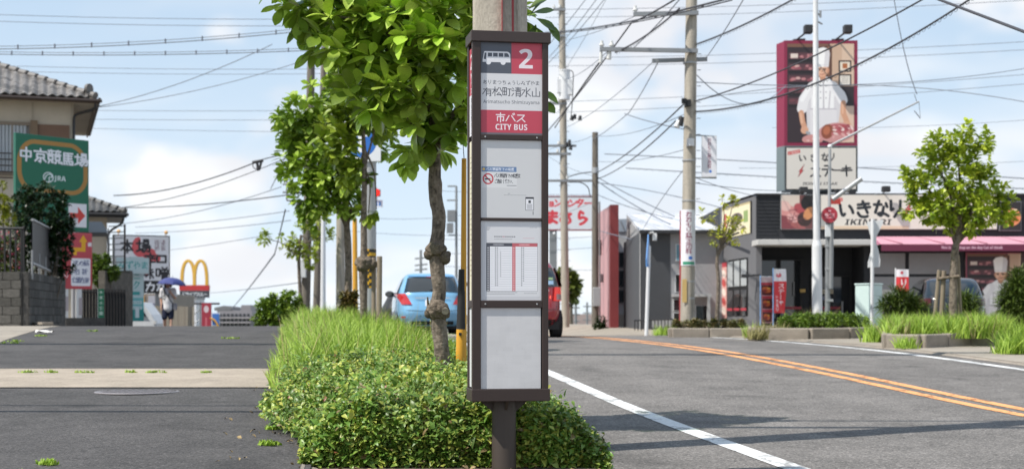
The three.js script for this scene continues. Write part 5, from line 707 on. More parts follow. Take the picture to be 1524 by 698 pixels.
{ // the near tiled house, cut by the left edge
  const Z = 48, t = thing('house', 'cream two storey house with a grey tiled hip roof at the left edge', 'house'), xr = P(107, 0, Z).x, yE = P(0, 150, Z).y, yG = frontY(Z) - 0.4, xl = xr - 6.5, zf = -Z, zb = -Z - 8;
  part('wall', [boxAt(xl, xr, yG, yE + 0.05, zb, zf)], stucco, t);
  part('wall_trim', [boxAt(xr - 0.06, xr + 0.02, yG, yE, zf + 0.002, zf + 0.03), boxAt(P(50, 0, Z).x - 0.03, P(50, 0, Z).x + 0.03, P(0, 192, Z).y, yE, zf + 0.002, zf + 0.02)], stuccoDark, t);
  part('wood_panel', boxAt(P(55, 0, Z).x, P(102, 0, Z).x, P(0, 235, Z).y, P(0, 187, Z).y, zf + 0.004, zf + 0.05), paint(0.16, 0.085, 0.05), t);
  part('shutter_box', boxAt(P(47, 0, Z).x, P(57, 0, Z).x, P(0, 235, Z).y, P(0, 182, Z).y, zf + 0.004, zf + 0.14), paint(0.18, 0.12, 0.07), t);
  { const w = part('window', [boxAt(P(-60, 0, Z).x, P(47, 0, Z).x, P(0, 190, Z).y, P(0, 185, Z).y, zf + 0.004, zf + 0.09), boxAt(P(-60, 0, Z).x, P(47, 0, Z).x, P(0, 264, Z).y, P(0, 258, Z).y, zf + 0.004, zf + 0.09), ...[-60, -12, 20, 45].map((px) => boxAt(P(px, 0, Z).x, P(px + 2.2, 0, Z).x, P(0, 259, Z).y, P(0, 189, Z).y, zf + 0.01, zf + 0.07))], paint(0.2, 0.16, 0.12), t);
    part('pane', boxAt(P(-60, 0, Z).x, P(46, 0, Z).x, P(0, 258, Z).y, P(0, 190, Z).y, zf + 0.012, zf + 0.022), M.glassdark, w); const c = []; for (let x = -56; x < 44; x += 5) c.push(cyl(0.05, 0.05, P(0, 190, Z).y - P(0, 258, Z).y, P(x, 0, Z).x, P(0, 258, Z).y, zf + 0.03, 8)); part('curtain', c, paint(0.42, 0.46, 0.5, 0.9), w);
    const rails = []; for (let y = 232; y < 270; y += 9) rails.push(bar(V(P(-60, 0, Z).x, P(0, y, Z).y, zf + 0.2), V(P(22, 0, Z).x, P(0, y, Z).y, zf + 0.2), 0.02)); part('window_rail', rails, M.brown, w); }
  // roof: a hip with its eave corner at (141, 152)
  const ov = 0.72, ex = xr + ov, ez = zf + ov, eL = xl - 0.5, bz = zb - ov, pitch = 0.44, half = (ez - bz) / 2, yR = yE + half * pitch, c0 = V(ex, yE + 0.02, ez), len = Math.hypot(1, pitch), up = V(0, pitch / len, -1 / len), across = V(-1, 0, 0);
  const shell = new THREE.BufferGeometry(); const pts = [[ex, yE, ez], [eL, yE, ez], [eL, yR, ez - half], [ex - half, yR, ez - half], [ex, yE, bz], [eL, yE, bz]].map((p) => V(...p)); const tri = [[0, 2, 1], [0, 3, 2], [4, 3, 0], [4, 5, 2], [4, 2, 3], [1, 5, 4], [1, 4, 0]]; shell.setAttribute('position', new THREE.Float32BufferAttribute(tri.flat().flatMap((k) => pts[k].toArray()), 3)); shell.computeVertexNormals();
  const roof = part('roof', shell, paint(0.14, 0.125, 0.11), t);
  const slopeTiles = (o, ac, u2, w, h, keep, s) => tiledSlope(roof, o, ac, u2, w, h, keep, s, tileMats);
  slopeTiles(c0, across, up, 4.6, 4.4, (u, v) => v < Math.min(u - 0.08, 9) * len * 1.0 && v < half * len, 71);
  const ridge = []; for (let k = 0; k < 18; k++) { const a = k * 0.3, p = V(ex - a, yE + 0.09 + a * pitch, ez - a); ridge.push(cyl(0.12, 0.09, 0.34, 0, -0.17, 0, 10).rotateZ(0).applyQuaternion(new THREE.Quaternion().setFromUnitVectors(V(0, 1, 0), V(-1, pitch, -1).normalize())).translate(p.x - 0.15, p.y + 0.06, p.z - 0.15)); } for (const g of ridge) part('ridge_tile', g, tileMats[0], roof);
  part('ridge_end_tile', [cyl(0.16, 0.16, 0.1, 0, -0.05, 0, 20).rotateX(Math.PI / 2).rotateY(0.8).translate(ex - 0.24, yE + 0.34, ez - 0.2), bx(0.2, 0.22, 0.12, ex - 0.24, yE + 0.22, ez - 0.22, 0.8)], tileMats[3], roof);
  part('eave_board', [boxAt(eL, ex + 0.03, yE - 0.16, yE - 0.01, ez - 0.03, ez + 0.02), boxAt(ex - 0.03, ex + 0.02, yE - 0.16, yE - 0.01, bz, ez - 0.034)], paint(0.17, 0.12, 0.08), roof);
  part('soffit', boxAt(eL, ex - 0.04, yE - 0.1, yE - 0.07, bz, ez - 0.04), stuccoDark, roof);
  part('gutter', [bar(V(eL, yE - 0.06, ez + 0.08), V(ex + 0.16, yE - 0.08, ez + 0.08), 0.055), bar(V(ex + 0.08, yE - 0.02, ez + 0.05), V(ex + 0.08, yE - 0.06, bz), 0.055)], M.brown, t);
  const dp = (px, py) => V(P(px, 0, Z).x, P(0, py, Z).y, zf + 0.06); part('downpipe', new THREE.TubeGeometry(new THREE.CatmullRomCurve3([V(ex - 0.05, yE - 0.1, ez), V(ex - 0.06, yE - 0.32, ez - 0.1), dp(112, 170), dp(108.6, 176), dp(108.4, 190), dp(108.4, 320)], false, 'catmullrom', 0.2), 40, 0.045, 8), M.dark, t);
  rebase(t, V(xr, yG, zf), 0.31);
}
{ // the second house behind it
  const Z = 62, t = thing('house', 'smaller cream house with a dark grey roof behind the red direction sign', 'house'), xr = P(158, 0, Z).x, yE = P(0, 318, Z).y, yG = roadY(Z) - 0.3, zf = -Z;
  part('wall', boxAt(xr - 6, xr, yG, yE + 0.05, zf - 7, zf), stucco, t);
  const ov = 0.75, ex = xr + ov, ez = zf + ov, pitch = 0.42, len = Math.hypot(1, pitch), half = 3.6; const pts = [[ex, yE, ez], [ex - 7.5, yE, ez], [ex - 7.5, yE + half * pitch, ez - half], [ex - half, yE + half * pitch, ez - half], [ex, yE, ez - 2 * half], [ex - 7.5, yE, ez - 2 * half]].map((p) => V(...p)), g = new THREE.BufferGeometry(); g.setAttribute('position', new THREE.Float32BufferAttribute([[0, 2, 1], [0, 3, 2], [4, 3, 0], [4, 5, 2], [4, 2, 3], [1, 5, 4], [1, 4, 0]].flat().flatMap((k) => pts[k].toArray()), 3)); g.computeVertexNormals();
  const roof = part('roof', g, paint(0.10, 0.095, 0.09), t), dk = [0.10, 0.125, 0.085].map((k) => std({ color: col(k, k * 0.97, k * 0.93), roughness: 0.5, map: T.soft }));
  tiledSlope(roof, V(ex, yE + 0.02, ez), V(-1, 0, 0), V(0, pitch / len, -1 / len), 2.6, 2.6, (u, v) => v < (u - 0.08) * len, 73, dk);
  for (let k = 0; k < 12; k++) { const a = k * 0.3; part('ridge_tile', cyl(0.13, 0.1, 0.34, 0, -0.17, 0, 10).applyQuaternion(new THREE.Quaternion().setFromUnitVectors(V(0, 1, 0), V(-1, pitch, -1).normalize())).translate(ex - a - 0.15, yE + 0.12 + a * pitch, ez - a - 0.15), dk[0], roof); }
  part('eave_board', boxAt(ex - 7.5, ex + 0.03, yE - 0.2, yE - 0.01, ez - 0.03, ez + 0.03), M.dark, roof); part('gutter', bar(V(ex - 7.5, yE - 0.06, ez + 0.08), V(ex + 0.1, yE - 0.08, ez + 0.08), 0.06), M.dark, t);
  part('downpipe', new THREE.TubeGeometry(new THREE.CatmullRomCurve3([V(ex - 0.1, yE - 0.1, ez), V(ex - 0.15, yE - 0.4, ez - 0.2), V(xr + 0.08, yE - 0.8, zf + 0.06), V(xr + 0.06, yE - 1.4, zf + 0.06), V(xr + 0.06, yG + 0.3, zf + 0.06)]), 30, 0.05, 8), M.dark, t);
  rebase(t, V(xr, yG, zf), 0.29);
  // lean-to roof over the ground floor
  const z1 = 52, a = P(94, 347, z1), b = P(160, 347, z1), u = P(150, 330, z1 + 3), le = part('lean_to_roof', [quadGrid((s, v) => [lerp(lerp(a.x, b.x, s), lerp(a.x, u.x, s), v), lerp(a.y + 0.02, u.y, v), lerp(a.z, u.z, v)], 8, 3), boxAt(a.x, b.x, a.y - 0.12, a.y, a.z - 0.1, a.z + 0.02), quadGrid((s, v) => [lerp(lerp(a.x, b.x, s), lerp(a.x, u.x, s), v), lerp(a.y - 0.06, u.y - 0.08, v), lerp(a.z, u.z, v)], 2, 2)], paint(0.13, 0.125, 0.12)); tag(le, 'dark lean-to roof in front of the smaller cream house', 'roof');
}
shrub('clipped_shrub', 'green leafy shrub over the wall right of the red direction sign', 'shrub', 46, 152, frontY(46), [[152, 398, 17, 0], [140, 388, 12, 0], [166, 406, 12, 0], [148, 412, 16, 0], [136, 405, 10, 0], [158, 385, 7, 0]], 330, { color: greens([0.07, 0.14, 0.015], [0.24, 0.36, 0.045]), size: [1.1, 1.8] });
{ // old concrete wall with a dark gate
  const t = thing('garden_wall', 'stained old concrete wall end right of the red direction sign', 'wall', [0, 0, 0]), a = P(150, 0, 45.5), b = P(192, 0, 49), y0 = roadY(46) + 0.1, ry = Math.atan2(-(b.z - a.z), b.x - a.x);
  const yt = P(0, 405, 47).y; part('wall', [bx(Math.hypot(b.x - a.x, b.z - a.z), yt - y0, 0.2, 0, (yt + y0) / 2, 0, ry).translate((a.x + b.x) / 2, 0, (a.z + b.z) / 2)], withMap(col(0.19, 0.175, 0.15), T.block, 0.95, 0.006), t);
  part('pillar', bx(0.36, yt - y0 + 0.1, 0.36, b.x - 0.1, (yt + y0) / 2 + 0.05, b.z + 0.1, ry), withMap(col(0.15, 0.14, 0.125), T.block, 0.95, 0.006), t);
  const gt = thing('gate', 'black slatted garden gate behind the legs of the red direction sign', 'gate', [0, 0, 0]), g0 = P(120, 0, 44.2), g1 = P(184, 0, 45.3), gy = P(0, 430, 44.5).y; for (let i = 0; i < 15; i++) { const u = i / 14; part('slat', bx(0.075, gy - y0, 0.03, lerp(g0.x, g1.x, u), (gy + y0) / 2, lerp(g0.z, g1.z, u)), M.black, gt); } part('rail', [bar(V(g0.x, gy - 0.1, g0.z - 0.03), V(g1.x, gy - 0.1, g1.z - 0.03), 0.03), bar(V(g0.x, y0 + 0.25, g0.z - 0.03), V(g1.x, y0 + 0.25, g1.z - 0.03), 0.03)], M.black, gt);
  const lw = thing('low_wall', 'low grey kerb wall under the legs of the red direction sign', 'wall', [0, 0, 0]), l0 = P(93, 0, 41.5), l1 = P(152, 0, 43); part('coping', [bx(Math.hypot(l1.x - l0.x, l1.z - l0.z), 0.42, 0.18, 0, frontY(42) + 0.14, 0, Math.atan2(-(l1.z - l0.z), l1.x - l0.x)).translate((l0.x + l1.x) / 2, 0, (l0.z + l1.z) / 2)], M.blockd, lw);
  const bn = boardFrame(144.5, 43.4, 153.5, 43.4, 430, 474), n = thing('banner', 'narrow green banner with white lettering on the garden gate', 'banner', bn.pos, 0); part('cloth', pbox(-bn.w / 2, bn.w / 2, 0, bn.h, -0.01, 0.01), print(64, 320, (c) => { fill(c, '#1f7a58', 0, 0, 64, 320); writeDown(c, '中京の公園', 14, 20, 36, 56, '#dfeae4', 0.12); }), n); part('pole', bar(V(-bn.w / 2, bn.h, 0), V(-bn.w / 2, -0.5, 0), 0.012), M.whitemetal, n);
  // lattice stand beside the pavement
  const st = thing('lattice_frame', 'thin dark lattice frame standing in front of the miso sign', 'frame', [0, 0, 0]), z = 52; part('upright', bar(P(184.5, 480, z), P(184.5, 334, z), 0.035), M.brown, st); part('upright', bar(P(160, 480, z), P(160, 340, z), 0.025), M.steel, st); for (const y of [337, 346, 355, 364, 372, 382, 391, 400]) part('rung', bar(P(160, y, z), P(184.5, y - 1, z), 0.018), M.steel, st);
}
{ // teal and white sign
  const f = boardFrame(193, 56, 213, 56.3, 382, 478), t = thing('shop_sign', 'white and teal upright shop sign left of the person with the umbrella', 'sign', f.pos, f.ry), W = 200, H = 960;
  part('board', boxAt(-f.w / 2, f.w / 2, 0, f.h, -0.12, -0.004), paint(0.2, 0.5, 0.48), t);
  part('print', printed(f.w - 0.01, f.h, 0, f.h / 2, 0), print(W, H, (c) => { fill(c, '#cfe3e4', 0, 0, W, H); writeDown(c, 'ニク', 40, 230, 110, 135, '#3ba9a6', 0.12); fill(c, '#3ba9a6', 20, 520, 120, 50); fill(c, '#7fcaca', 0, 610, W, 170); fill(c, '#2d9c97', 0, 780, W, 180); for (let i = 0; i < 2; i++) { fill(c, '#e6f3f3', 30, 660 + i * 80, 140, 44); for (let k = 0; k < 4; k++) fill(c, '#4fb0ae', 44 + k * 30, 672 + i * 80, 16, 20); } fill(c, '#e6f3f3', 70, 760, 60, 150); }), t);
  const u = boardFrame(163, 55.5, 213, 56.2, 383, 407), b = part('upper_board', boxAt(-u.w / 2, u.w / 2, 0, u.h, -0.06, 0.02), M.whitemetal, t); b.position.copy(u.pos).sub(f.pos); const bt = part('print', printed(u.w - 0.02, u.h - 0.02, 0, u.h / 2, 0.024), print(500, 240, (c) => { fill(c, '#cfe3e4', 0, 0, 500, 240); write(c, 'みずやま', 20, 50, 120, 118, '#4bb0ae', 0.11); }), b); void bt;
}
{ // miso sign, with its lamps
  const Z = 75, f = boardFrame(168, Z, 252, Z + 1.2, 349, 436), t = thing('shop_sign', 'big white sign with black brush lettering and red splashes on a dark frame', 'sign', f.pos, f.ry), W = 840, H = 880;
  part('frame', boxAt(-f.w / 2, f.w / 2, 0, f.h, -0.4, -0.01), M.black, t);
  part('print', printed(f.w - 0.1, f.h - 0.1, 0, f.h / 2, 0), print(W, H, (c) => {
    fill(c, '#d9d9de', 0, 0, W, H); c.fillStyle = '#c9555a'; for (const [x, y, rx, ry] of [[330, 120, 60, 110], [400, 270, 130, 70], [540, 300, 90, 110], [470, 420, 60, 60], [500, 560, 40, 60], [640, 340, 70, 60]]) { c.beginPath(); c.ellipse(x, y, rx, ry, 0.4, 0, 7); c.fill(); }
    glyph(c, '本', 80, 60, 210, '#24242a', 0.15); glyph(c, '場', 330, 40, 220, '#24242a', 0.15); glyph(c, '辛', 430, 260, 220, '#24242a', 0.14); glyph(c, '口', 620, 250, 200, '#24242a', 0.16); glyph(c, '味', 400, 470, 200, '#24242a', 0.14); glyph(c, '噌', 620, 470, 210, '#24242a', 0.13);
    write(c, '田楽', 610, 50, 84, 92, '#6a4450', 0.1); write(c, '銘食', 610, 136, 84, 92, '#6a4450', 0.1); fill(c, '#202024', 0, 700, W, 180); write(c, '力丸', 470, 716, 150, 170, '#ececf0', 0.17); }, 0.5), t);
  for (const k of [-0.42, 0.42]) part('lamp_head', [bar(V(k * f.w, f.h, 0), V(k * f.w, f.h + 0.14, 0.1), 0.02), new THREE.SphereGeometry(0.1, 12, 8).translate(k * f.w, f.h + 0.16, 0.12)], paint(0.7, 0.4, 0.15), t);
  part('post', boxAt(-f.w * 0.2, -f.w * 0.1, -3.4, 0, -0.3, -0.15), M.steel, t); part('post', boxAt(f.w * 0.25, f.w * 0.33, -3.4, 0, -0.3, -0.15), M.steel, t);
  const s = thing('shop', 'dim roadside shop under the big brush lettered sign', 'shop', [0, 0, 0]), z = 84, x0 = P(188, 0, z).x, x1 = P(243, 0, z).x, yT = P(0, 437, z).y, yB = roadY(z) - 0.3; part('wall', boxAt(x0, x1, yB, yT, -z - 8, -z), paint(0.24, 0.2, 0.16), s); part('awning', boxAt(x0 - 0.2, x1 + 0.3, P(0, 458, z).y, P(0, 452, z).y, -z, -z + 1.2), paint(0.09, 0.09, 0.18), s); part('curtain', [boxAt(x0 + 0.2, x0 + 1, P(0, 452, z).y, P(0, 440, z).y, -z + 0.01, -z + 0.05)], paint(0.6, 0.3, 0.04), s); part('shutter', boxAt(x0 + 1.2, x1 - 0.2, P(0, 452, z).y, P(0, 440, z).y, -z + 0.01, -z + 0.04), paint(0.4, 0.4, 0.42), s);
}
{ // far fence, parked white van nose, burger restaurant sign, red menu board
  const z = 70, t = thing('fence', 'tan corrugated fence behind the person with the umbrella', 'fence', [0, 0, 0]), yT = P(0, 455, z).y, y0 = roadY(z) - 0.2; for (let i = 0; i < 20; i++) { const a = P(226 + i * 3.2, 0, z + i * 0.4); part('panel', bx(0.095, yT - y0, 0.05, a.x, (yT + y0) / 2, a.z + (i % 2) * 0.02), i % 3 ? paint(0.33, 0.29, 0.23) : paint(0.28, 0.24, 0.19), t); } 
  const v = thing('parked_van', 'front corner of a pale parked van left of the person with the umbrella', 'van', P(219, 482, 60)); v.position.y = roadY(60); part('body', extrude([[-0.9, 0.3], [0.25, 0.3], [0.28, 0.8], [0.1, 1.15], [-0.25, 1.6], [-0.9, 1.66]], 1.5, 0.05).translate(0, 0, -1.6), paint(0.68, 0.7, 0.72, 0.3), v); part('windscreen', extrude([[0.07, 1.17], [0.14, 1.17], [-0.2, 1.58], [-0.26, 1.56]], 1.3, 0).translate(0, 0, -1.5), M.glassdark, v); part('side_window', extrude([[-0.8, 1.1], [-0.05, 1.1], [-0.3, 1.5], [-0.8, 1.52]], 0.02).translate(0, 0, 0), M.glassdark, v); part('wheel', new THREE.CylinderGeometry(0.3, 0.3, 0.2, 20).rotateX(Math.PI / 2).translate(-0.4, 0.3, 0), M.rubber, v); part('headlight', bx(0.1, 0.14, 0.24, 0.26, 0.85, -0.15), M.insul, v);
  const Zm = 130, g = P(288.5, 443, Zm), m = thing('restaurant_sign', 'golden double arch restaurant sign over a red and black strip', 'sign', g), k = (px) => S(px, Zm);
  const archPt = (side) => { const o = [], i2 = []; const x0 = side < 0 ? -20 : 1.5, x1 = side < 0 ? -1.5 : 20, cx = side < 0 ? -9.3 : 9.3; const outer = (t) => { const a = Math.PI * t, q = Math.cos(a), s = Math.pow(Math.sin(a), 0.62); return [cx - q * 11.2, 18 + s * 38.5]; }; const inner = (t) => { const a = Math.PI * t, q = Math.cos(a), s = Math.pow(Math.sin(a), 0.66); return [cx - q * 7.4 , 18 + s * 35]; }; void x0; void x1; for (let n = 0; n <= 24; n++) { o.push(outer(n / 24)); i2.push(inner(n / 24)); } return [...o, ...i2.reverse()].map(([x, y]) => [k(x), k(y)]); };
  const gold = paint(0.72, 0.42, 0.06, 0.4); part('arch', extrude(archPt(-1), 0.3, 0.02).translate(0, 0, -0.15), gold, m); part('arch', extrude(archPt(1), 0.3, 0.02).translate(0, 0, -0.13), gold, m);
  part('red_strip', boxAt(k(-22), k(22), k(10.5), k(18.5), -0.3, 0.2), paint(0.5, 0.03, 0.035), m); const ds = part('dark_strip', boxAt(k(-21.5), k(21.5), 0, k(10.3), -0.28, 0.18), paint(0.06, 0.065, 0.075), m); part('print', printed(k(42), k(9.6), 0, k(5.1), 0.19), print(512, 120, (c) => { fill(c, '#3b4048', 0, 0, 512, 120); write(c, 'ドライブスルー', 30, 24, 72, 66, '#dfe2e6', 0.13); }), ds);
  part('pole', boxAt(-0.2, 0.2, -4, 0, -0.2, 0.1), M.steel, m);
  const wb = thing('white_shed', 'white shed wall beneath the restaurant sign', 'shed', P(279, 470, 112)); wb.position.y = roadY(112); part('wall', bx(S(24, 112), P(0, 445, 112).y - roadY(112), 3, 0, (P(0, 445, 112).y - roadY(112)) / 2, -1.5), paint(0.75, 0.76, 0.78), wb); part('roof', bx(S(26, 112), 0.12, 3.2, 0, P(0, 445, 112).y - roadY(112) + 0.06, -1.5), M.steel, wb);
  const mb = thing('menu_board', 'dark red drive through menu board with a white disc', 'board', P(306.5, 486, 100)); part('board', pbox(-S(7, 100), S(7, 100), -0.5, S(35, 100), -0.15, 0.1), print(128, 300, (c) => { fill(c, '#98303f', 0, 0, 128, 300); c.fillStyle = '#c9b9bd'; c.beginPath(); c.arc(64, 60, 34, 0, 7); c.fill(); fill(c, '#b9626c', 50, 140, 24, 90); }), mb); 
  const fr = thing('height_bar', 'dark drive through height frame beside the red menu board', 'frame', [0, 0, 0]); part('post', bar(P(286, 490, 104), P(286, 449, 104), 0.08), M.steel, fr); part('post', bar(P(297, 490, 104), P(297, 449, 104), 0.06), M.steel, fr); part('bar', bar(P(280, 452, 104), P(326, 452, 104), 0.07), M.dark, fr); part('braces', [bar(P(286, 470, 104), P(297, 460, 104), 0.04), bar(P(286, 482, 104), P(297, 476, 104), 0.04)], M.steel, fr);
  const bs = thing('blue_sign', 'small blue sign with a yellow arm right of the red menu board', 'sign', P(320, 486, 98)); part('board', boxAt(-0.22, 0.22, 0.1, 0.85, -0.03, 0.03), paint(0.05, 0.17, 0.5), bs); part('white_edge', boxAt(-0.28, 0.28, 0.05, 0.9, -0.06, -0.035), M.whitemetal, bs); part('arm', new THREE.TubeGeometry(new THREE.CatmullRomCurve3([V(-0.35, 0.55, 0.1), V(-0.1, 0.45, 0.1), V(0.15, 0.1, 0.1), V(0.2, -0.2, 0.1)]), 14, 0.06, 6), M.yellow, bs);
}
shrub('round_shrub', 'bright green rounded shrub at the end of the pavement left of the grass', 'shrub', 36, 412, walkY(36), [[412, 462, 24, 0], [395, 460, 18, 0], [430, 450, 20, 0], [440, 468, 20, 0], [388, 474, 14, 0], [420, 476, 22, 0], [405, 446, 10, 0]], 620, { color: greens([0.09, 0.18, 0.015], [0.32, 0.46, 0.045]), size: [0.9, 1.5], group: undefined });
shrub('creeper_shrub', 'reddish green creeper at the foot of the second tree', 'shrub', 24.2, 519, roadY(24) + 0.1, [[519, 452, 12, 0], [512, 440, 7, 0], [525, 440, 6, 0], [518, 466, 12, 0]], 70, { color: greens([0.10, 0.10, 0.02], [0.26, 0.18, 0.05]), geo: [leafGeo(0.08, 0.05)] });
{ // far town on the left: a block of flats and low roofs
  const Z = 250, t = thing('apartment_building', 'distant grey apartment block with rows of dark windows beyond the pavement', 'building', [0, 0, 0]), wall = paint(0.30, 0.28, 0.30), yB = roadY(Z), y = (p) => P(0, p, Z).y, x = (p) => P(p, 0, Z).x;
  part('wall', [boxAt(x(322), x(374), yB, y(462), -Z - 14, -Z), boxAt(x(358), x(372), y(462.01), y(454), -Z - 8, -Z), boxAt(x(374.05), x(400), yB, y(470), -Z - 12, -Z)], wall, t); part('roof', [extrude([[x(318), y(462.5)], [x(345), y(462.5)], [x(345), y(457)], [x(332), y(455)], [x(318), y(458)]], 8).translate(0, 0, -Z - 8)], paint(0.2, 0.2, 0.21), t);
  for (let j = 0; j < 3; j++) for (let i = 0; i < 8; i++) part('window', boxAt(x(325 + i * 6), x(328.6 + i * 6), y(471 + j * 7), y(467 + j * 7), -Z + 0.02, -Z + 0.12), M.glassdark, t); for (let j = 0; j < 3; j++) part('balcony', boxAt(x(323), x(373), y(474 + j * 7), y(472 + j * 7), -Z + 0.13, -Z + 0.6), paint(0.4, 0.37, 0.38), t);
}
// ---------------------------------------------------------------- right side: steak restaurant, billboard, planters, grey building
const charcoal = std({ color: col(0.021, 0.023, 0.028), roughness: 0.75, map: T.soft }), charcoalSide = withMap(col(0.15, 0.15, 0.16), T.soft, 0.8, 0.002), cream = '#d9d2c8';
function chef(c, x, y, w, h) { // a plain picture of a cook in whites cutting meat, before dark shelves and a pale wall
  const X = (u) => x + u * w, Y = (v) => y + v * h, box = (k, u, v, a, b) => fill(c, k, X(u), Y(v), a * w, b * h), r = rng(17);
  const oval = (k, u, v, a, b, t = 0) => { c.fillStyle = k; c.beginPath(); c.ellipse(X(u), Y(v), a * w, b * h, t, 0, 7); c.fill(); };
  const poly = (k, ...p) => { c.fillStyle = k; c.beginPath(); for (const [u, v] of p) c.lineTo(X(u), Y(v)); c.closePath(); c.fill(); };
  const arm = (k, wd, ...p) => { c.strokeStyle = k; c.lineWidth = wd * w; c.lineCap = c.lineJoin = 'round'; c.beginPath(); for (const [u, v] of p) c.lineTo(X(u), Y(v)); c.stroke(); };
  c.save(); c.beginPath(); c.rect(x, y, w, h); c.clip();
  box('#33262a', 0, 0, 1, 1); box('#7a5646', 0, 0, 0.62, 0.035); box('#c7a890', 0.64, 0, 0.36, 0.43); box('#d3b7a0', 0.82, 0, 0.18, 0.43); box('#2e2629', 0.62, 0.43, 0.38, 0.2); box('#d9bba6', 0.62, 0.63, 0.38, 0.37); box('#5d4034', 0.57, 0.02, 0.1, 0.4); box('#8a6048', 0.6, 0.03, 0.03, 0.36);
  for (let k = 0; k < 5; k++) { box('#58363c', 0.02, 0.09 + k * 0.115, 0.42, 0.07); box('#1f181b', 0.02, 0.155 + k * 0.115, 0.44, 0.03); for (let q = 0; q < 9; q++) oval(['#8d4e57', '#b67a7c', '#6d3d44', '#a45d62', '#caa19b'][Math.floor(r() * 5)], 0.05 + r() * 0.36, 0.11 + k * 0.115 + r() * 0.03, 0.025 + r() * 0.02, 0.014); }
  box('#dccdc2', 0.05, 0.1, 0.11, 0.045); for (const v of [0.17, 0.31]) { box('#241d1c', 0.77, v, 0.19, 0.115); box(v < 0.2 ? '#e0d2c0' : '#e6ded2', 0.79, v + 0.013, 0.15, 0.09); if (v < 0.2) box('#a9643a', 0.83, v + 0.03, 0.07, 0.05); else for (let q = 0; q < 4; q++) box('#8b8580', 0.81, v + 0.025 + q * 0.018, 0.11, 0.006); }
  poly('#d4d0d2', [0.33, 0.4], [0.46, 0.335], [0.6, 0.335], [0.72, 0.4], [0.8, 0.62], [0.76, 0.86], [0.3, 0.9], [0.28, 0.62]);
  poly('#efedec', [0.36, 0.4], [0.47, 0.34], [0.54, 0.38], [0.6, 0.34], [0.7, 0.4], [0.7, 0.8], [0.36, 0.84]); poly('#b9b4b9', [0.535, 0.38], [0.55, 0.38], [0.555, 0.66], [0.535, 0.66]); poly('#c9c5c8', [0.4, 0.45], [0.42, 0.44], [0.44, 0.8], [0.41, 0.8]); poly('#c6c1c5', [0.64, 0.42], [0.66, 0.43], [0.62, 0.78], [0.6, 0.78]);
  box('#dedadb', 0.34, 0.66, 0.4, 0.3); box('#bdb7bc', 0.34, 0.655, 0.4, 0.012); for (const v of [0.43, 0.49, 0.55]) { oval('#8d8890', 0.5, v, 0.01, 0.006); oval('#8d8890', 0.58, v, 0.01, 0.006); }
  arm('#e4e1e1', 0.15, [0.37, 0.44], [0.25, 0.56], [0.22, 0.66]); arm('#f1efee', 0.06, [0.34, 0.43], [0.22, 0.57]); arm('#cf9a7c', 0.08, [0.21, 0.7], [0.23, 0.79], [0.27, 0.87]); arm('#e0b091', 0.035, [0.2, 0.71], [0.22, 0.8]); oval('#d5a184', 0.26, 0.875, 0.06, 0.04, 0.6); poly('#9a9da2', [0.27, 0.9], [0.3, 0.88], [0.44, 0.98], [0.42, 1.0]);
  arm('#e9e6e6', 0.15, [0.68, 0.43], [0.8, 0.52], [0.83, 0.57]); arm('#cf9a7c', 0.08, [0.84, 0.6], [0.84, 0.7], [0.9, 0.8]); arm('#e0b091', 0.03, [0.83, 0.62], [0.83, 0.7]); oval('#d5a184', 0.9, 0.82, 0.07, 0.03, 0.5);
  arm('#c08b6e', 0.09, [0.53, 0.3], [0.53, 0.345]); oval('#d8a486', 0.525, 0.27, 0.088, 0.07); oval('#e4b699', 0.5, 0.275, 0.05, 0.05); oval('#c48c70', 0.615, 0.27, 0.016, 0.022); oval('#c48c70', 0.437, 0.27, 0.014, 0.02); arm('#4a3028', 0.012, [0.465, 0.256], [0.5, 0.254]); arm('#4a3028', 0.012, [0.54, 0.254], [0.58, 0.256]); oval('#2a1c1a', 0.485, 0.267, 0.012, 0.006); oval('#2a1c1a', 0.56, 0.267, 0.012, 0.006); poly('#c58a6c', [0.52, 0.262], [0.505, 0.29], [0.535, 0.29]); arm('#a25a4e', 0.012, [0.49, 0.308], [0.52, 0.312], [0.55, 0.307]);
  poly('#f4f2f0', [0.435, 0.236], [0.41, 0.09], [0.45, 0.05], [0.54, 0.035], [0.62, 0.055], [0.64, 0.1], [0.62, 0.236]); poly('#d8d4d6', [0.55, 0.236], [0.57, 0.05], [0.62, 0.055], [0.64, 0.1], [0.62, 0.236]); box('#cfcacd', 0.437, 0.212, 0.185, 0.006);
  oval('#c88f8c', 0.74, 0.9, 0.28, 0.1, -0.06); oval('#a94e54', 0.76, 0.86, 0.2, 0.045, -0.06); oval('#8a4a34', 0.6, 0.89, 0.09, 0.075, 0.3); oval('#b5694a', 0.59, 0.88, 0.05, 0.045, 0.3); for (let q = 0; q < 26; q++) oval(['#e7cfc8', '#b9666a', '#d9a39e', '#9c474e'][q % 4], 0.66 + r() * 0.32, 0.83 + r() * 0.13, 0.012 + r() * 0.03, 0.006 + r() * 0.012, r()); oval('#c98d88', 0.38, 0.97, 0.16, 0.05); for (let q = 0; q < 10; q++) oval('#e2c0b8', 0.28 + r() * 0.2, 0.95 + r() * 0.05, 0.02, 0.008, r()); c.restore();
}
function streak(c, x, y, s) { c.fillStyle = '#c2474a'; c.beginPath(); c.moveTo(x + s * 0.55, y); c.lineTo(x + s * 0.3, y + s * 0.55); c.lineTo(x + s * 0.5, y + s * 0.5); c.lineTo(x, y + s * 1.1); c.lineTo(x + s * 0.18, y + s * 0.66); c.lineTo(x + s * 0.05, y + s * 0.66); c.closePath(); c.fill(); c.strokeStyle = '#7a2a30'; c.lineWidth = s * 0.03; c.stroke(); }
const Zr = 42, RX = (p) => P(p, 0, Zr).x, RY = (p) => P(0, p, Zr).y;
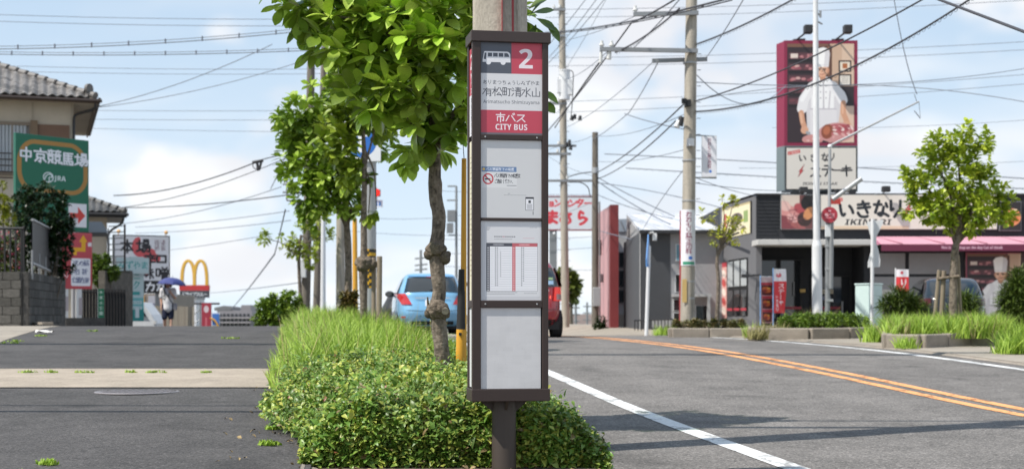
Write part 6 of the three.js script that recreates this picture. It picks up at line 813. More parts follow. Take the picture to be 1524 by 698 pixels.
{ // the restaurant
  const t = thing('restaurant', 'low charcoal steak restaurant with a lettered fascia and a pink awning', 'restaurant', [0, 0, 0]), zf = -Zr, x0 = RX(1127), x1 = RX(1600), yB = EYE - 0.5, yT = RY(288), yL = RY(366), back = zf - 4.3;
  const sideX = (z) => x0 - (zf - z) * 0.095;          // the left wall runs slightly outward
  // upper band, its left wall and the roof
  const wallPoly = (pts, y0, y1) => { const s = extrude(pts.map(([x, z]) => [x, -z]), y1 - y0); return s.rotateX(-Math.PI / 2).translate(0, y0, 0); };
  part('upper_wall', [wallPoly([[x0, zf], [x1, zf], [x1, back - 8], [sideX(back - 0), back - 8], [sideX(back), back]], yL + 0.08, yT - 0.06)], charcoal, t);
  part('parapet_cap', [boxAt(x0 - 0.04, x1, yT - 0.06, yT, zf - 0.25, zf + 0.05)], M.black, t);
  const side = quadGrid((u, v) => { const z = lerp(back, zf - 0.02, u); return [sideX(z) - 0.012, lerp(yB, yT - 0.06, v), z]; }, 4, 6); part('side_wall', side, charcoalSide, t); part('corner_post', boxAt(x0 - 0.02, x0 + 0.14, yB, yL + 0.1, zf - 0.2, zf + 0.012), charcoalSide, t);
  const cap2 = quadGrid((u, v) => { const z = lerp(back, zf, u); return [sideX(z) - 0.05 + v * 0.3, yT - 0.005 + 0.0 * v, z]; }, 2, 1); part('parapet_cap', cap2, M.black, t);
  const rib = []; for (let i = 0; i < 12; i++) rib.push(boxAt(x0 + 0.02, RX(1160), RY(296 + i * 5.4), RY(295.2 + i * 5.4), zf + 0.001, zf + 0.012)); for (const g of rib) part('siding_board', g, charcoal, t);
  // recessed entrance: back wall, floor step, columns
  part('ledge', [boxAt(x0 - 0.06, RX(1305), RY(366), RY(357.5), zf - 0.8, zf + 0.45, 0.02)], paint(0.55, 0.54, 0.52), t);
  part('entrance_wall', boxAt(x0, RX(1292), yB, yL + 0.1, zf - 1.6, zf - 1.5), charcoal, t); part('soffit', boxAt(x0, x1, yL + 0.06, yL + 0.1, zf - 1.6, zf - 0.05), charcoal, t);
  part('column', boxAt(RX(1212), RX(1219), yB, yL + 0.08, zf - 0.3, zf + 0.02), charcoal, t); part('column', boxAt(RX(1287), RX(1294), yB, yL + 0.08, zf - 1.5, zf + 0.01), charcoal, t);
  const gl = (a, b, c, d, z) => { const w = part('window', [boxAt(RX(a), RX(b), RY(d) - 0.05, RY(d), z, z + 0.06), boxAt(RX(a), RX(b), RY(c), RY(c) + 0.05, z, z + 0.06), boxAt(RX(a), RX(a) + 0.05, RY(d), RY(c), z, z + 0.06), boxAt(RX(b) - 0.05, RX(b), RY(d), RY(c), z, z + 0.06)], M.black, t); part('pane', boxAt(RX(a) + 0.05, RX(b) - 0.05, RY(d), RY(c), z + 0.01, z + 0.02), M.glassdark, w); return w; };
  gl(1136, 1172, 385, 474, zf - 1.48); gl(1174, 1210, 385, 474, zf - 1.48); gl(1222, 1252, 410, 474, zf - 1.48); gl(1253, 1286, 410, 474, zf - 1.48);
  part('door_handle', bar(V(RX(1196), RY(440), zf - 1.38), V(RX(1196), RY(418), zf - 1.38), 0.02), M.galv, t); part('door_handle', bar(V(RX(1271), RY(470), zf - 1.38), V(RX(1271), RY(448), zf - 1.38), 0.03), M.galv, t);
  part('glass_band', [boxAt(RX(1178), RX(1208), RY(460), RY(456), zf - 1.4, zf - 1.39), boxAt(RX(1224), RX(1268), RY(460), RY(456), zf - 1.4, zf - 1.39)], paint(0.35, 0.03, 0.06), t);
  part('notice', pbox(RX(1239), RX(1257), RY(436), RY(430), zf - 1.4, zf - 1.385), print(128, 40, (c) => { fill(c, '#c2b9a4', 0, 0, 128, 40); for (let i = 0; i < 8; i++) fill(c, '#5a5248', 10 + i * 14, 14, 9, 12); }), t); part('notice', pbox(RX(1176), RX(1184), RY(434), RY(412), zf - 1.4, zf - 1.385), paint(0.25, 0.25, 0.25), t); part('notice', pbox(RX(1240), RX(1253), RY(446), RY(440), zf - 1.4, zf - 1.385), paint(0.2, 0.22, 0.3), t); part('notice', pbox(RX(1206), RX(1214), RY(434), RY(429), zf - 1.4, zf - 1.385), paint(0.6, 0.4, 0.12), t);
  // fascia panels
  const fascia = (a, b, c, d, W, H, draw, label) => { const p = part('sign_panel', boxAt(RX(a), RX(b), RY(d), RY(c), zf + 0.004, zf + 0.1, 0.01), M.steel, t, label); part('print', printed(RX(b) - RX(a) - 0.03, RY(c) - RY(d) - 0.03, (RX(a) + RX(b)) / 2, (RY(c) + RY(d)) / 2, zf + 0.104), print(W, H, draw, 0.4), p); };
  fascia(1162, 1210, 290, 342, 256, 280, (cc) => soft(cc, 0, 0, 256, 280, 0.16, (c) => { fill(c, '#6b4444', 0, 0, 256, 280); fill(c, '#cfc0b4', 0, 0, 150, 120); const r = rng(8); for (const [x, y, rx, ry, k] of [[70, 150, 90, 60, '#c98a86'], [40, 230, 80, 50, '#7d3f45'], [120, 230, 90, 40, '#9c5a58'], [150, 110, 50, 40, '#a5494f'], [30, 90, 50, 40, '#d8b0a8'], [190, 200, 60, 60, '#3a2a28'], [225, 60, 60, 70, '#1f1a1a'], [226, 150, 40, 60, '#c98a5c'], [90, 190, 50, 30, '#d9a6a0']]) { c.fillStyle = k; c.beginPath(); c.ellipse(x, y, rx, ry, 0.6, 0, 7); c.fill(); } c.strokeStyle = '#6a3a40'; c.lineWidth = 5; for (let i = 0; i < 9; i++) { c.beginPath(); c.moveTo(20 + r() * 160, 110 + r() * 140); c.lineTo(40 + r() * 180, 120 + r() * 140); c.stroke(); } }), 'square photo panel of raw meat on the fascia');
  fascia(1221, 1484, 290, 342, 1400, 280, (c) => { fill(c, cream, 0, 0, 1400, 280); const g = c.createLinearGradient(0, 200, 0, 280); fill(c, '#d8c0a6', 0, 255, 700, 25); void g; fill(c, '#c2504c', 52, 22, 120, 30); write(c, 'いきなり', 66, 26, 24, 26, '#f0dfd8', 0.13); const s = '#22262c'; glyph(c, 'い', 128, 48, 150, s, 0.16); glyph(c, 'き', 262, 38, 150, s, 0.16); glyph(c, 'な', 400, 36, 150, s, 0.16); glyph(c, 'り', 524, 34, 150, s, 0.16); streak(c, 660, 40, 130); glyph(c, 'ス', 780, 50, 130, s, 0.16); glyph(c, 'テ', 910, 50, 130, s, 0.16); glyph(c, 'ー', 1040, 50, 130, s, 0.16); glyph(c, 'キ', 1160, 50, 140, s, 0.16); c.save(); c.transform(1, 0, -0.22, 1, 60, 0); latin(c, 'IKINARI', 180, 246, 66, '#26262a', 'bold', 370); latin(c, 'STEAK', 800, 246, 66, '#26262a', 'bold', 330); c.restore(); }, 'long cream fascia panel with black brush lettering');
  fascia(1487, 1520, 300, 344, 200, 260, (c) => { fill(c, '#2a2426', 0, 0, 200, 260); c.fillStyle = '#d98a5c'; c.beginPath(); c.ellipse(110, 140, 90, 80, 0, 0, 7); c.fill(); c.fillStyle = '#a84a3a'; c.beginPath(); c.ellipse(80, 170, 60, 40, 0.3, 0, 7); c.fill(); c.fillStyle = '#e8c9a8'; c.beginPath(); c.ellipse(130, 90, 40, 24, -0.3, 0, 7); c.fill(); c.fillStyle = '#c26a3c'; c.beginPath(); c.ellipse(150, 160, 30, 26, 0, 0, 7); c.fill(); c.fillStyle = '#5b2f6a'; c.fillRect(0, 30, 30, 60); }, 'dark photo panel of grilled meat at the right end of the fascia');
  // picture panel and windows of the left wall
  const onSide = (za, zb, yb, yt, out) => quadGrid((u, v) => { const z = lerp(zb, za, u); return [sideX(z) - out, lerp(yb, yt, v), z]; }, 2, 2);
  part('sign_panel', [onSide(zf - 0.5, back + 0.3, RY(345) , RY(297), 0.03)], print(200, 160, (c) => { fill(c, '#e6dcb8', 0, 0, 200, 160); fill(c, '#b9a878', 0, 0, 200, 10); c.fillStyle = '#5a4a48'; c.beginPath(); c.ellipse(100, 74, 44, 34, 0, 0, 7); c.fill(); fill(c, '#c2504c', 10, 30, 22, 90); fill(c, '#8aa05a', 150, 40, 30, 60); write(c, 'ステーキ', 40, 110, 34, 30, '#4a3a2c', 0.14); }), t, 'cream picture panel on the left wall'); part('panel_frame', [bar(V(sideX(zf - 0.5) - 0.03, RY(345), zf - 0.5), V(sideX(zf - 0.5) - 0.03, RY(297), zf - 0.5), 0.03), bar(V(sideX(back) - 0.03, RY(345), back + 0.3), V(sideX(back) - 0.03, RY(345), zf - 0.5), 0.03)], M.black, t);
  { const w = part('window', [onSide(zf - 0.9, back + 1.0, RY(470), RY(381), 0.02)], M.black, t); for (let i = 0; i < 3; i++) { const za = zf - 0.95 - i * 0.82; for (const [a, b] of [[470, 430], [424, 384]]) part('pane', onSide(za - 0.06, za - 0.72, RY(a), RY(b), 0.035), a > 450 ? M.glassdark : paint(0.5, 0.53, 0.54, 0.15), w); part('red_band', onSide(za - 0.06, za - 0.72, RY(462), RY(458), 0.045), paint(0.45, 0.05, 0.07), w); } }
  part('poster', onSide(back + 0.9, back + 0.15, RY(474), RY(384), 0.035), print(100, 300, (c) => { fill(c, '#d8a49c', 0, 0, 100, 300); fill(c, '#b23a44', 0, 0, 100, 24); for (let i = 0; i < 5; i++) { c.fillStyle = i % 2 ? '#c2504c' : '#ead8cc'; c.beginPath(); c.ellipse(50, 60 + i * 50, 36, 20, 0.3, 0, 7); c.fill(); } }), t);
  part('camera_arm', [bar(V(x0 - 0.3, RY(411), zf + 0.1), V(x0 + 0.1, RY(409), zf + 0.1), 0.025), bx(0.2, 0.1, 0.1, x0 - 0.35, RY(411), zf + 0.1)], M.dark, t);
  // pink awning, valance, shuttered front
  const aw = (a, b) => quadGrid((u, v) => [lerp(RX(a), RX(b), u), lerp(RY(366), RY(352), v), lerp(zf + 1.0, zf + 0.02, v)], 6, 3); part('awning', [aw(1300, 1600), aw(1300, 1600).translate(0, -0.02, 0)], paint(0.56, 0.28, 0.35, 0.85), t); const va = part('valance', boxAt(RX(1300), RX(1600), RY(376), RY(366), zf + 0.97, zf + 1.0), paint(0.14, 0.022, 0.055, 0.8), t); part('print', printed(RX(1478) - RX(1386), RY(367.5) - RY(374.5), RX(1432), RY(371), zf + 1.003), print(720, 56, (c) => { fill(c, '#6b2a47', 0, 0, 720, 56); latin(c, 'This is the shop on the day Cut of Steak', 6, 42, 42, '#d8b4c2', 'bold', 700); }), va);
  const ribs = []; for (let p = 1330; p < 1600; p += 62) ribs.push(bar(V(RX(p - 26), RY(353), zf + 0.04), V(RX(p), RY(365), zf + 1.0), 0.016)); part('awning_rib', ribs, paint(0.25, 0.1, 0.14), t); part('awning_end', extrude([[0, RY(366)], [1, RY(366)], [0, RY(352)]], 0.02).rotateY(-Math.PI / 2).translate(RX(1300), 0, zf), paint(0.5, 0.2, 0.3), t);
  part('front_wall', boxAt(RX(1294), x1, yB, RY(352), zf - 1.5, zf - 0.02), charcoal, t); for (const [a, b, c, d] of [[1300, 1348, 377, 408], [1354, 1420, 377, 408], [1300, 1348, 412, 470], [1354, 1420, 412, 470]]) part('roller_blind', boxAt(RX(a), RX(b), RY(d), RY(c), zf - 0.018, zf + 0.02), paint(0.30, 0.30, 0.31, 0.8), t);
  part('chef_poster', pbox(RX(1438), RX(1520), RY(476), RY(376), zf - 0.018, zf + 0.05), print(400, 480, (c) => { fill(c, '#8a3a52', 0, 0, 400, 480); soft(c, 10, 8, 390, 472, 0.3, (q) => chef(q, 0, 0, 460, 560)); }), t, 'tall poster of a cook in whites'); part('chef_poster', pbox(RX(1521), x1, RY(476), RY(376), zf - 0.018, zf + 0.04), print(64, 64, (c) => { fill(c, '#4a3034', 0, 0, 64, 64); fill(c, '#7a5048', 0, 30, 64, 14); }), t, 'dark photo poster at the right end');
  for (const [px, py] of [[1315, 283], [1193, 284]]) { const o = part('floodlight', [bx(0.22, 0.16, 0.2, RX(px), RY(py), zf + 0.35, 0, 0.02), bar(V(RX(px), RY(py), zf + 0.3), V(RX(px), RY(290), zf), 0.02)], M.dark, t); void o; }
}
{ // the tall billboard of the restaurant
  const Z = 47, x = (p) => P(p, 0, Z).x, y = (p) => P(0, p, Z).y, t = thing('billboard', 'tall red framed billboard of a cook in whites above a cream lettered panel', 'billboard', [0, 0, 0]), xa = x(1168), xb = x(1277.5), red = paint(0.25, 0.02, 0.06), z = -Z;
  const body = (y0, y1) => extrude([[xa, 0], [xb, 0], [xb, -1.4], [xa - 0.0, -1.4]].map(([a, b]) => [a, -b]), y1 - y0).rotateX(-Math.PI / 2).translate(0, y0, z);
  const leftFace = (y0, y1) => quadGrid((u, v) => [lerp(x(1161), xa, u), lerp(y0, y1, v), lerp(z - 0.55, z, u)], 1, 1);
  part('upper_box', [boxAt(xa, xb, y(217), y(60), z - 0.5, z), leftFace(y(217), y(61))], red, t); part('lower_box', [boxAt(xa, xb, y(285), y(217.2), z - 0.5, z), leftFace(y(284), y(217.2))], paint(0.16, 0.2, 0.21), t); void body;
  part('chef_print', printed(x(1272) - x(1172.5), y(65) - y(212), (x(1272) + x(1172.5)) / 2, (y(65) + y(212)) / 2, z + 0.006), print(540, 800, (c) => { soft(c, 0, 0, 540, 800, 0.4, (q) => chef(q, 0, 0, 540, 800)); }, 0.35), t);
  part('lettered_panel', boxAt(x(1169.5), x(1276), y(283), y(219), z, z + 0.05), M.dark, t); part('print', printed(x(1274.5) - x(1171), y(220.5) - y(281.5), (x(1274.5) + x(1171)) / 2, (y(220.5) + y(281.5)) / 2, z + 0.054), print(720, 430, (c) => { fill(c, cream, 0, 0, 720, 430); c.save(); c.translate(16, 74); c.rotate(-0.2); fill(c, '#c2504c', 0, -34, 130, 36); write(c, 'いきなり', 8, -30, 28, 29, '#f0dfd8', 0.13); c.restore(); const s = '#26262a'; glyph(c, 'い', 120, 60, 92, s, 0.15); glyph(c, 'き', 236, 52, 96, s, 0.15); glyph(c, 'な', 352, 50, 96, s, 0.15); glyph(c, 'り', 430, 50, 84, s, 0.15); streak(c, 120, 170, 120); glyph(c, 'ス', 240, 190, 120, s, 0.15); glyph(c, 'テ', 360, 176, 120, s, 0.15); glyph(c, 'ー', 474, 180, 100, s, 0.15); glyph(c, 'キ', 560, 176, 120, s, 0.15); c.save(); c.transform(1, 0, -0.22, 1, 90, 0); latin(c, 'IKINARI STEAK', 160, 388, 40, '#2c2c30', 'bold', 360); c.restore(); }, 0.35), t);
  for (const px of [1189, 1247]) part('floodlight', [bx(0.26, 0.26, 0.3, x(px + 8), y(50), z + 0.7, 0, 0.03), bar(V(x(px + 8), y(52), z + 0.6), V(x(px - 4), y(60), z - 0.2), 0.03), bar(V(x(px - 6), y(58), z - 0.2), V(x(px + 12), y(57), z - 0.2), 0.04)], M.dark, t);
  for (const px of [1176, 1186, 1200, 1243, 1262]) part('lamp_bracket', [bar(V(x(px), y(285), z + 0.05), V(x(px), y(292), z + 0.6), 0.03), bx(0.2, 0.12, 0.16, x(px), y(290), z + 0.7)], M.dark, t);
  part('column', boxAt(x(1205), x(1238), EYE - 0.4, y(285), z - 0.4, z - 0.1), M.dark, t);
}
{ // white lamp post
  const t = pole('smooth white lamp post, thick below, in front of the chef billboard', 34, 1217, 500, 1214.5, -40, 0.085, 0.055, M.whitemetal, lotY(34, 7) + 0.1, 'lamp post', 'lamp_post'), at = t.userData.at; part('lower_tube', [bar(at(1217.3, 495), at(1216.6, 366), 0.118, 0.11, 24), bar(at(1216.6, 366), at(1216.4, 358), 0.11, 0.08, 24)], M.whitemetal, t); part('hooks', [bar(at(1218, 20), at(1223, 24), 0.02), bar(at(1218, 32), at(1225, 36), 0.02), bar(at(1222, 16), at(1222, 26), 0.025)], M.steel, t);
}
{ // opposite bus stop pole
  const Z = 29.5, t = pole('grey bus stop pole with a round red sign and two slanting arms across the road', Z, 1232, 497, 1233.5, 328, 0.05, 0.05, M.steel, roadY(Z) + 0.05, 'bus stop pole', 'bus_stop_pole'), at = t.userData.at;
  part('second_tube', bar(at(1237.5, 430, -0.05), at(1238.5, 330, -0.05), 0.045, 0.045, 14), M.steel, t); part('upper_tube', bar(at(1235, 330), at(1236, 222), 0.034, 0.03, 12), M.galv, t); part('arm', bar(at(1236, 217), at(1369, 151), 0.024, 0.018, 10), M.galv, t); part('elbow', new THREE.SphereGeometry(0.045, 12, 8).translate(at(1236, 218).x, at(1236, 218).y, 0), M.whitemetal, t); part('arm_bracket', bar(at(1240, 297), at(1283, 266), 0.045, 0.05, 12), M.galv, t);
  const d = at(1235.5, 320, -0.1), s = part('round_sign', new THREE.CylinderGeometry(0.16, 0.16, 0.03, 36).rotateX(Math.PI / 2).translate(d.x, d.y, d.z), M.redpaint, t); part('print', new THREE.CircleGeometry(0.155, 36).translate(d.x, d.y, d.z + 0.017), print(200, 200, (c) => { fill(c, '#a83240', 0, 0, 200, 200); c.strokeStyle = '#c8606a'; c.lineWidth = 6; c.beginPath(); c.arc(100, 100, 92, 0, 7); c.stroke(); write(c, '市バス', 34, 76, 44, 45, '#e9ccd0', 0.13); fill(c, '#d8a0a8', 82, 36, 36, 22); fill(c, '#d8a0a8', 44, 130, 112, 10); }), s);
  const b = at(1233.5, 343.5); part('timetable_box', bx(0.14, S(18, Z), 0.06, b.x, b.y, 0.06), M.whitemetal, t); const k = []; for (const y of [366, 400, 447]) k.push(bx(0.14, 0.05, 0.12, at(1235, y).x, at(1235, y).y, 0)); part('clamp', k, M.galv, t); part('hanging_wire', [bar(at(1366, 152), at(1362, 140), 0.006), bar(at(1362, 165), at(1371, 176), 0.008), bar(at(1369, 152), at(1371, 176), 0.004)], M.wire, t);
  part('red_plate', bx(S(17, Z), 0.1, 0.02, at(1247, 299).x, at(1247, 299).y, -0.2).rotateZ(0), paint(0.5, 0.06, 0.05), t);
}
{ // fan shaped white sign backs, and the white control box
  const Z = 30.5, t = pole('thin white signpost carrying two white fan shaped sign backs', Z, 1298.5, 480, 1300, 326, 0.035, 0.035, M.whitemetal, lotY(Z, 8) + 0.1, 'signpost', 'signpost'), at = t.userData.at; const poly = (pts) => { const q = pts.map(([x, y]) => { const p = at(x, y); return [p.x, p.y]; }); return extrude(q, 0.02, 0.003).translate(0, 0, -0.06); };
  part('fan_sign', poly([[1293, 330], [1316, 327], [1316, 332], [1306, 352], [1306, 362], [1301, 362], [1293, 334]]), M.whitemetal, t); part('fan_sign', poly([[1306, 362], [1309, 372], [1312, 388], [1311, 397], [1294, 398], [1294, 390], [1301, 366]]), M.whitemetal, t);
  const bxs = thing('control_cabinet', 'pale mint metal control cabinet beside the clipped hedge across the road', 'cabinet', [P(1294, 0, 31.5).x, lotY(31.5, 8.5) + 0.08, -31.5], 0.62); const h = P(0, 423, 31.5).y - lotY(31.5, 8.5) - 0.08; part('body', bx(0.42, h - 0.04, 0.38, 0, h / 2, 0, 0, 0.012), paint(0.55, 0.68, 0.66, 0.4), bxs); part('lid', bx(0.45, 0.03, 0.41, 0, h, 0, 0, 0.008), paint(0.55, 0.68, 0.66, 0.4), bxs); part('door', bx(0.36, h - 0.2, 0.01, 0, h / 2, 0.193), paint(0.53, 0.66, 0.64, 0.4), bxs); part('handle', bx(0.03, 0.1, 0.03, 0.13, h * 0.5, 0.205), M.steel, bxs);
}
{ // two standing banners
  const Z = 35, f = (xa, xb, yt, yb, name, label, draw, W, H) => { const b = boardFrame(xa, Z, xb, Z + 0.2, yt, yb), t = thing('banner', label, 'banner', b.pos, b.ry); part('cloth', [quadGrid((u, v) => [(u - 0.5) * b.w, v * b.h, 0.03 * Math.sin(u * 5 + v * 4)], 10, 16)], print(W, H, draw, 0.8), t); part('pole', bar(V(-b.w / 2 - 0.01, -0.45, 0), V(-b.w / 2 - 0.01, b.h + 0.03, 0), 0.014), paint(0.2, 0.35, 0.6), t); part('top_rod', bar(V(-b.w / 2, b.h, 0), V(b.w / 2, b.h, 0), 0.01), M.whitemetal, t); return t; };
  f(1133, 1152, 412, 481, 'a', 'food photo banner with three dishes left of the red and white banner', (c) => { fill(c, '#b9888c', 0, 0, 140, 480); fill(c, '#c9b4b4', 0, 0, 140, 56); for (let i = 0; i < 3; i++) { fill(c, '#b23c48', 8, 60 + i * 140, 124, 24); fill(c, '#5a2c2c', 10, 86 + i * 140, 120, 104); c.fillStyle = '#c2683c'; c.beginPath(); c.ellipse(66, 134 + i * 140, 46, 30, 0.3, 0, 7); c.fill(); c.fillStyle = '#8a3a30'; c.beginPath(); c.ellipse(50, 146 + i * 140, 26, 16, 0, 0, 7); c.fill(); c.fillStyle = '#d8b04a'; c.fillRect(78, 112 + i * 140, 26, 14); } }, 140, 480);
  f(1152, 1170, 401, 466, 'b', 'red banner with a white top and white lettering beside the food photo banner', (c) => { fill(c, '#d23a40', 0, 0, 140, 480); fill(c, '#e6e2e6', 0, 0, 140, 130); c.fillStyle = '#cf5a66'; c.beginPath(); c.arc(64, 64, 24, 0, 7); c.fill(); fill(c, '#e6e2e6', 56, 40, 10, 22); writeDown(c, 'ステーキ', 66, 150, 56, 62, '#f2dfe0', 0.14); writeDown(c, 'いきなり', 14, 280, 44, 46, '#f2dfe0', 0.14); }, 140, 480);
  const Z2 = 33.5, b = boardFrame(1334, Z2, 1354, Z2, 401, 436), t = thing('banner', 'small white and red banner behind the bushes right of the control cabinet', 'banner', b.pos, 0); part('cloth', quadGrid((u, v) => [(u - 0.5) * b.w, v * b.h, 0.02 * Math.sin(u * 5)], 8, 8), print(128, 220, (c) => { fill(c, '#d23a40', 0, 0, 128, 220); fill(c, '#e6e2e6', 0, 0, 128, 70); c.fillStyle = '#cf5a66'; c.beginPath(); c.arc(60, 32, 16, 0, 7); c.fill(); glyph(c, 'り', 40, 90, 80, '#f2dfe0', 0.16); }, 0.8), t); part('pole', bar(V(-b.w / 2, -0.7, 0), V(-b.w / 2, b.h + 0.03, 0), 0.014), M.whitemetal, t);
}
// ---------------------------------------------------------------- planters and their plants
function planter(label, outline, h, z0) { // outline [x, z] anticlockwise seen from above; kerb stones round a bed
  const t = thing('planter', label, 'planter'), n = outline.length; let area = [];
  for (let i = 0; i < n; i++) { const [xa, za] = outline[i], [xb, zb] = outline[(i + 1) % n], L = Math.hypot(xb - xa, zb - za), k = Math.max(1, Math.round(L / 0.75)); for (let q = 0; q < k; q++) { const u = (q + 0.5) / k, x = lerp(xa, xb, u), z = lerp(za, zb, u), o = part('kerb_stone', new RoundedBoxGeometry(L / k - 0.01, h + 0.3, 0.16, 2, 0.03), M.kerb, t); o.position.set(x, lotY(z, x) + h / 2 - 0.15, -z); o.rotation.y = Math.atan2(zb - za, xb - xa); } area.push([xa, -za]); }
  const s = extrude(outline.map(([x, z]) => [x, z]), 0.4).rotateX(-Math.PI / 2); s.translate(0, z0 - 0.4 + h - 0.05, 0); part('soil', s, M.soil, t); return t;
}
const PX = (p, Z) => (p - 762) / F * Z;
{ // 1: long low bed with the tall concrete pole
  planter('concrete kerbed planter around the foot of the tall concrete utility pole', [[PX(1000, 30.2), 30.2], [PX(1112, 30.2), 30.2], [PX(1114, 33.5), 33.5], [PX(1003, 34), 34]], 0.16, lotY(31, PX(1050, 31)));
  shrub('flower_bed', 'low bushy bed of faded pinkish flowers around the tall concrete pole', 'shrub', 31, 1060, roadY(31) + 0.1, [1008, 1022, 1036, 1050, 1064, 1078, 1092, 1104].map((x, i) => [x, 484 - (i % 3), 9, (i % 2) * 0.6, 0.9]), 420, { color: greens([0.10, 0.13, 0.03], [0.34, 0.27, 0.12]), geo: tinyLeaf, size: [0.9, 1.6] });
  streetTree('street_tree', 'thin sapling with sparse yellowish leaves between the tall pole and the restaurant', 31.5, 1067, [[1068, 470], [1070, 420], [1068, 385], [1074, 365]], [0.05, 0.045, 0.04, 0.035, 0.025], [[1068, 350, 16, 0], [1090, 330, 16, 0.1], [1055, 320, 14, 0], [1085, 350, 16, 0.1], [1092, 300, 12, 0], [1075, 295, 12, 0], [1055, 345, 8, 0], [1100, 360, 6, 0], [1105, 335, 8, 0]], 48, { leaves: 7, shell: 0.2, size: [0.45, 0.8], color: greens([0.36, 0.42, 0.03], [0.70, 0.70, 0.10]), y: roadY(31) + 0.15, limbBark: M.bark });
}
{ // 2: bed with the clipped hedge
  planter('long kerbed planter with the clipped hedge in front of the restaurant entrance', [[PX(1120, 27.2), 27.2], [PX(1205, 27.0), 27.0], [PX(1262, 27.4), 27.4], [PX(1302, 28.6), 28.6], [PX(1306, 31), 31], [PX(1120, 31), 31]], 0.2, lotY(28.5, PX(1200, 28)));
  shrub('hedge', 'rounded clipped green hedge in front of the restaurant entrance', 'hedge', 29, 1228, lotY(29, 6) + 0.1, [...[1172, 1188, 1204, 1220, 1236, 1252, 1268, 1282].map((x, i) => [x, 477 + (i === 0 || i === 7 ? 3 : 0), 14, (i % 2) * 0.4 - 0.1, 0.92]), [1166, 486, 8, -0.2], [1290, 484, 9, -0.1], [1200, 484, 10, -0.3], [1240, 484, 10, -0.3]], 1100, { color: greens([0.11, 0.20, 0.02], [0.32, 0.46, 0.06]), geo: tinyLeaf, size: [0.7, 1.3] });
}
{ // 3: bed with tree, stakes and long grass
  planter('kerbed planter with long grass around the staked tree at the right', [[PX(1322, 22.6), 22.6], [PX(1372, 22.3), 22.3], [PX(1440, 23.2), 23.2], [PX(1496, 24.2), 24.2], [PX(1500, 27.5), 27.5], [PX(1318, 27.5), 27.5]], 0.2, lotY(24, PX(1400, 24)));
  streetTree('street_tree', 'round crowned bright green street tree with a staked trunk in front of the restaurant', 25, 1419, [[1420, 460], [1421, 400], [1424, 365], [1430, 345]], [0.08, 0.07, 0.065, 0.06, 0.045], [[1425, 212, 26, 0], [1390, 235, 26, 0], [1455, 240, 28, 0.1], [1368, 265, 22, -0.1], [1425, 262, 40, 0], [1470, 275, 32, 0.2], [1488, 305, 26, 0.2], [1395, 300, 34, -0.1], [1362, 312, 18, 0], [1450, 315, 38, 0], [1425, 328, 24, 0], [1400, 335, 14, 0], [1440, 192, 12, 0], [1348, 255, 9, 0], [1503, 325, 12, 0], [1470, 210, 18, 0], [1395, 212, 18, 0], [1355, 285, 10, 0]], 540, { leaves: 8, size: [0.45, 0.9], shell: 0.15, color: greens([0.22, 0.34, 0.02], [0.66, 0.76, 0.08]), y: lotY(25, 7.4) + 0.1 });
  const t = thing('tree_stake', 'three grey wooden stakes leaning around the trunk of the round crowned tree', 'tree stake', [0, 0, 0]); for (const [a, b, y, rr] of [[1391, 1399, 402, 0.035], [1401, 1406, 403, 0.045], [1432, 1427, 380, 0.03]]) part('stake', [bar(P(a, 492, 25.2), P(b, y, 25.1), rr, rr * 0.95, 12)], M.stake, t); part('rope_binding', bar(P(1397, 415, 25.1), P(1430, 411, 24.9), 0.03, 0.03, 8), M.barkdark, t);
  const r = rng(83), g = thing('tall_grass', 'bright green long grass filling the planter under the round crowned tree', 'grass', [0, 0, 0]), A = []; for (let i = 0; i < 900; i++) { const Z = lerp(22.8, 27, r()), px = lerp(1322, 1498, r()), x = PX(px, Z); A.push(...tuftOf(r, x, lotY(Z, x) + 0.12, -Z, 12, 0.40 * (0.7 + 0.5 * r()) * (0.7 + 0.5 * fbm3(x * 2, 0, Z, 2)), 0.1, r() < 0.08 ? strawTone : grassTone)); } instanced('blades', blade, leafMat(1, 1, 1, 0.42, 0.6), A, g); g.userData.kind = 'stuff';
  // weeds at the edges
  const weeds = [['bright weeds at the right end of the clipped hedge planter', 1305, 25, 14, 0.34], ['weeds in the right foreground corner across the road', 1508, 20.5, 22, 0.35], ['dry weeds left of the food photo banner', 1122, 28.5, 7, 0.28], ['straw coloured weeds below the two banners', 1150, 27.6, 16, 0.3], ['green weeds at the left end of the utility pole planter', 988, 31, 9, 0.2], ['dry weeds around the white lamp post', 1212, 31, 22, 0.55], ['weeds against the kerb of the long grass planter', 1350, 22.1, 6, 0.2], ['low dry weeds left of the clipped hedge', 1128, 26.9, 9, 0.25], ['weeds on the pale pavement at the far right', 1516, 24, 16, 0.4]];
  weeds.forEach(([s, px, Z, w, h], i) => { const x = PX(px, Z), t2 = thing('weed', s, 'weed', [x, lotY(Z, x), -Z]), B = []; for (let k = 0; k < 16 + w * 2; k++) B.push(...tuftOf(r, (r() - 0.5) * S(w * 2, Z), 0, (r() - 0.5) * 0.5, 8, h * (0.6 + 0.7 * r()), 0.1, i === 3 || i === 5 || i === 7 ? strawTone : grassTone)); instanced('blades', blade, leafMat(1, 1, 1, 0.4, 0.6), B, t2); });
  const spiky = greens([0.06, 0.11, 0.016], [0.20, 0.28, 0.045]), needle = [leafGeo(0.16, 0.02, 0.3, 0.2, 0.8, 2)];
  shrub('spiky_shrub', 'dark spiky green shrub behind the long grass right of the control cabinet', 'shrub', 29, 1340, lotY(29, 8), [[1325, 455, 15, 0], [1345, 450, 18, 0], [1362, 460, 16, 0], [1335, 438, 10, 0], [1375, 465, 12, 0], [1352, 472, 18, 0]], 420, { color: spiky, geo: needle, size: [0.8, 1.4] });
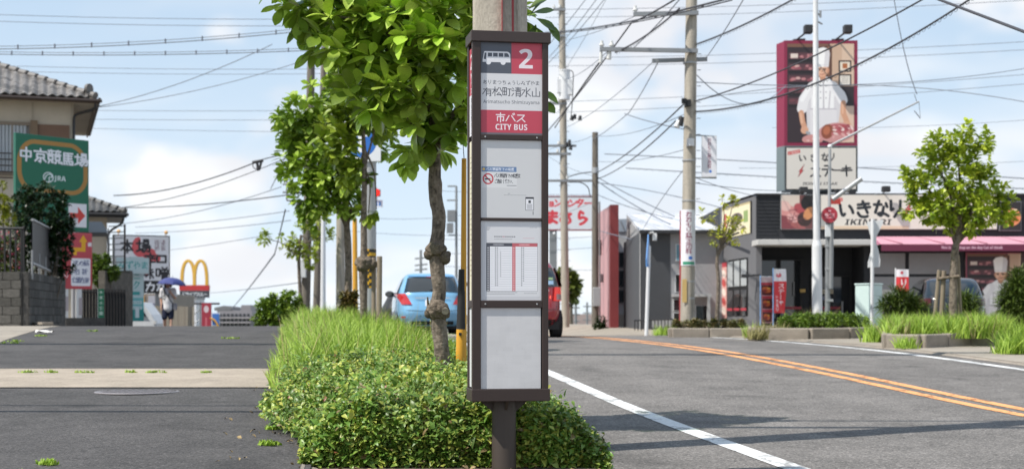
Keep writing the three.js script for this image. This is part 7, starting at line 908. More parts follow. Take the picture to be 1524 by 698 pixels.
  shrub('spiky_shrub', 'dark spiky green shrub behind the trunk of the staked tree', 'shrub', 28.6, 1440, lotY(28.6, 8.5), [[1430, 445, 10, 0], [1445, 450, 14, 0], [1440, 462, 16, 0], [1425, 468, 14, 0]], 240, { color: spiky, geo: needle, size: [0.8, 1.4] });
  shrub('spiky_shrub', 'dark spiky green shrub at the right edge in front of the cook poster', 'shrub', 27.5, 1515, lotY(27.5, 9), [[1508, 440, 18, 0], [1520, 430, 20, 0], [1500, 455, 12, 0], [1525, 455, 22, 0], [1515, 412, 10, 0], [1512, 468, 18, 0]], 520, { color: spiky, geo: needle, size: [0.8, 1.5] });
}
{ // the pink wall with its red fin, and the grey flats beside
  const Z = 52, t = thing('pink_building', 'pink walled building with a dark red fin wall beyond the weathered pole', 'building', [0, 0, 0]), y = (p, z = Z) => P(0, p, z).y, x = (p, z = Z) => P(p, 0, z).x, yB = roadY(Z) - 0.4;
  const xa = x(889, 60), xb = x(908.5); part('wall', [quadGrid((u, v) => { const z = lerp(60, Z, u); return [lerp(xa, xb, u), lerp(yB, lerp(P(0, 318, 60).y, y(306), u), v), -z]; }, 4, 4)], paint(0.55, 0.30, 0.31), t); part('fin_wall', boxAt(x(908), x(920.5), yB, y(305), -Z - 0.6, -Z + 0.15), paint(0.20, 0.028, 0.03), t); part('window', bx(0.3, 0.6, 0.06, x(892, 57), y(368, 57), -57.2, 0.9), M.steel, t); part('sign_plate', bx(0.36, 0.32, 0.05, x(897, 56), y(414, 56), -56, 0.9), M.whitemetal, t);
  const f = thing('apartment_building', 'pale grey three storey flats with dark windows behind the red fin wall', 'building', [0, 0, 0]), z2 = 58, X = (p) => x(p, z2), Yy = (p) => y(p, z2), pale = paint(0.42, 0.42, 0.42); part('wall', [boxAt(X(918), X(960), yB - 0.4, Yy(328), -z2 - 8, -z2)], pale, f); part('sloped_glazing', boxAt(X(920), X(944), Yy(345), Yy(326), -z2 + 0.004, -z2 + 0.05), paint(0.35, 0.4, 0.46, 0.2), f); for (let i = 0; i < 2; i++) part('glazing_bar', bar(V(X(924 + i * 9), Yy(329), -z2 + 0.07), V(X(930 + i * 9), Yy(344), -z2 + 0.07), 0.02), M.steel, f);
  for (const [a, b] of [[375, 399], [402, 428], [431, 451]]) { const w = part('window', boxAt(X(921), X(941), Yy(b), Yy(a), -z2 + 0.004, -z2 + 0.08), paint(0.14, 0.14, 0.14), f); part('pane', boxAt(X(922), X(940), Yy(b - 1.5), Yy(a + 1.5), -z2 + 0.081, -z2 + 0.09), M.glassdark, w); } part('garage_door', boxAt(X(921), X(941), yB, Yy(468), -z2 + 0.004, -z2 + 0.06), paint(0.36, 0.32, 0.26), f); part('sign_plate', boxAt(X(943), X(949), Yy(445), Yy(426), -z2 + 0.004, -z2 + 0.08), M.whitemetal, f);
  const bo = thing('wooden_board', 'yellow wooden board propped in front of the pale grey flats', 'board', P(936, 498, 50)); part('board', extrude([[-0.3, 0], [0.22, 0], [0.22, 0.28], [-0.3, 0.02]], 0.05), paint(0.6, 0.4, 0.16), bo);
  const g = thing('grey_building', 'grey and charcoal building with a white sloping roof left of the tall pole', 'building', [0, 0, 0]), z3 = 46, gx = (p) => x(p, z3), gy = (p) => y(p, z3), b3 = roadY(z3) - 0.2; part('wall', [boxAt(gx(998), gx(1125), b3, gy(345), -z3 - 7, -z3)], paint(0.30, 0.30, 0.31), g); part('dark_wall', boxAt(gx(954), gx(998), b3, gy(345), -z3 - 7, -z3 + 0.02), paint(0.055, 0.058, 0.065), g);
  const rf = quadGrid((u, v) => [lerp(lerp(gx(952), gx(1140), u), lerp(x(932, 54), x(1150, 54), u), v), lerp(gy(344), P(0, 318, 54).y, v), lerp(-z3 + 0.3, -54, v)], 8, 3); part('roof', [rf, rf.clone().translate(0, -0.08, 0)], paint(0.62, 0.63, 0.66), g); part('eave', boxAt(gx(951), gx(1130), gy(348), gy(343), -z3 + 0.05, -z3 + 0.32), M.dark, g); part('gable_wall', [quadGrid((u, v) => { const zz = lerp(54, z3, u); return [lerp(x(933, 54), gx(953.5), u), lerp(b3, lerp(P(0, 320, 54).y, gy(346), u), v), -zz]; }, 3, 3)], paint(0.36, 0.36, 0.36), g);
  for (const [a, b, c, d, m] of [[1007, 1013, 364, 388, 1], [1006, 1012, 409, 434, 0], [1003, 1014, 446, 462, 0], [1003, 1014, 466, 482, 0], [1036, 1054, 455, 478, 0]]) { const w = part('window', boxAt(gx(a - 0.8), gx(b + 0.8), gy(d + 0.8), gy(c - 0.8), -z3 + 0.003, -z3 + 0.05), M.whitemetal, g); part('pane', boxAt(gx(a), gx(b), gy(d), gy(c), -z3 + 0.051, -z3 + 0.06), m ? paint(0.12, 0.25, 0.32, 0.1) : M.glassdark, w); } part('porch', [boxAt(gx(1000), gx(1056), gy(442), gy(438), -z3, -z3 + 0.6), boxAt(gx(1050), gx(1054), b3, gy(442), -z3 + 0.4, -z3 + 0.6)], paint(0.4, 0.4, 0.4), g); part('wall_lamp', [bar(V(gx(966), gy(348), -z3 + 0.05), V(gx(968), gy(348), -z3 + 0.9), 0.03), bx(0.12, 0.22, 0.14, gx(972), gy(354), -z3 + 0.6)], M.whitemetal, g); part('low_wall', boxAt(gx(966), gx(994), b3, gy(476), -z3 + 0.8, -z3 + 0.9), paint(0.42, 0.42, 0.42), g);
  const rail = []; for (let p = 945; p < 1000; p += 5) rail.push(bar(P(p, 492, 45), P(p, 476, 45), 0.015)); const rl = thing('railing', 'thin dark railing in front of the charcoal wall', 'railing', [0, 0, 0]); for (const b of rail) part('baluster', b, M.dark, rl); part('rail', bar(P(944, 477, 45), P(1002, 475, 45), 0.025), M.dark, rl);
  pole('brown square downpipe post just left of the tall concrete pole', 40, 1014, 492, 1015, 314, 0.05, 0.05, M.redpaint, roadY(40), 'post', 'slim_post');
  const cp = pole('pale utility post against the gable of the grey building', 47, 960, 498, 962, 345, 0.06, 0.06, M.galv, roadY(47), 'post', 'slim_post'), ca = cp.userData.at; part('meter', bx(0.16, 0.3, 0.16, ca(954, 366).x, ca(954, 366).y, 0.1), M.steel, cp);
  const sp = pole('slightly leaning white post with a narrow blue crossing sign seen edge on', 36, 962, 500, 966.5, 366, 0.045, 0.045, M.whitemetal, roadY(36), 'signpost', 'signpost'), sa = sp.userData.at, sc = sa(964.5, 380, -0.1), sg = part('blue_sign', extrude([[-0.3, -0.28], [0.3, -0.28], [0.3, -0.1], [0, 0.5], [-0.3, -0.1]], 0.02, 0.003), paint(0.1, 0.28, 0.62), sp); sg.position.copy(sc); sg.rotation.y = 1.33; part('white_border', extrude([[-0.25, -0.22], [0.25, -0.22], [0.25, -0.12], [0, 0.4], [-0.25, -0.12]], 0.004).translate(0, 0, 0.022), paint(0.4, 0.55, 0.8), sg);
  shrub('shrub', 'small dark shrub at the foot of the pink wall', 'shrub', 50, 895, roadY(50), [[895, 478, 9, 0], [892, 488, 9, 0], [899, 490, 8, 0]], 120, { color: greens([0.02, 0.04, 0.01], [0.06, 0.09, 0.02]) });
}
{ // red lettered sign, far trees and pylons behind the red car
  const Z = 90, x = (p) => P(p, 0, Z).x, y = (p) => P(0, p, Z).y, t = thing('billboard', 'white billboard with big red lettering on a dark post right of the bus stop sign', 'billboard', [0, 0, 0]), x0 = x(770), x1 = x(882); part('board', boxAt(x0, x1, y(342.5), y(292), -Z - 0.4, -Z), paint(0.6, 0.62, 0.65), t); part('red_edge', [boxAt(x0, x1, y(293), y(291.5), -Z - 0.41, -Z + 0.03), boxAt(x0, x1, y(343), y(341.5), -Z - 0.41, -Z + 0.03)], paint(0.3, 0.05, 0.06), t);
  part('print', printed(x1 - x0, y(293.2) - y(341.3), (x0 + x1) / 2, (y(293.2) + y(341.3)) / 2, -Z + 0.012), print(1120, 490, (c) => { fill(c, '#d5d8de', 0, 0, 1120, 490); const r = '#cf3d48'; 'ションセンター'.split('').forEach((ch, i) => glyph(c, ch === 'ョ' && i === 1 ? 'ョ' : ch, 330 + i * 110, 30, 120, r, 0.2)); glyph(c, 'ま', 410, 200, 210, r, 0.22); glyph(c, 'あ', 620, 200, 210, r, 0.2); glyph(c, 'ら', 850, 200, 220, r, 0.2); }), t); part('post', boxAt(x(818), x(829), roadY(Z), y(342), -Z - 0.35, -Z - 0.05), M.steel, t); part('floodlight', new THREE.SphereGeometry(0.1, 12, 8).translate(x(825), y(348), -Z + 0.1), M.whitemetal, t);
  const base = streetTree('street_tree', 'distant pale green tree behind the transformer pole', 110, 850, [[850, 470], [850, 440]], [0.2, 0.15, 0.1], [[835, 415, 9, 0], [850, 425, 9, 0], [846, 412, 7, 0], [853, 438, 6, 0]], 100, { size: [3, 5], color: greens([0.16, 0.2, 0.03], [0.36, 0.38, 0.08]), y: roadY(110) }); void base;
  for (const [px, Zp, s] of [[857, 160, 'left'], [874, 190, 'right']]) { const p = pole('faint distant utility pole with many arms, the ' + s + ' one of two between the near poles', Zp, px, 505, px, 440 + (s === 'right' ? 10 : 0), 0.16, 0.12, M.steel, roadY(Zp)), at = p.userData.at; for (let k = 0; k < 4; k++) part('crossarm', bar(at(px - 6, 448 + k * 10 + (s === 'right' ? 8 : 0)), at(px + 6, 448 + k * 10 + (s === 'right' ? 8 : 0)), 0.08), M.steel, p); }
  const Zl = 92, p = pole('hooked lamp pole faint in the distance left of the bus stop sign', Zl, 679, 505, 679, 277, 0.1, 0.07, M.steel, roadY(Zl), 'lamp post', 'lamp_post'), a = p.userData.at; part('arm', bar(a(679, 277), a(666, 277), 0.05), M.steel, p); for (const [y0, w] of [[298, 14], [318, 10], [327, 12], [350, 12]]) part('crossarm', bar(a(679 - w, y0), a(681, y0), 0.05), M.steel, p); part('transformer', [bx(0.5, 0.7, 0.5, a(672, 322).x, a(672, 322).y, 0.3), bx(0.4, 0.6, 0.4, a(670, 340).x, a(670, 340).y, 0.3)], M.steel, p);
  const q = pole('faint distant pole with looped fittings above the blue car', 120, 626, 505, 626, 372, 0.12, 0.1, M.steel, roadY(120)), qa = q.userData.at; for (const y0 of [385, 395, 402]) part('crossarm', bar(qa(617, y0), qa(636, y0 - 2), 0.07), M.steel, q);
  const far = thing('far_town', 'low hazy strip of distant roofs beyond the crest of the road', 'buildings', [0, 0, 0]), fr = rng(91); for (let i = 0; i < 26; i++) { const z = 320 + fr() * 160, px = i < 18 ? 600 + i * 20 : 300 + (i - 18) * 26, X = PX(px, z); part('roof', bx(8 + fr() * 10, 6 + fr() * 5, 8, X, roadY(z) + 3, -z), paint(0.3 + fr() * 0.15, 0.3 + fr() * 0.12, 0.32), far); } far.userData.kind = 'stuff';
}
// ---------------------------------------------------------------- vehicles: stacked rounded outlines; rear at z = 0 facing the camera, nose towards -z
// profile rows: [height, rear z (towards -), front z, half width, corner radius]
function ringPoint(row, s) { // s = -1 .. 1 walks the rear half from left nose side to right; used for lamps and panes
  const [y, zr, , hw, r] = row, flat = hw - r, corner = r * Math.PI / 2, side = 1.2, tot = flat + corner + side, d = Math.abs(s) * tot, sg = Math.sign(s) || 1;
  if (d < flat) return [sg * d, y, -zr, 0, 1]; if (d < flat + corner) { const a = (d - flat) / r; return [sg * (flat + Math.sin(a) * r), y, -(zr + r - Math.cos(a) * r), Math.sin(a) * sg, Math.cos(a)]; }
  return [sg * hw, y, -(zr + r + d - flat - corner), sg, 0];
}
function rowAt(rows, y) { for (let i = 1; i < rows.length; i++) if (y <= rows[i][0]) { const t = (y - rows[i - 1][0]) / (rows[i][0] - rows[i - 1][0]); return rows[i].map((v, k) => lerp(rows[i - 1][k], v, t)); } return rows[rows.length - 1]; }
function carBody(rows) {
  const n = 44, pos = [], idx = []; const fine = []; for (let i = 0; i < rows.length - 1; i++) for (let k = 0; k < 4; k++) { const q = (m) => { const a = rows[Math.max(0, i - 1)], b = rows[i], c = rows[i + 1], d = rows[Math.min(rows.length - 1, i + 2)], t = k / 4; return 0.5 * (2 * b[m] + (c[m] - a[m]) * t + (2 * a[m] - 5 * b[m] + 4 * c[m] - d[m]) * t * t + (3 * b[m] - a[m] - 3 * c[m] + d[m]) * t * t * t); }; fine.push([0, 1, 2, 3, 4].map(q)); } fine.push(rows[rows.length - 1]);
  for (const [y, zr, zf, hw, r] of fine) { const L = zf - zr; for (let i = 0; i < n; i++) { const a = i / n * Math.PI * 2, c = Math.cos(a), s = Math.sin(a), ex = hw - r, ez = L / 2 - r; const e = 5; const px = Math.sign(c) * Math.pow(Math.abs(c), 2 / e), pz = Math.sign(s) * Math.pow(Math.abs(s), 2 / e); void ex; void ez; pos.push(px * hw, y, -(zr + L / 2) + pz * L / 2); } }
  for (let j = 0; j < fine.length - 1; j++) for (let i = 0; i < n; i++) { const a = j * n + i, b = j * n + (i + 1) % n, c = a + n, d = b + n; idx.push(a, c, b, b, c, d); }
  const top = pos.length / 3, last = fine[fine.length - 1]; pos.push(0, last[0] + 0.012, -(last[1] + last[2]) / 2); for (let i = 0; i < n; i++) idx.push((fine.length - 1) * n + i, top, (fine.length - 1) * n + (i + 1) % n);
  const bot = pos.length / 3; pos.push(0, fine[0][0], -(fine[0][1] + fine[0][2]) / 2); for (let i = 0; i < n; i++) idx.push(i, (i + 1) % n, bot);
  const g = new THREE.BufferGeometry(); g.setAttribute('position', new THREE.Float32BufferAttribute(pos, 3)); g.setIndex(idx); g.computeVertexNormals(); g.userData.fine = fine; return g;
}
function makeCar(name, label, category, pos, ry, rows, P0) {
  const t = thing(name, label, category, pos, ry), body = carBody(rows), fine = body.userData.fine; part('body', body, P0.paint, t);
  // a patch lying proud of the rear: outline given by x fraction at height, sampled on the superellipse outline
  const onRear = (x, y, out) => { const [, zr, zf, hw] = rowAt(fine, y), L = zf - zr, u = Math.min(0.9995, Math.abs(x) / hw), z = Math.pow(1 - Math.pow(u, 5), 1 / 5); const nx = Math.pow(u, 4) * Math.sign(x) / hw, nz = Math.pow(z, 4) / (L / 2), nl = Math.hypot(nx, nz); return [x + nx / nl * out, y, -(zr + L / 2) + z * L / 2 + nz / nl * out]; };
  const patch = (f, nu, nv, out = 0.012) => quadGrid((u, v) => { const [x, y] = f(u, v); return onRear(x, y, out); }, nu, nv);
  return { t, patch, onRear, fine };
}
const glassCar = phys({ color: col(0.02, 0.025, 0.028), roughness: 0.05, clearcoat: 1, clearcoatRoughness: 0.03 });
const lampRed = phys({ color: col(0.45, 0.02, 0.025), roughness: 0.12, clearcoat: 1 });
function wheels(t, w, r, zs) { for (const z of zs) for (const s of [-1, 1]) { const g = part('wheel', new THREE.CylinderGeometry(r, r, 0.2, 28).rotateZ(Math.PI / 2).translate(s * (w - 0.12), r, -z), M.rubber, t); part('rim', new THREE.CylinderGeometry(r * 0.66, r * 0.62, 0.21, 20).rotateZ(Math.PI / 2).translate(s * (w - 0.115), r, -z), M.galv, g); } }
function mirror(t, x, y, z, s, m) { part('door_mirror', [new THREE.SphereGeometry(0.1, 14, 10).scale(1.15, 0.8, 0.7).translate(s * (x + 0.13), y, -z), bar(V(s * (x - 0.03), y - 0.06, -z), V(s * (x + 0.08), y - 0.03, -z), 0.025)], m, t); part('mirror_glass', new THREE.CircleGeometry(0.075, 18).scale(1.2, 0.85, 1).translate(s * (x + 0.13), y, -z + 0.071), glassCar, t); }
{ // the blue hatchback
  const Z = 35.2, x = P(643.5, 0, Z).x, rows = [[0.22, 0.2, 3.7, 0.74, 0.2], [0.34, 0.06, 3.84, 0.81, 0.2], [0.52, 0.0, 3.88, 0.845, 0.2], [0.68, 0.03, 3.86, 0.85, 0.2], [0.86, 0.1, 3.78, 0.845, 0.2], [0.98, 0.13, 3.2, 0.825, 0.2], [1.08, 0.2, 2.95, 0.79, 0.2], [1.26, 0.36, 2.55, 0.71, 0.2], [1.42, 0.55, 2.15, 0.63, 0.2], [1.49, 0.75, 1.8, 0.52, 0.2], [1.51, 1.0, 1.6, 0.35, 0.15]];
  const { t, patch } = makeCar('blue_hatchback', 'light blue hatchback seen from behind beyond the near tree trunk', 'car', [x, roadY(Z), -Z], 0.12, rows, { paint: phys({ color: col(0.2, 0.44, 0.66), roughness: 0.3, metalness: 0.15, clearcoat: 1, clearcoatRoughness: 0.05 }) });
  part('rear_window', patch((u, v) => [lerp(-1, 1, u) * lerp(0.66, 0.56, v), lerp(1.02, 1.38, v) + 0.03 * (1 - Math.pow(u * 2 - 1, 2))], 14, 6), glassCar, t);
  for (const s of [-1, 1]) part('tail_lamp', patch((u, v) => [s * lerp(lerp(0.48, 0.62, v), lerp(0.70, 0.845, v), u), lerp(0.74, 1.0, v) + (1 - u) * 0.0], 8, 6, 0.025), lampRed, t);
  for (const s of [-1, 1]) part('side_window', quadGrid((u, v) => { const r = rowAt(rows, lerp(1.0, 1.38, v)); return [s * (r[3] * 1.002 + 0.008), r[0], -lerp(lerp(0.55, 0.9, v), lerp(2.7, 2.2, v), u)]; }, 8, 5), glassCar, t);
  part('chrome_strip', patch((u, v) => [lerp(-0.4, 0.4, u), lerp(0.88, 0.91, v)], 10, 1, 0.03), std({ color: col(0.7, 0.7, 0.7), metalness: 0.9, roughness: 0.2 }), t); part('number_plate', patch((u, v) => [lerp(-0.17, 0.17, u), lerp(0.7, 0.85, v)], 4, 2, 0.02), print(128, 64, (c) => { fill(c, '#dedfe0', 0, 0, 128, 64); fill(c, '#2f5f4a', 20, 10, 60, 10); fill(c, '#2f5f4a', 26, 28, 80, 26); }), t);
  part('seam', patch((u, v) => [lerp(-0.62, 0.62, u), lerp(0.60, 0.61, v) - 0.02 * Math.cos((u - 0.5) * 3)], 14, 1, 0.006), M.dark, t); part('reflector', [patch((u, v) => [lerp(-0.72, -0.62, u), lerp(0.42, 0.46, v)], 3, 1, 0.02), patch((u, v) => [lerp(0.62, 0.72, u), lerp(0.42, 0.46, v)], 3, 1, 0.02)], lampRed, t);
  part('underbody', boxAt(-0.72, 0.72, 0.16, 0.3, -3.5, -0.3), M.black, t); part('bumper_vent', patch((u, v) => [lerp(-0.5, 0.5, u), lerp(0.26, 0.34, v)], 8, 1, 0.012), M.black, t); part('spoiler', patch((u, v) => [lerp(-0.52, 0.52, u), lerp(1.415, 1.46, v)], 8, 2, 0.05), phys({ color: col(0.13, 0.32, 0.55), roughness: 0.3, clearcoat: 1 }), t); part('brake_lamp', patch((u, v) => [lerp(-0.12, 0.12, u), lerp(1.40, 1.425, v)], 4, 1, 0.04), lampRed, t); part('wiper', bar(V(-0.05, 1.08, -0.17), V(0.3, 1.1, -0.19), 0.012), M.black, t);
  wheels(t, 0.845, 0.3, [0.75, 3.2]); mirror(t, 0.79, 1.02, 2.55, -1, M.dark); mirror(t, 0.79, 1.02, 2.55, 1, M.dark);
  const d = thing('far_car', 'dark car further ahead showing only its mirror left of the blue hatchback', 'car', [P(598, 0, 48).x + 0.3, roadY(48), -48], 0.15); part('body', carBody(rows), M.dark, d); part('rear_window', new THREE.PlaneGeometry(1, 0.3).translate(0, 1.15, -0.2), glassCar, d);
}
{ // the red kei car
  const Z = 29.8, xr = P(843, 0, Z).x, hw = 0.775, rows = [[0.24, 0.12, 3.3, 0.68, 0.15], [0.36, 0.02, 3.38, 0.745, 0.15], [0.55, 0.0, 3.4, 0.772, 0.15], [0.78, 0.03, 3.38, 0.775, 0.15], [0.98, 0.06, 3.2, 0.765, 0.15], [1.08, 0.09, 2.9, 0.745, 0.15], [1.3, 0.17, 2.5, 0.68, 0.15], [1.44, 0.26, 2.2, 0.62, 0.15], [1.53, 0.36, 1.95, 0.54, 0.15], [1.56, 0.6, 1.6, 0.36, 0.12]];
  const { t, patch } = makeCar('red_kei_car', 'red small car with a lit tail lamp just right of the bus stop sign', 'car', [xr - hw, roadY(Z), -Z], 0.14, rows, { paint: phys({ color: col(0.30, 0.012, 0.03), roughness: 0.3, metalness: 0.1, clearcoat: 1, clearcoatRoughness: 0.05 }) });
  part('rear_window', patch((u, v) => [lerp(-1, 1, u) * lerp(0.66, 0.54, v), lerp(1.02, 1.42, v)], 14, 6), glassCar, t);
  for (const s of [-1, 1]) { const l = part('tail_lamp', patch((u, v) => [s * lerp(lerp(0.52, 0.55, v), lerp(0.762, 0.76, v), u), lerp(0.74, 1.02, v)], 6, 6, 0.03), std({ color: col(0.45, 0.02, 0.02), emissive: col(0.9, 0.06, 0.03), emissiveIntensity: 0.35, roughness: 0.2 }), t); part('clear_lens', patch((u, v) => [s * lerp(0.58, 0.70, u), lerp(0.76, 0.88, v)], 4, 3, 0.036), paint(0.35, 0.25, 0.25, 0.2), l); }
  for (const s of [-1, 1]) part('side_window', quadGrid((u, v) => { const r = rowAt(rows, lerp(1.04, 1.42, v)); return [s * (r[3] + 0.01), r[0], -lerp(lerp(0.35, 0.5, v), lerp(2.6, 2.2, v), u)]; }, 8, 5), glassCar, t);
  part('window_sticker', [patch((u, v) => [lerp(0.42, 0.54, u), lerp(1.07, 1.15, v)], 2, 2, 0.018)], paint(0.35, 0.55, 0.75), t); part('window_sticker', [patch((u, v) => [lerp(0.44, 0.53, u), lerp(1.17, 1.21, v)], 2, 2, 0.018)], paint(0.4, 0.6, 0.3), t); part('badge', patch((u, v) => [lerp(0.3, 0.44, u), lerp(0.93, 0.97, v)], 3, 1, 0.015), M.galv, t);
  part('seam', [patch((u, v) => [lerp(-0.6, 0.6, u), lerp(0.56, 0.57, v)], 12, 1, 0.006), patch((u, v) => [lerp(0.6, 0.606, u), lerp(0.57, 0.74, v)], 1, 2, 0.006)], M.dark, t); part('bumper_base', patch((u, v) => [lerp(-0.7, 0.7, u), lerp(0.25, 0.36, v)], 12, 2, 0.012), M.black, t); part('underbody', boxAt(-0.68, 0.68, 0.16, 0.32, -3.1, -0.2), M.black, t); part('number_plate', patch((u, v) => [lerp(-0.17, 0.17, u), lerp(0.66, 0.82, v)], 3, 2, 0.02), paint(0.7, 0.62, 0.1), t);
  wheels(t, 0.775, 0.28, [0.5, 2.9]); mirror(t, 0.745, 1.12, 2.3, 1, M.dark); mirror(t, 0.745, 1.12, 2.3, -1, M.dark);
  const l = new THREE.PointLight(new THREE.Color(1, 0.15, 0.08), 0.06); l.name = 'tail_lamp_light'; l.position.set(0.66, 0.88, 0.12); l.castShadow = true; t.add(l);
}
{ // black car parked before the restaurant, half hidden in the bushes
  const Z = 36, x = P(1425, 0, Z).x, rows = [[0.25, 0.15, 4.1, 0.75, 0.2], [0.4, 0.02, 4.25, 0.84, 0.2], [0.7, 0.0, 4.28, 0.86, 0.2], [0.95, 0.06, 4.1, 0.85, 0.2], [1.05, 0.15, 3.3, 0.82, 0.2], [1.3, 0.35, 2.8, 0.74, 0.2], [1.48, 0.6, 2.4, 0.66, 0.2], [1.54, 0.9, 2.0, 0.45, 0.15]];
  const { t, patch } = makeCar('black_car', 'black car parked behind the bushes in front of the restaurant', 'car', [x, lotY(36, 10) - 0.06, -Z], -0.12, rows, { paint: phys({ color: col(0.012, 0.013, 0.016), roughness: 0.25, clearcoat: 1, clearcoatRoughness: 0.04 }) });
  part('rear_window', patch((u, v) => [lerp(-1, 1, u) * lerp(0.68, 0.58, v), lerp(1.06, 1.42, v)], 12, 5), glassCar, t); for (const s of [-1, 1]) { part('side_window', quadGrid((u, v) => { const r = rowAt(rows, lerp(1.06, 1.42, v)); return [s * (r[3] + 0.01), r[0], -lerp(lerp(0.6, 0.9, v), lerp(3.0, 2.5, v), u)]; }, 8, 4), glassCar, t); part('tail_lamp', patch((u, v) => [s * lerp(0.62, 0.84, u), lerp(0.78, 0.98, v)], 6, 3, 0.02), paint(0.06, 0.006, 0.008, 0.2), t); } wheels(t, 0.86, 0.32, [0.8, 3.4]); mirror(t, 0.8, 1.08, 2.8, -1, M.dark); mirror(t, 0.8, 1.08, 2.8, 1, M.dark); part('door_handle', bx(0.02, 0.03, 0.16, -0.86, 0.92, -1.6), M.galv, t); t.scale.setScalar(0.93);
}
// ---------------------------------------------------------------- the person under the umbrella, walking towards us
function sdfMesh(bones, res, lo, hi, k = 0.03) { // tapered capsules joined by a smooth minimum; bones: [a, b, ra, rb, flattenX]
  const size = Math.max(hi.x - lo.x, hi.y - lo.y, hi.z - lo.z), mc = new MarchingCubes(res, M.insul, false, false, 200000), c = lo.clone().add(hi).multiplyScalar(0.5), h = size / 2; mc.isolation = 0;
  const B = bones.map(([a, b, ra, rb]) => ({ a, d: b.clone().sub(a), l2: Math.max(1e-8, b.distanceToSquared(a)), ra, rb }));
  for (let z = 0; z < res; z++) for (let y = 0; y < res; y++) for (let x = 0; x < res; x++) {
    const px = c.x + ((x - res / 2) / (res / 2)) * h, py = c.y + ((y - res / 2) / (res / 2)) * h, pz = c.z + ((z - res / 2) / (res / 2)) * h; let m = 10;
    for (const { a, d, l2, ra, rb } of B) { const ax = px - a.x, ay = py - a.y, az = pz - a.z; let t = (ax * d.x + ay * d.y + az * d.z) / l2; t = t < 0 ? 0 : t > 1 ? 1 : t; const ex = ax - d.x * t, ey = ay - d.y * t, ez = az - d.z * t, s = Math.sqrt(ex * ex + ey * ey + ez * ez) - (ra + (rb - ra) * t); const q = Math.max(0, k - Math.abs(m - s)) / k; m = Math.min(m, s) - q * q * k * 0.25; }
    mc.field[x + y * res + z * res * res] = -m;
  }
  mc.update(); const n = mc.count, g = new THREE.BufferGeometry(), p = new Float32Array(n * 3), nn = new Float32Array(n * 3);
  for (let i = 0; i < n * 3; i++) { p[i] = mc.positionArray[i] * h + [c.x, c.y, c.z][i % 3]; nn[i] = mc.normalArray[i]; }
  g.setAttribute('position', new THREE.BufferAttribute(p, 3)); g.setAttribute('normal', new THREE.BufferAttribute(nn, 3)); return g;
}
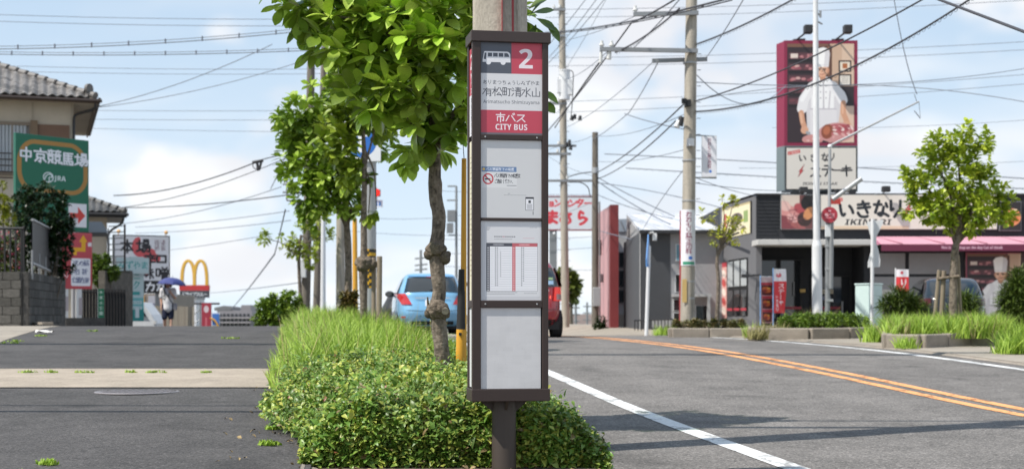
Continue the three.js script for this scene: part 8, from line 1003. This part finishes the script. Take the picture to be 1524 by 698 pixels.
{
  const Z = 47, x = P(249, 0, Z).x, y0 = walkY(Z), t = thing('person', 'person in a white short sleeved shirt and navy shorts walking under a dark blue umbrella', 'person', [x, y0, -Z], 0.1), v = V;
  // joints; +z faces the camera, the left of the picture is the person's right
  const J = { hip: v(0, 0.84, 0), waist: v(0, 0.98, 0.01), chest: v(0, 1.2, 0.01), neck: v(0, 1.37, 0.0), head: v(0.01, 1.5, 0.03), shR: v(-0.165, 1.31, 0), elR: v(-0.215, 1.06, -0.02), wrR: v(-0.2, 0.84, 0.06), shL: v(0.165, 1.31, 0), elL: v(0.23, 1.09, 0.07), wrL: v(0.13, 1.22, 0.24), hipR: v(-0.085, 0.82, 0), knR: v(-0.1, 0.45, 0.09), anR: v(-0.1, 0.09, -0.04), hipL: v(0.085, 0.82, 0), knL: v(0.095, 0.45, 0.03), anL: v(0.1, 0.08, 0.12) };
  const skin = std({ color: col(0.52, 0.31, 0.22), roughness: 0.6 }), hair = std({ color: col(0.02, 0.016, 0.014), roughness: 0.6 });
  const body = sdfMesh([[J.hip, J.waist, 0.125, 0.11], [J.waist, J.chest, 0.11, 0.125], [J.chest, J.neck, 0.115, 0.055], [J.neck, J.head, 0.05, 0.055], [J.shR, J.elR, 0.052, 0.04], [J.elR, J.wrR, 0.04, 0.027], [J.shL, J.elL, 0.052, 0.04], [J.elL, J.wrL, 0.04, 0.027], [J.shR, J.shL, 0.06, 0.06], [J.hipR, J.knR, 0.085, 0.056], [J.knR, J.anR, 0.055, 0.036], [J.hipL, J.knL, 0.085, 0.056], [J.knL, J.anL, 0.055, 0.036], [J.anR, v(-0.11, 0.03, 0.08), 0.04, 0.03], [J.anL, v(0.11, 0.03, 0.24), 0.04, 0.03], [v(0.01, 1.53, 0.02), v(0.01, 1.49, 0.05), 0.088, 0.07], [v(0.01, 1.5, 0.115), v(0.01, 1.48, 0.125), 0.012, 0.014], [v(-0.085, 1.5, 0.02), v(-0.088, 1.48, 0.02), 0.014, 0.01], [v(0.105, 1.5, 0.02), v(0.108, 1.48, 0.02), 0.014, 0.01]], 110, v(-0.82, 0, -0.82), v(0.82, 1.64, 0.82), 0.035);
  const hand = (w, dir, side, curl) => { const b = [[w, w.clone().addScaledVector(dir, 0.075), 0.026, 0.03]], lat = v(0, 0, 0).crossVectors(dir, side).normalize(); for (let i = 0; i < 4; i++) { const o = w.clone().addScaledVector(dir, 0.08).addScaledVector(lat, (i - 1.5) * 0.02), L = [0.032, 0.038, 0.036, 0.028][i], d1 = dir.clone().addScaledVector(side, curl * 0.6).normalize(), d2 = dir.clone().addScaledVector(side, curl * 1.8).normalize(), k1 = o.clone().addScaledVector(d1, L), k2 = k1.clone().addScaledVector(d2, L); b.push([o, k1, 0.0095, 0.009], [k1, k2, 0.009, 0.0075]); } const th = w.clone().addScaledVector(dir, 0.03).addScaledVector(lat, -0.03), t1 = th.clone().addScaledVector(dir, 0.03).addScaledVector(lat, -0.02).addScaledVector(side, curl * 0.01); b.push([w.clone().addScaledVector(dir, 0.025), th, 0.014, 0.012], [th, t1, 0.011, 0.009], [t1, t1.clone().addScaledVector(dir, 0.022).addScaledVector(side, 0.012 * curl), 0.009, 0.007]); const c = w.clone().addScaledVector(dir, 0.08), s = v(0.13, 0.13, 0.13); return sdfMesh(b, 64, c.clone().sub(s), c.clone().add(s), 0.008); };
  part('body', merge([body, hand(J.wrR, v(0.02, -1, 0.1).normalize(), v(0.5, 0, 0.8).normalize(), 0.5), hand(J.wrL, v(-0.35, 0.75, 0.25).normalize(), v(-0.6, -0.2, 0.5).normalize(), 1.5)]), skin, t);
  part('shirt', sdfMesh([[v(0, 0.76, 0.01), J.waist, 0.165, 0.145], [J.waist, J.chest, 0.145, 0.145], [J.chest, v(0, 1.33, 0), 0.13, 0.075], [J.shR, J.shL, 0.085, 0.085], [J.shR, J.shR.clone().lerp(J.elR, 0.75), 0.082, 0.08], [J.shL, J.shL.clone().lerp(J.elL, 0.75), 0.082, 0.08]], 90, v(-0.55, 0.5, -0.55), v(0.55, 1.6, 0.55), 0.05), std({ color: col(0.70, 0.69, 0.70), roughness: 0.85, map: T.soft }), t);
  part('shorts', sdfMesh([[v(0, 0.86, 0), v(0, 0.78, 0), 0.14, 0.14], [J.hipR, J.hipR.clone().lerp(J.knR, 0.95), 0.11, 0.088], [J.hipL, J.hipL.clone().lerp(J.knL, 0.95), 0.11, 0.088]], 70, v(-0.5, 0.3, -0.5), v(0.5, 1.3, 0.5), 0.03), std({ color: col(0.012, 0.016, 0.04), roughness: 0.9 }), t);
  part('hair', sdfMesh([[v(0.01, 1.56, -0.01), v(0.01, 1.5, -0.03), 0.094, 0.085], [v(-0.06, 1.54, 0.02), v(-0.075, 1.44, 0.0), 0.045, 0.03], [v(0.08, 1.54, 0.02), v(0.095, 1.44, 0.0), 0.045, 0.03]], 48, v(-0.2, 1.3, -0.2), v(0.22, 1.72, 0.22), 0.02), hair, t);
  part('eye', new THREE.SphereGeometry(0.011, 10, 8).translate(-0.022, 1.525, 0.105), hair, t); part('eye', new THREE.SphereGeometry(0.011, 10, 8).translate(0.042, 1.525, 0.105), hair, t); part('mouth', bx(0.04, 0.008, 0.01, 0.01, 1.455, 0.113), std({ color: col(0.3, 0.08, 0.07), roughness: 0.6 }), t);
  part('shoe', [new THREE.SphereGeometry(0.06, 14, 10).scale(0.85, 0.7, 1.9).translate(-0.11, 0.04, 0.03)], M.insul, t); part('shoe', [new THREE.SphereGeometry(0.06, 14, 10).scale(0.85, 0.7, 1.9).translate(0.11, 0.04, 0.18)], M.insul, t);
  const u = thing('umbrella', 'open dark blue umbrella held by the walking person', 'umbrella', [x + 0.17, y0 + 1.72, -Z + 0.12], 0.3); u.rotation.z = -0.08; const blue = phys({ color: col(0.035, 0.05, 0.21), roughness: 0.75, transmission: 0.15, thickness: 0 }), R = 0.46;
  for (let i = 0; i < 8; i++) { const a0 = i * Math.PI / 4, a1 = a0 + Math.PI / 4; part('canopy_panel', quadGrid((s, q) => { const a = lerp(a0, a1, s), f = q * Math.PI / 2 * 0.86, sag = 1 - 0.10 * Math.sin(s * Math.PI) * q; return [Math.cos(a) * R * Math.sin(f) * sag, -R * 0.66 * (1 - Math.cos(f)) * (1 + 0.0 * s) + 0.02 * Math.sin(s * Math.PI) * q, Math.sin(a) * R * Math.sin(f) * sag]; }, 6, 8), blue, u); part('rib', bar(V(0, -0.03, 0), V(Math.cos(a0) * R * 0.95, -R * 0.58, Math.sin(a0) * R * 0.95), 0.004, 0.004, 5), M.steel, u); }
  part('shaft', bar(V(0, 0.06, 0), V(-0.08, -0.62, 0.05), 0.006), M.steel, u); part('handle', bar(V(-0.065, -0.48, 0.04), V(-0.085, -0.64, 0.055), 0.013), M.black, u); part('tip', bar(V(0, 0, 0), V(0, 0.08, 0), 0.007, 0.003), M.steel, u);
  const b = thing('shoulder_bag', 'dark shoulder bag with a diagonal strap worn by the walking person', 'bag', [x, y0, -Z], 0.1); part('strap', new THREE.TubeGeometry(new THREE.CatmullRomCurve3([v(-0.13, 1.38, 0.03), v(-0.06, 1.25, 0.155), v(0.06, 1.05, 0.165), v(0.17, 0.88, 0.06)]), 20, 0.016, 6), M.dark, b); part('strap', new THREE.TubeGeometry(new THREE.CatmullRomCurve3([v(-0.1, 1.38, 0.05), v(-0.1, 1.25, 0.15), v(-0.11, 1.02, 0.15)]), 16, 0.014, 6), M.dark, b); part('pouch', bx(0.12, 0.22, 0.2, 0.22, 0.8, 0.0, 0.1, 0.03), paint(0.28, 0.27, 0.3, 0.9), b);
}
// every thing's origin at its base
scene.updateMatrixWorld(true);
for (const o of scene.children) if (o.isGroup && o.position.lengthSq() === 0) { const b = new THREE.Box3().setFromObject(o), c = b.getCenter(V(0, 0, 0)); if (isFinite(c.x)) rebase(o, V(c.x, b.min.y, c.z)); }
renderer.render(scene, camera);
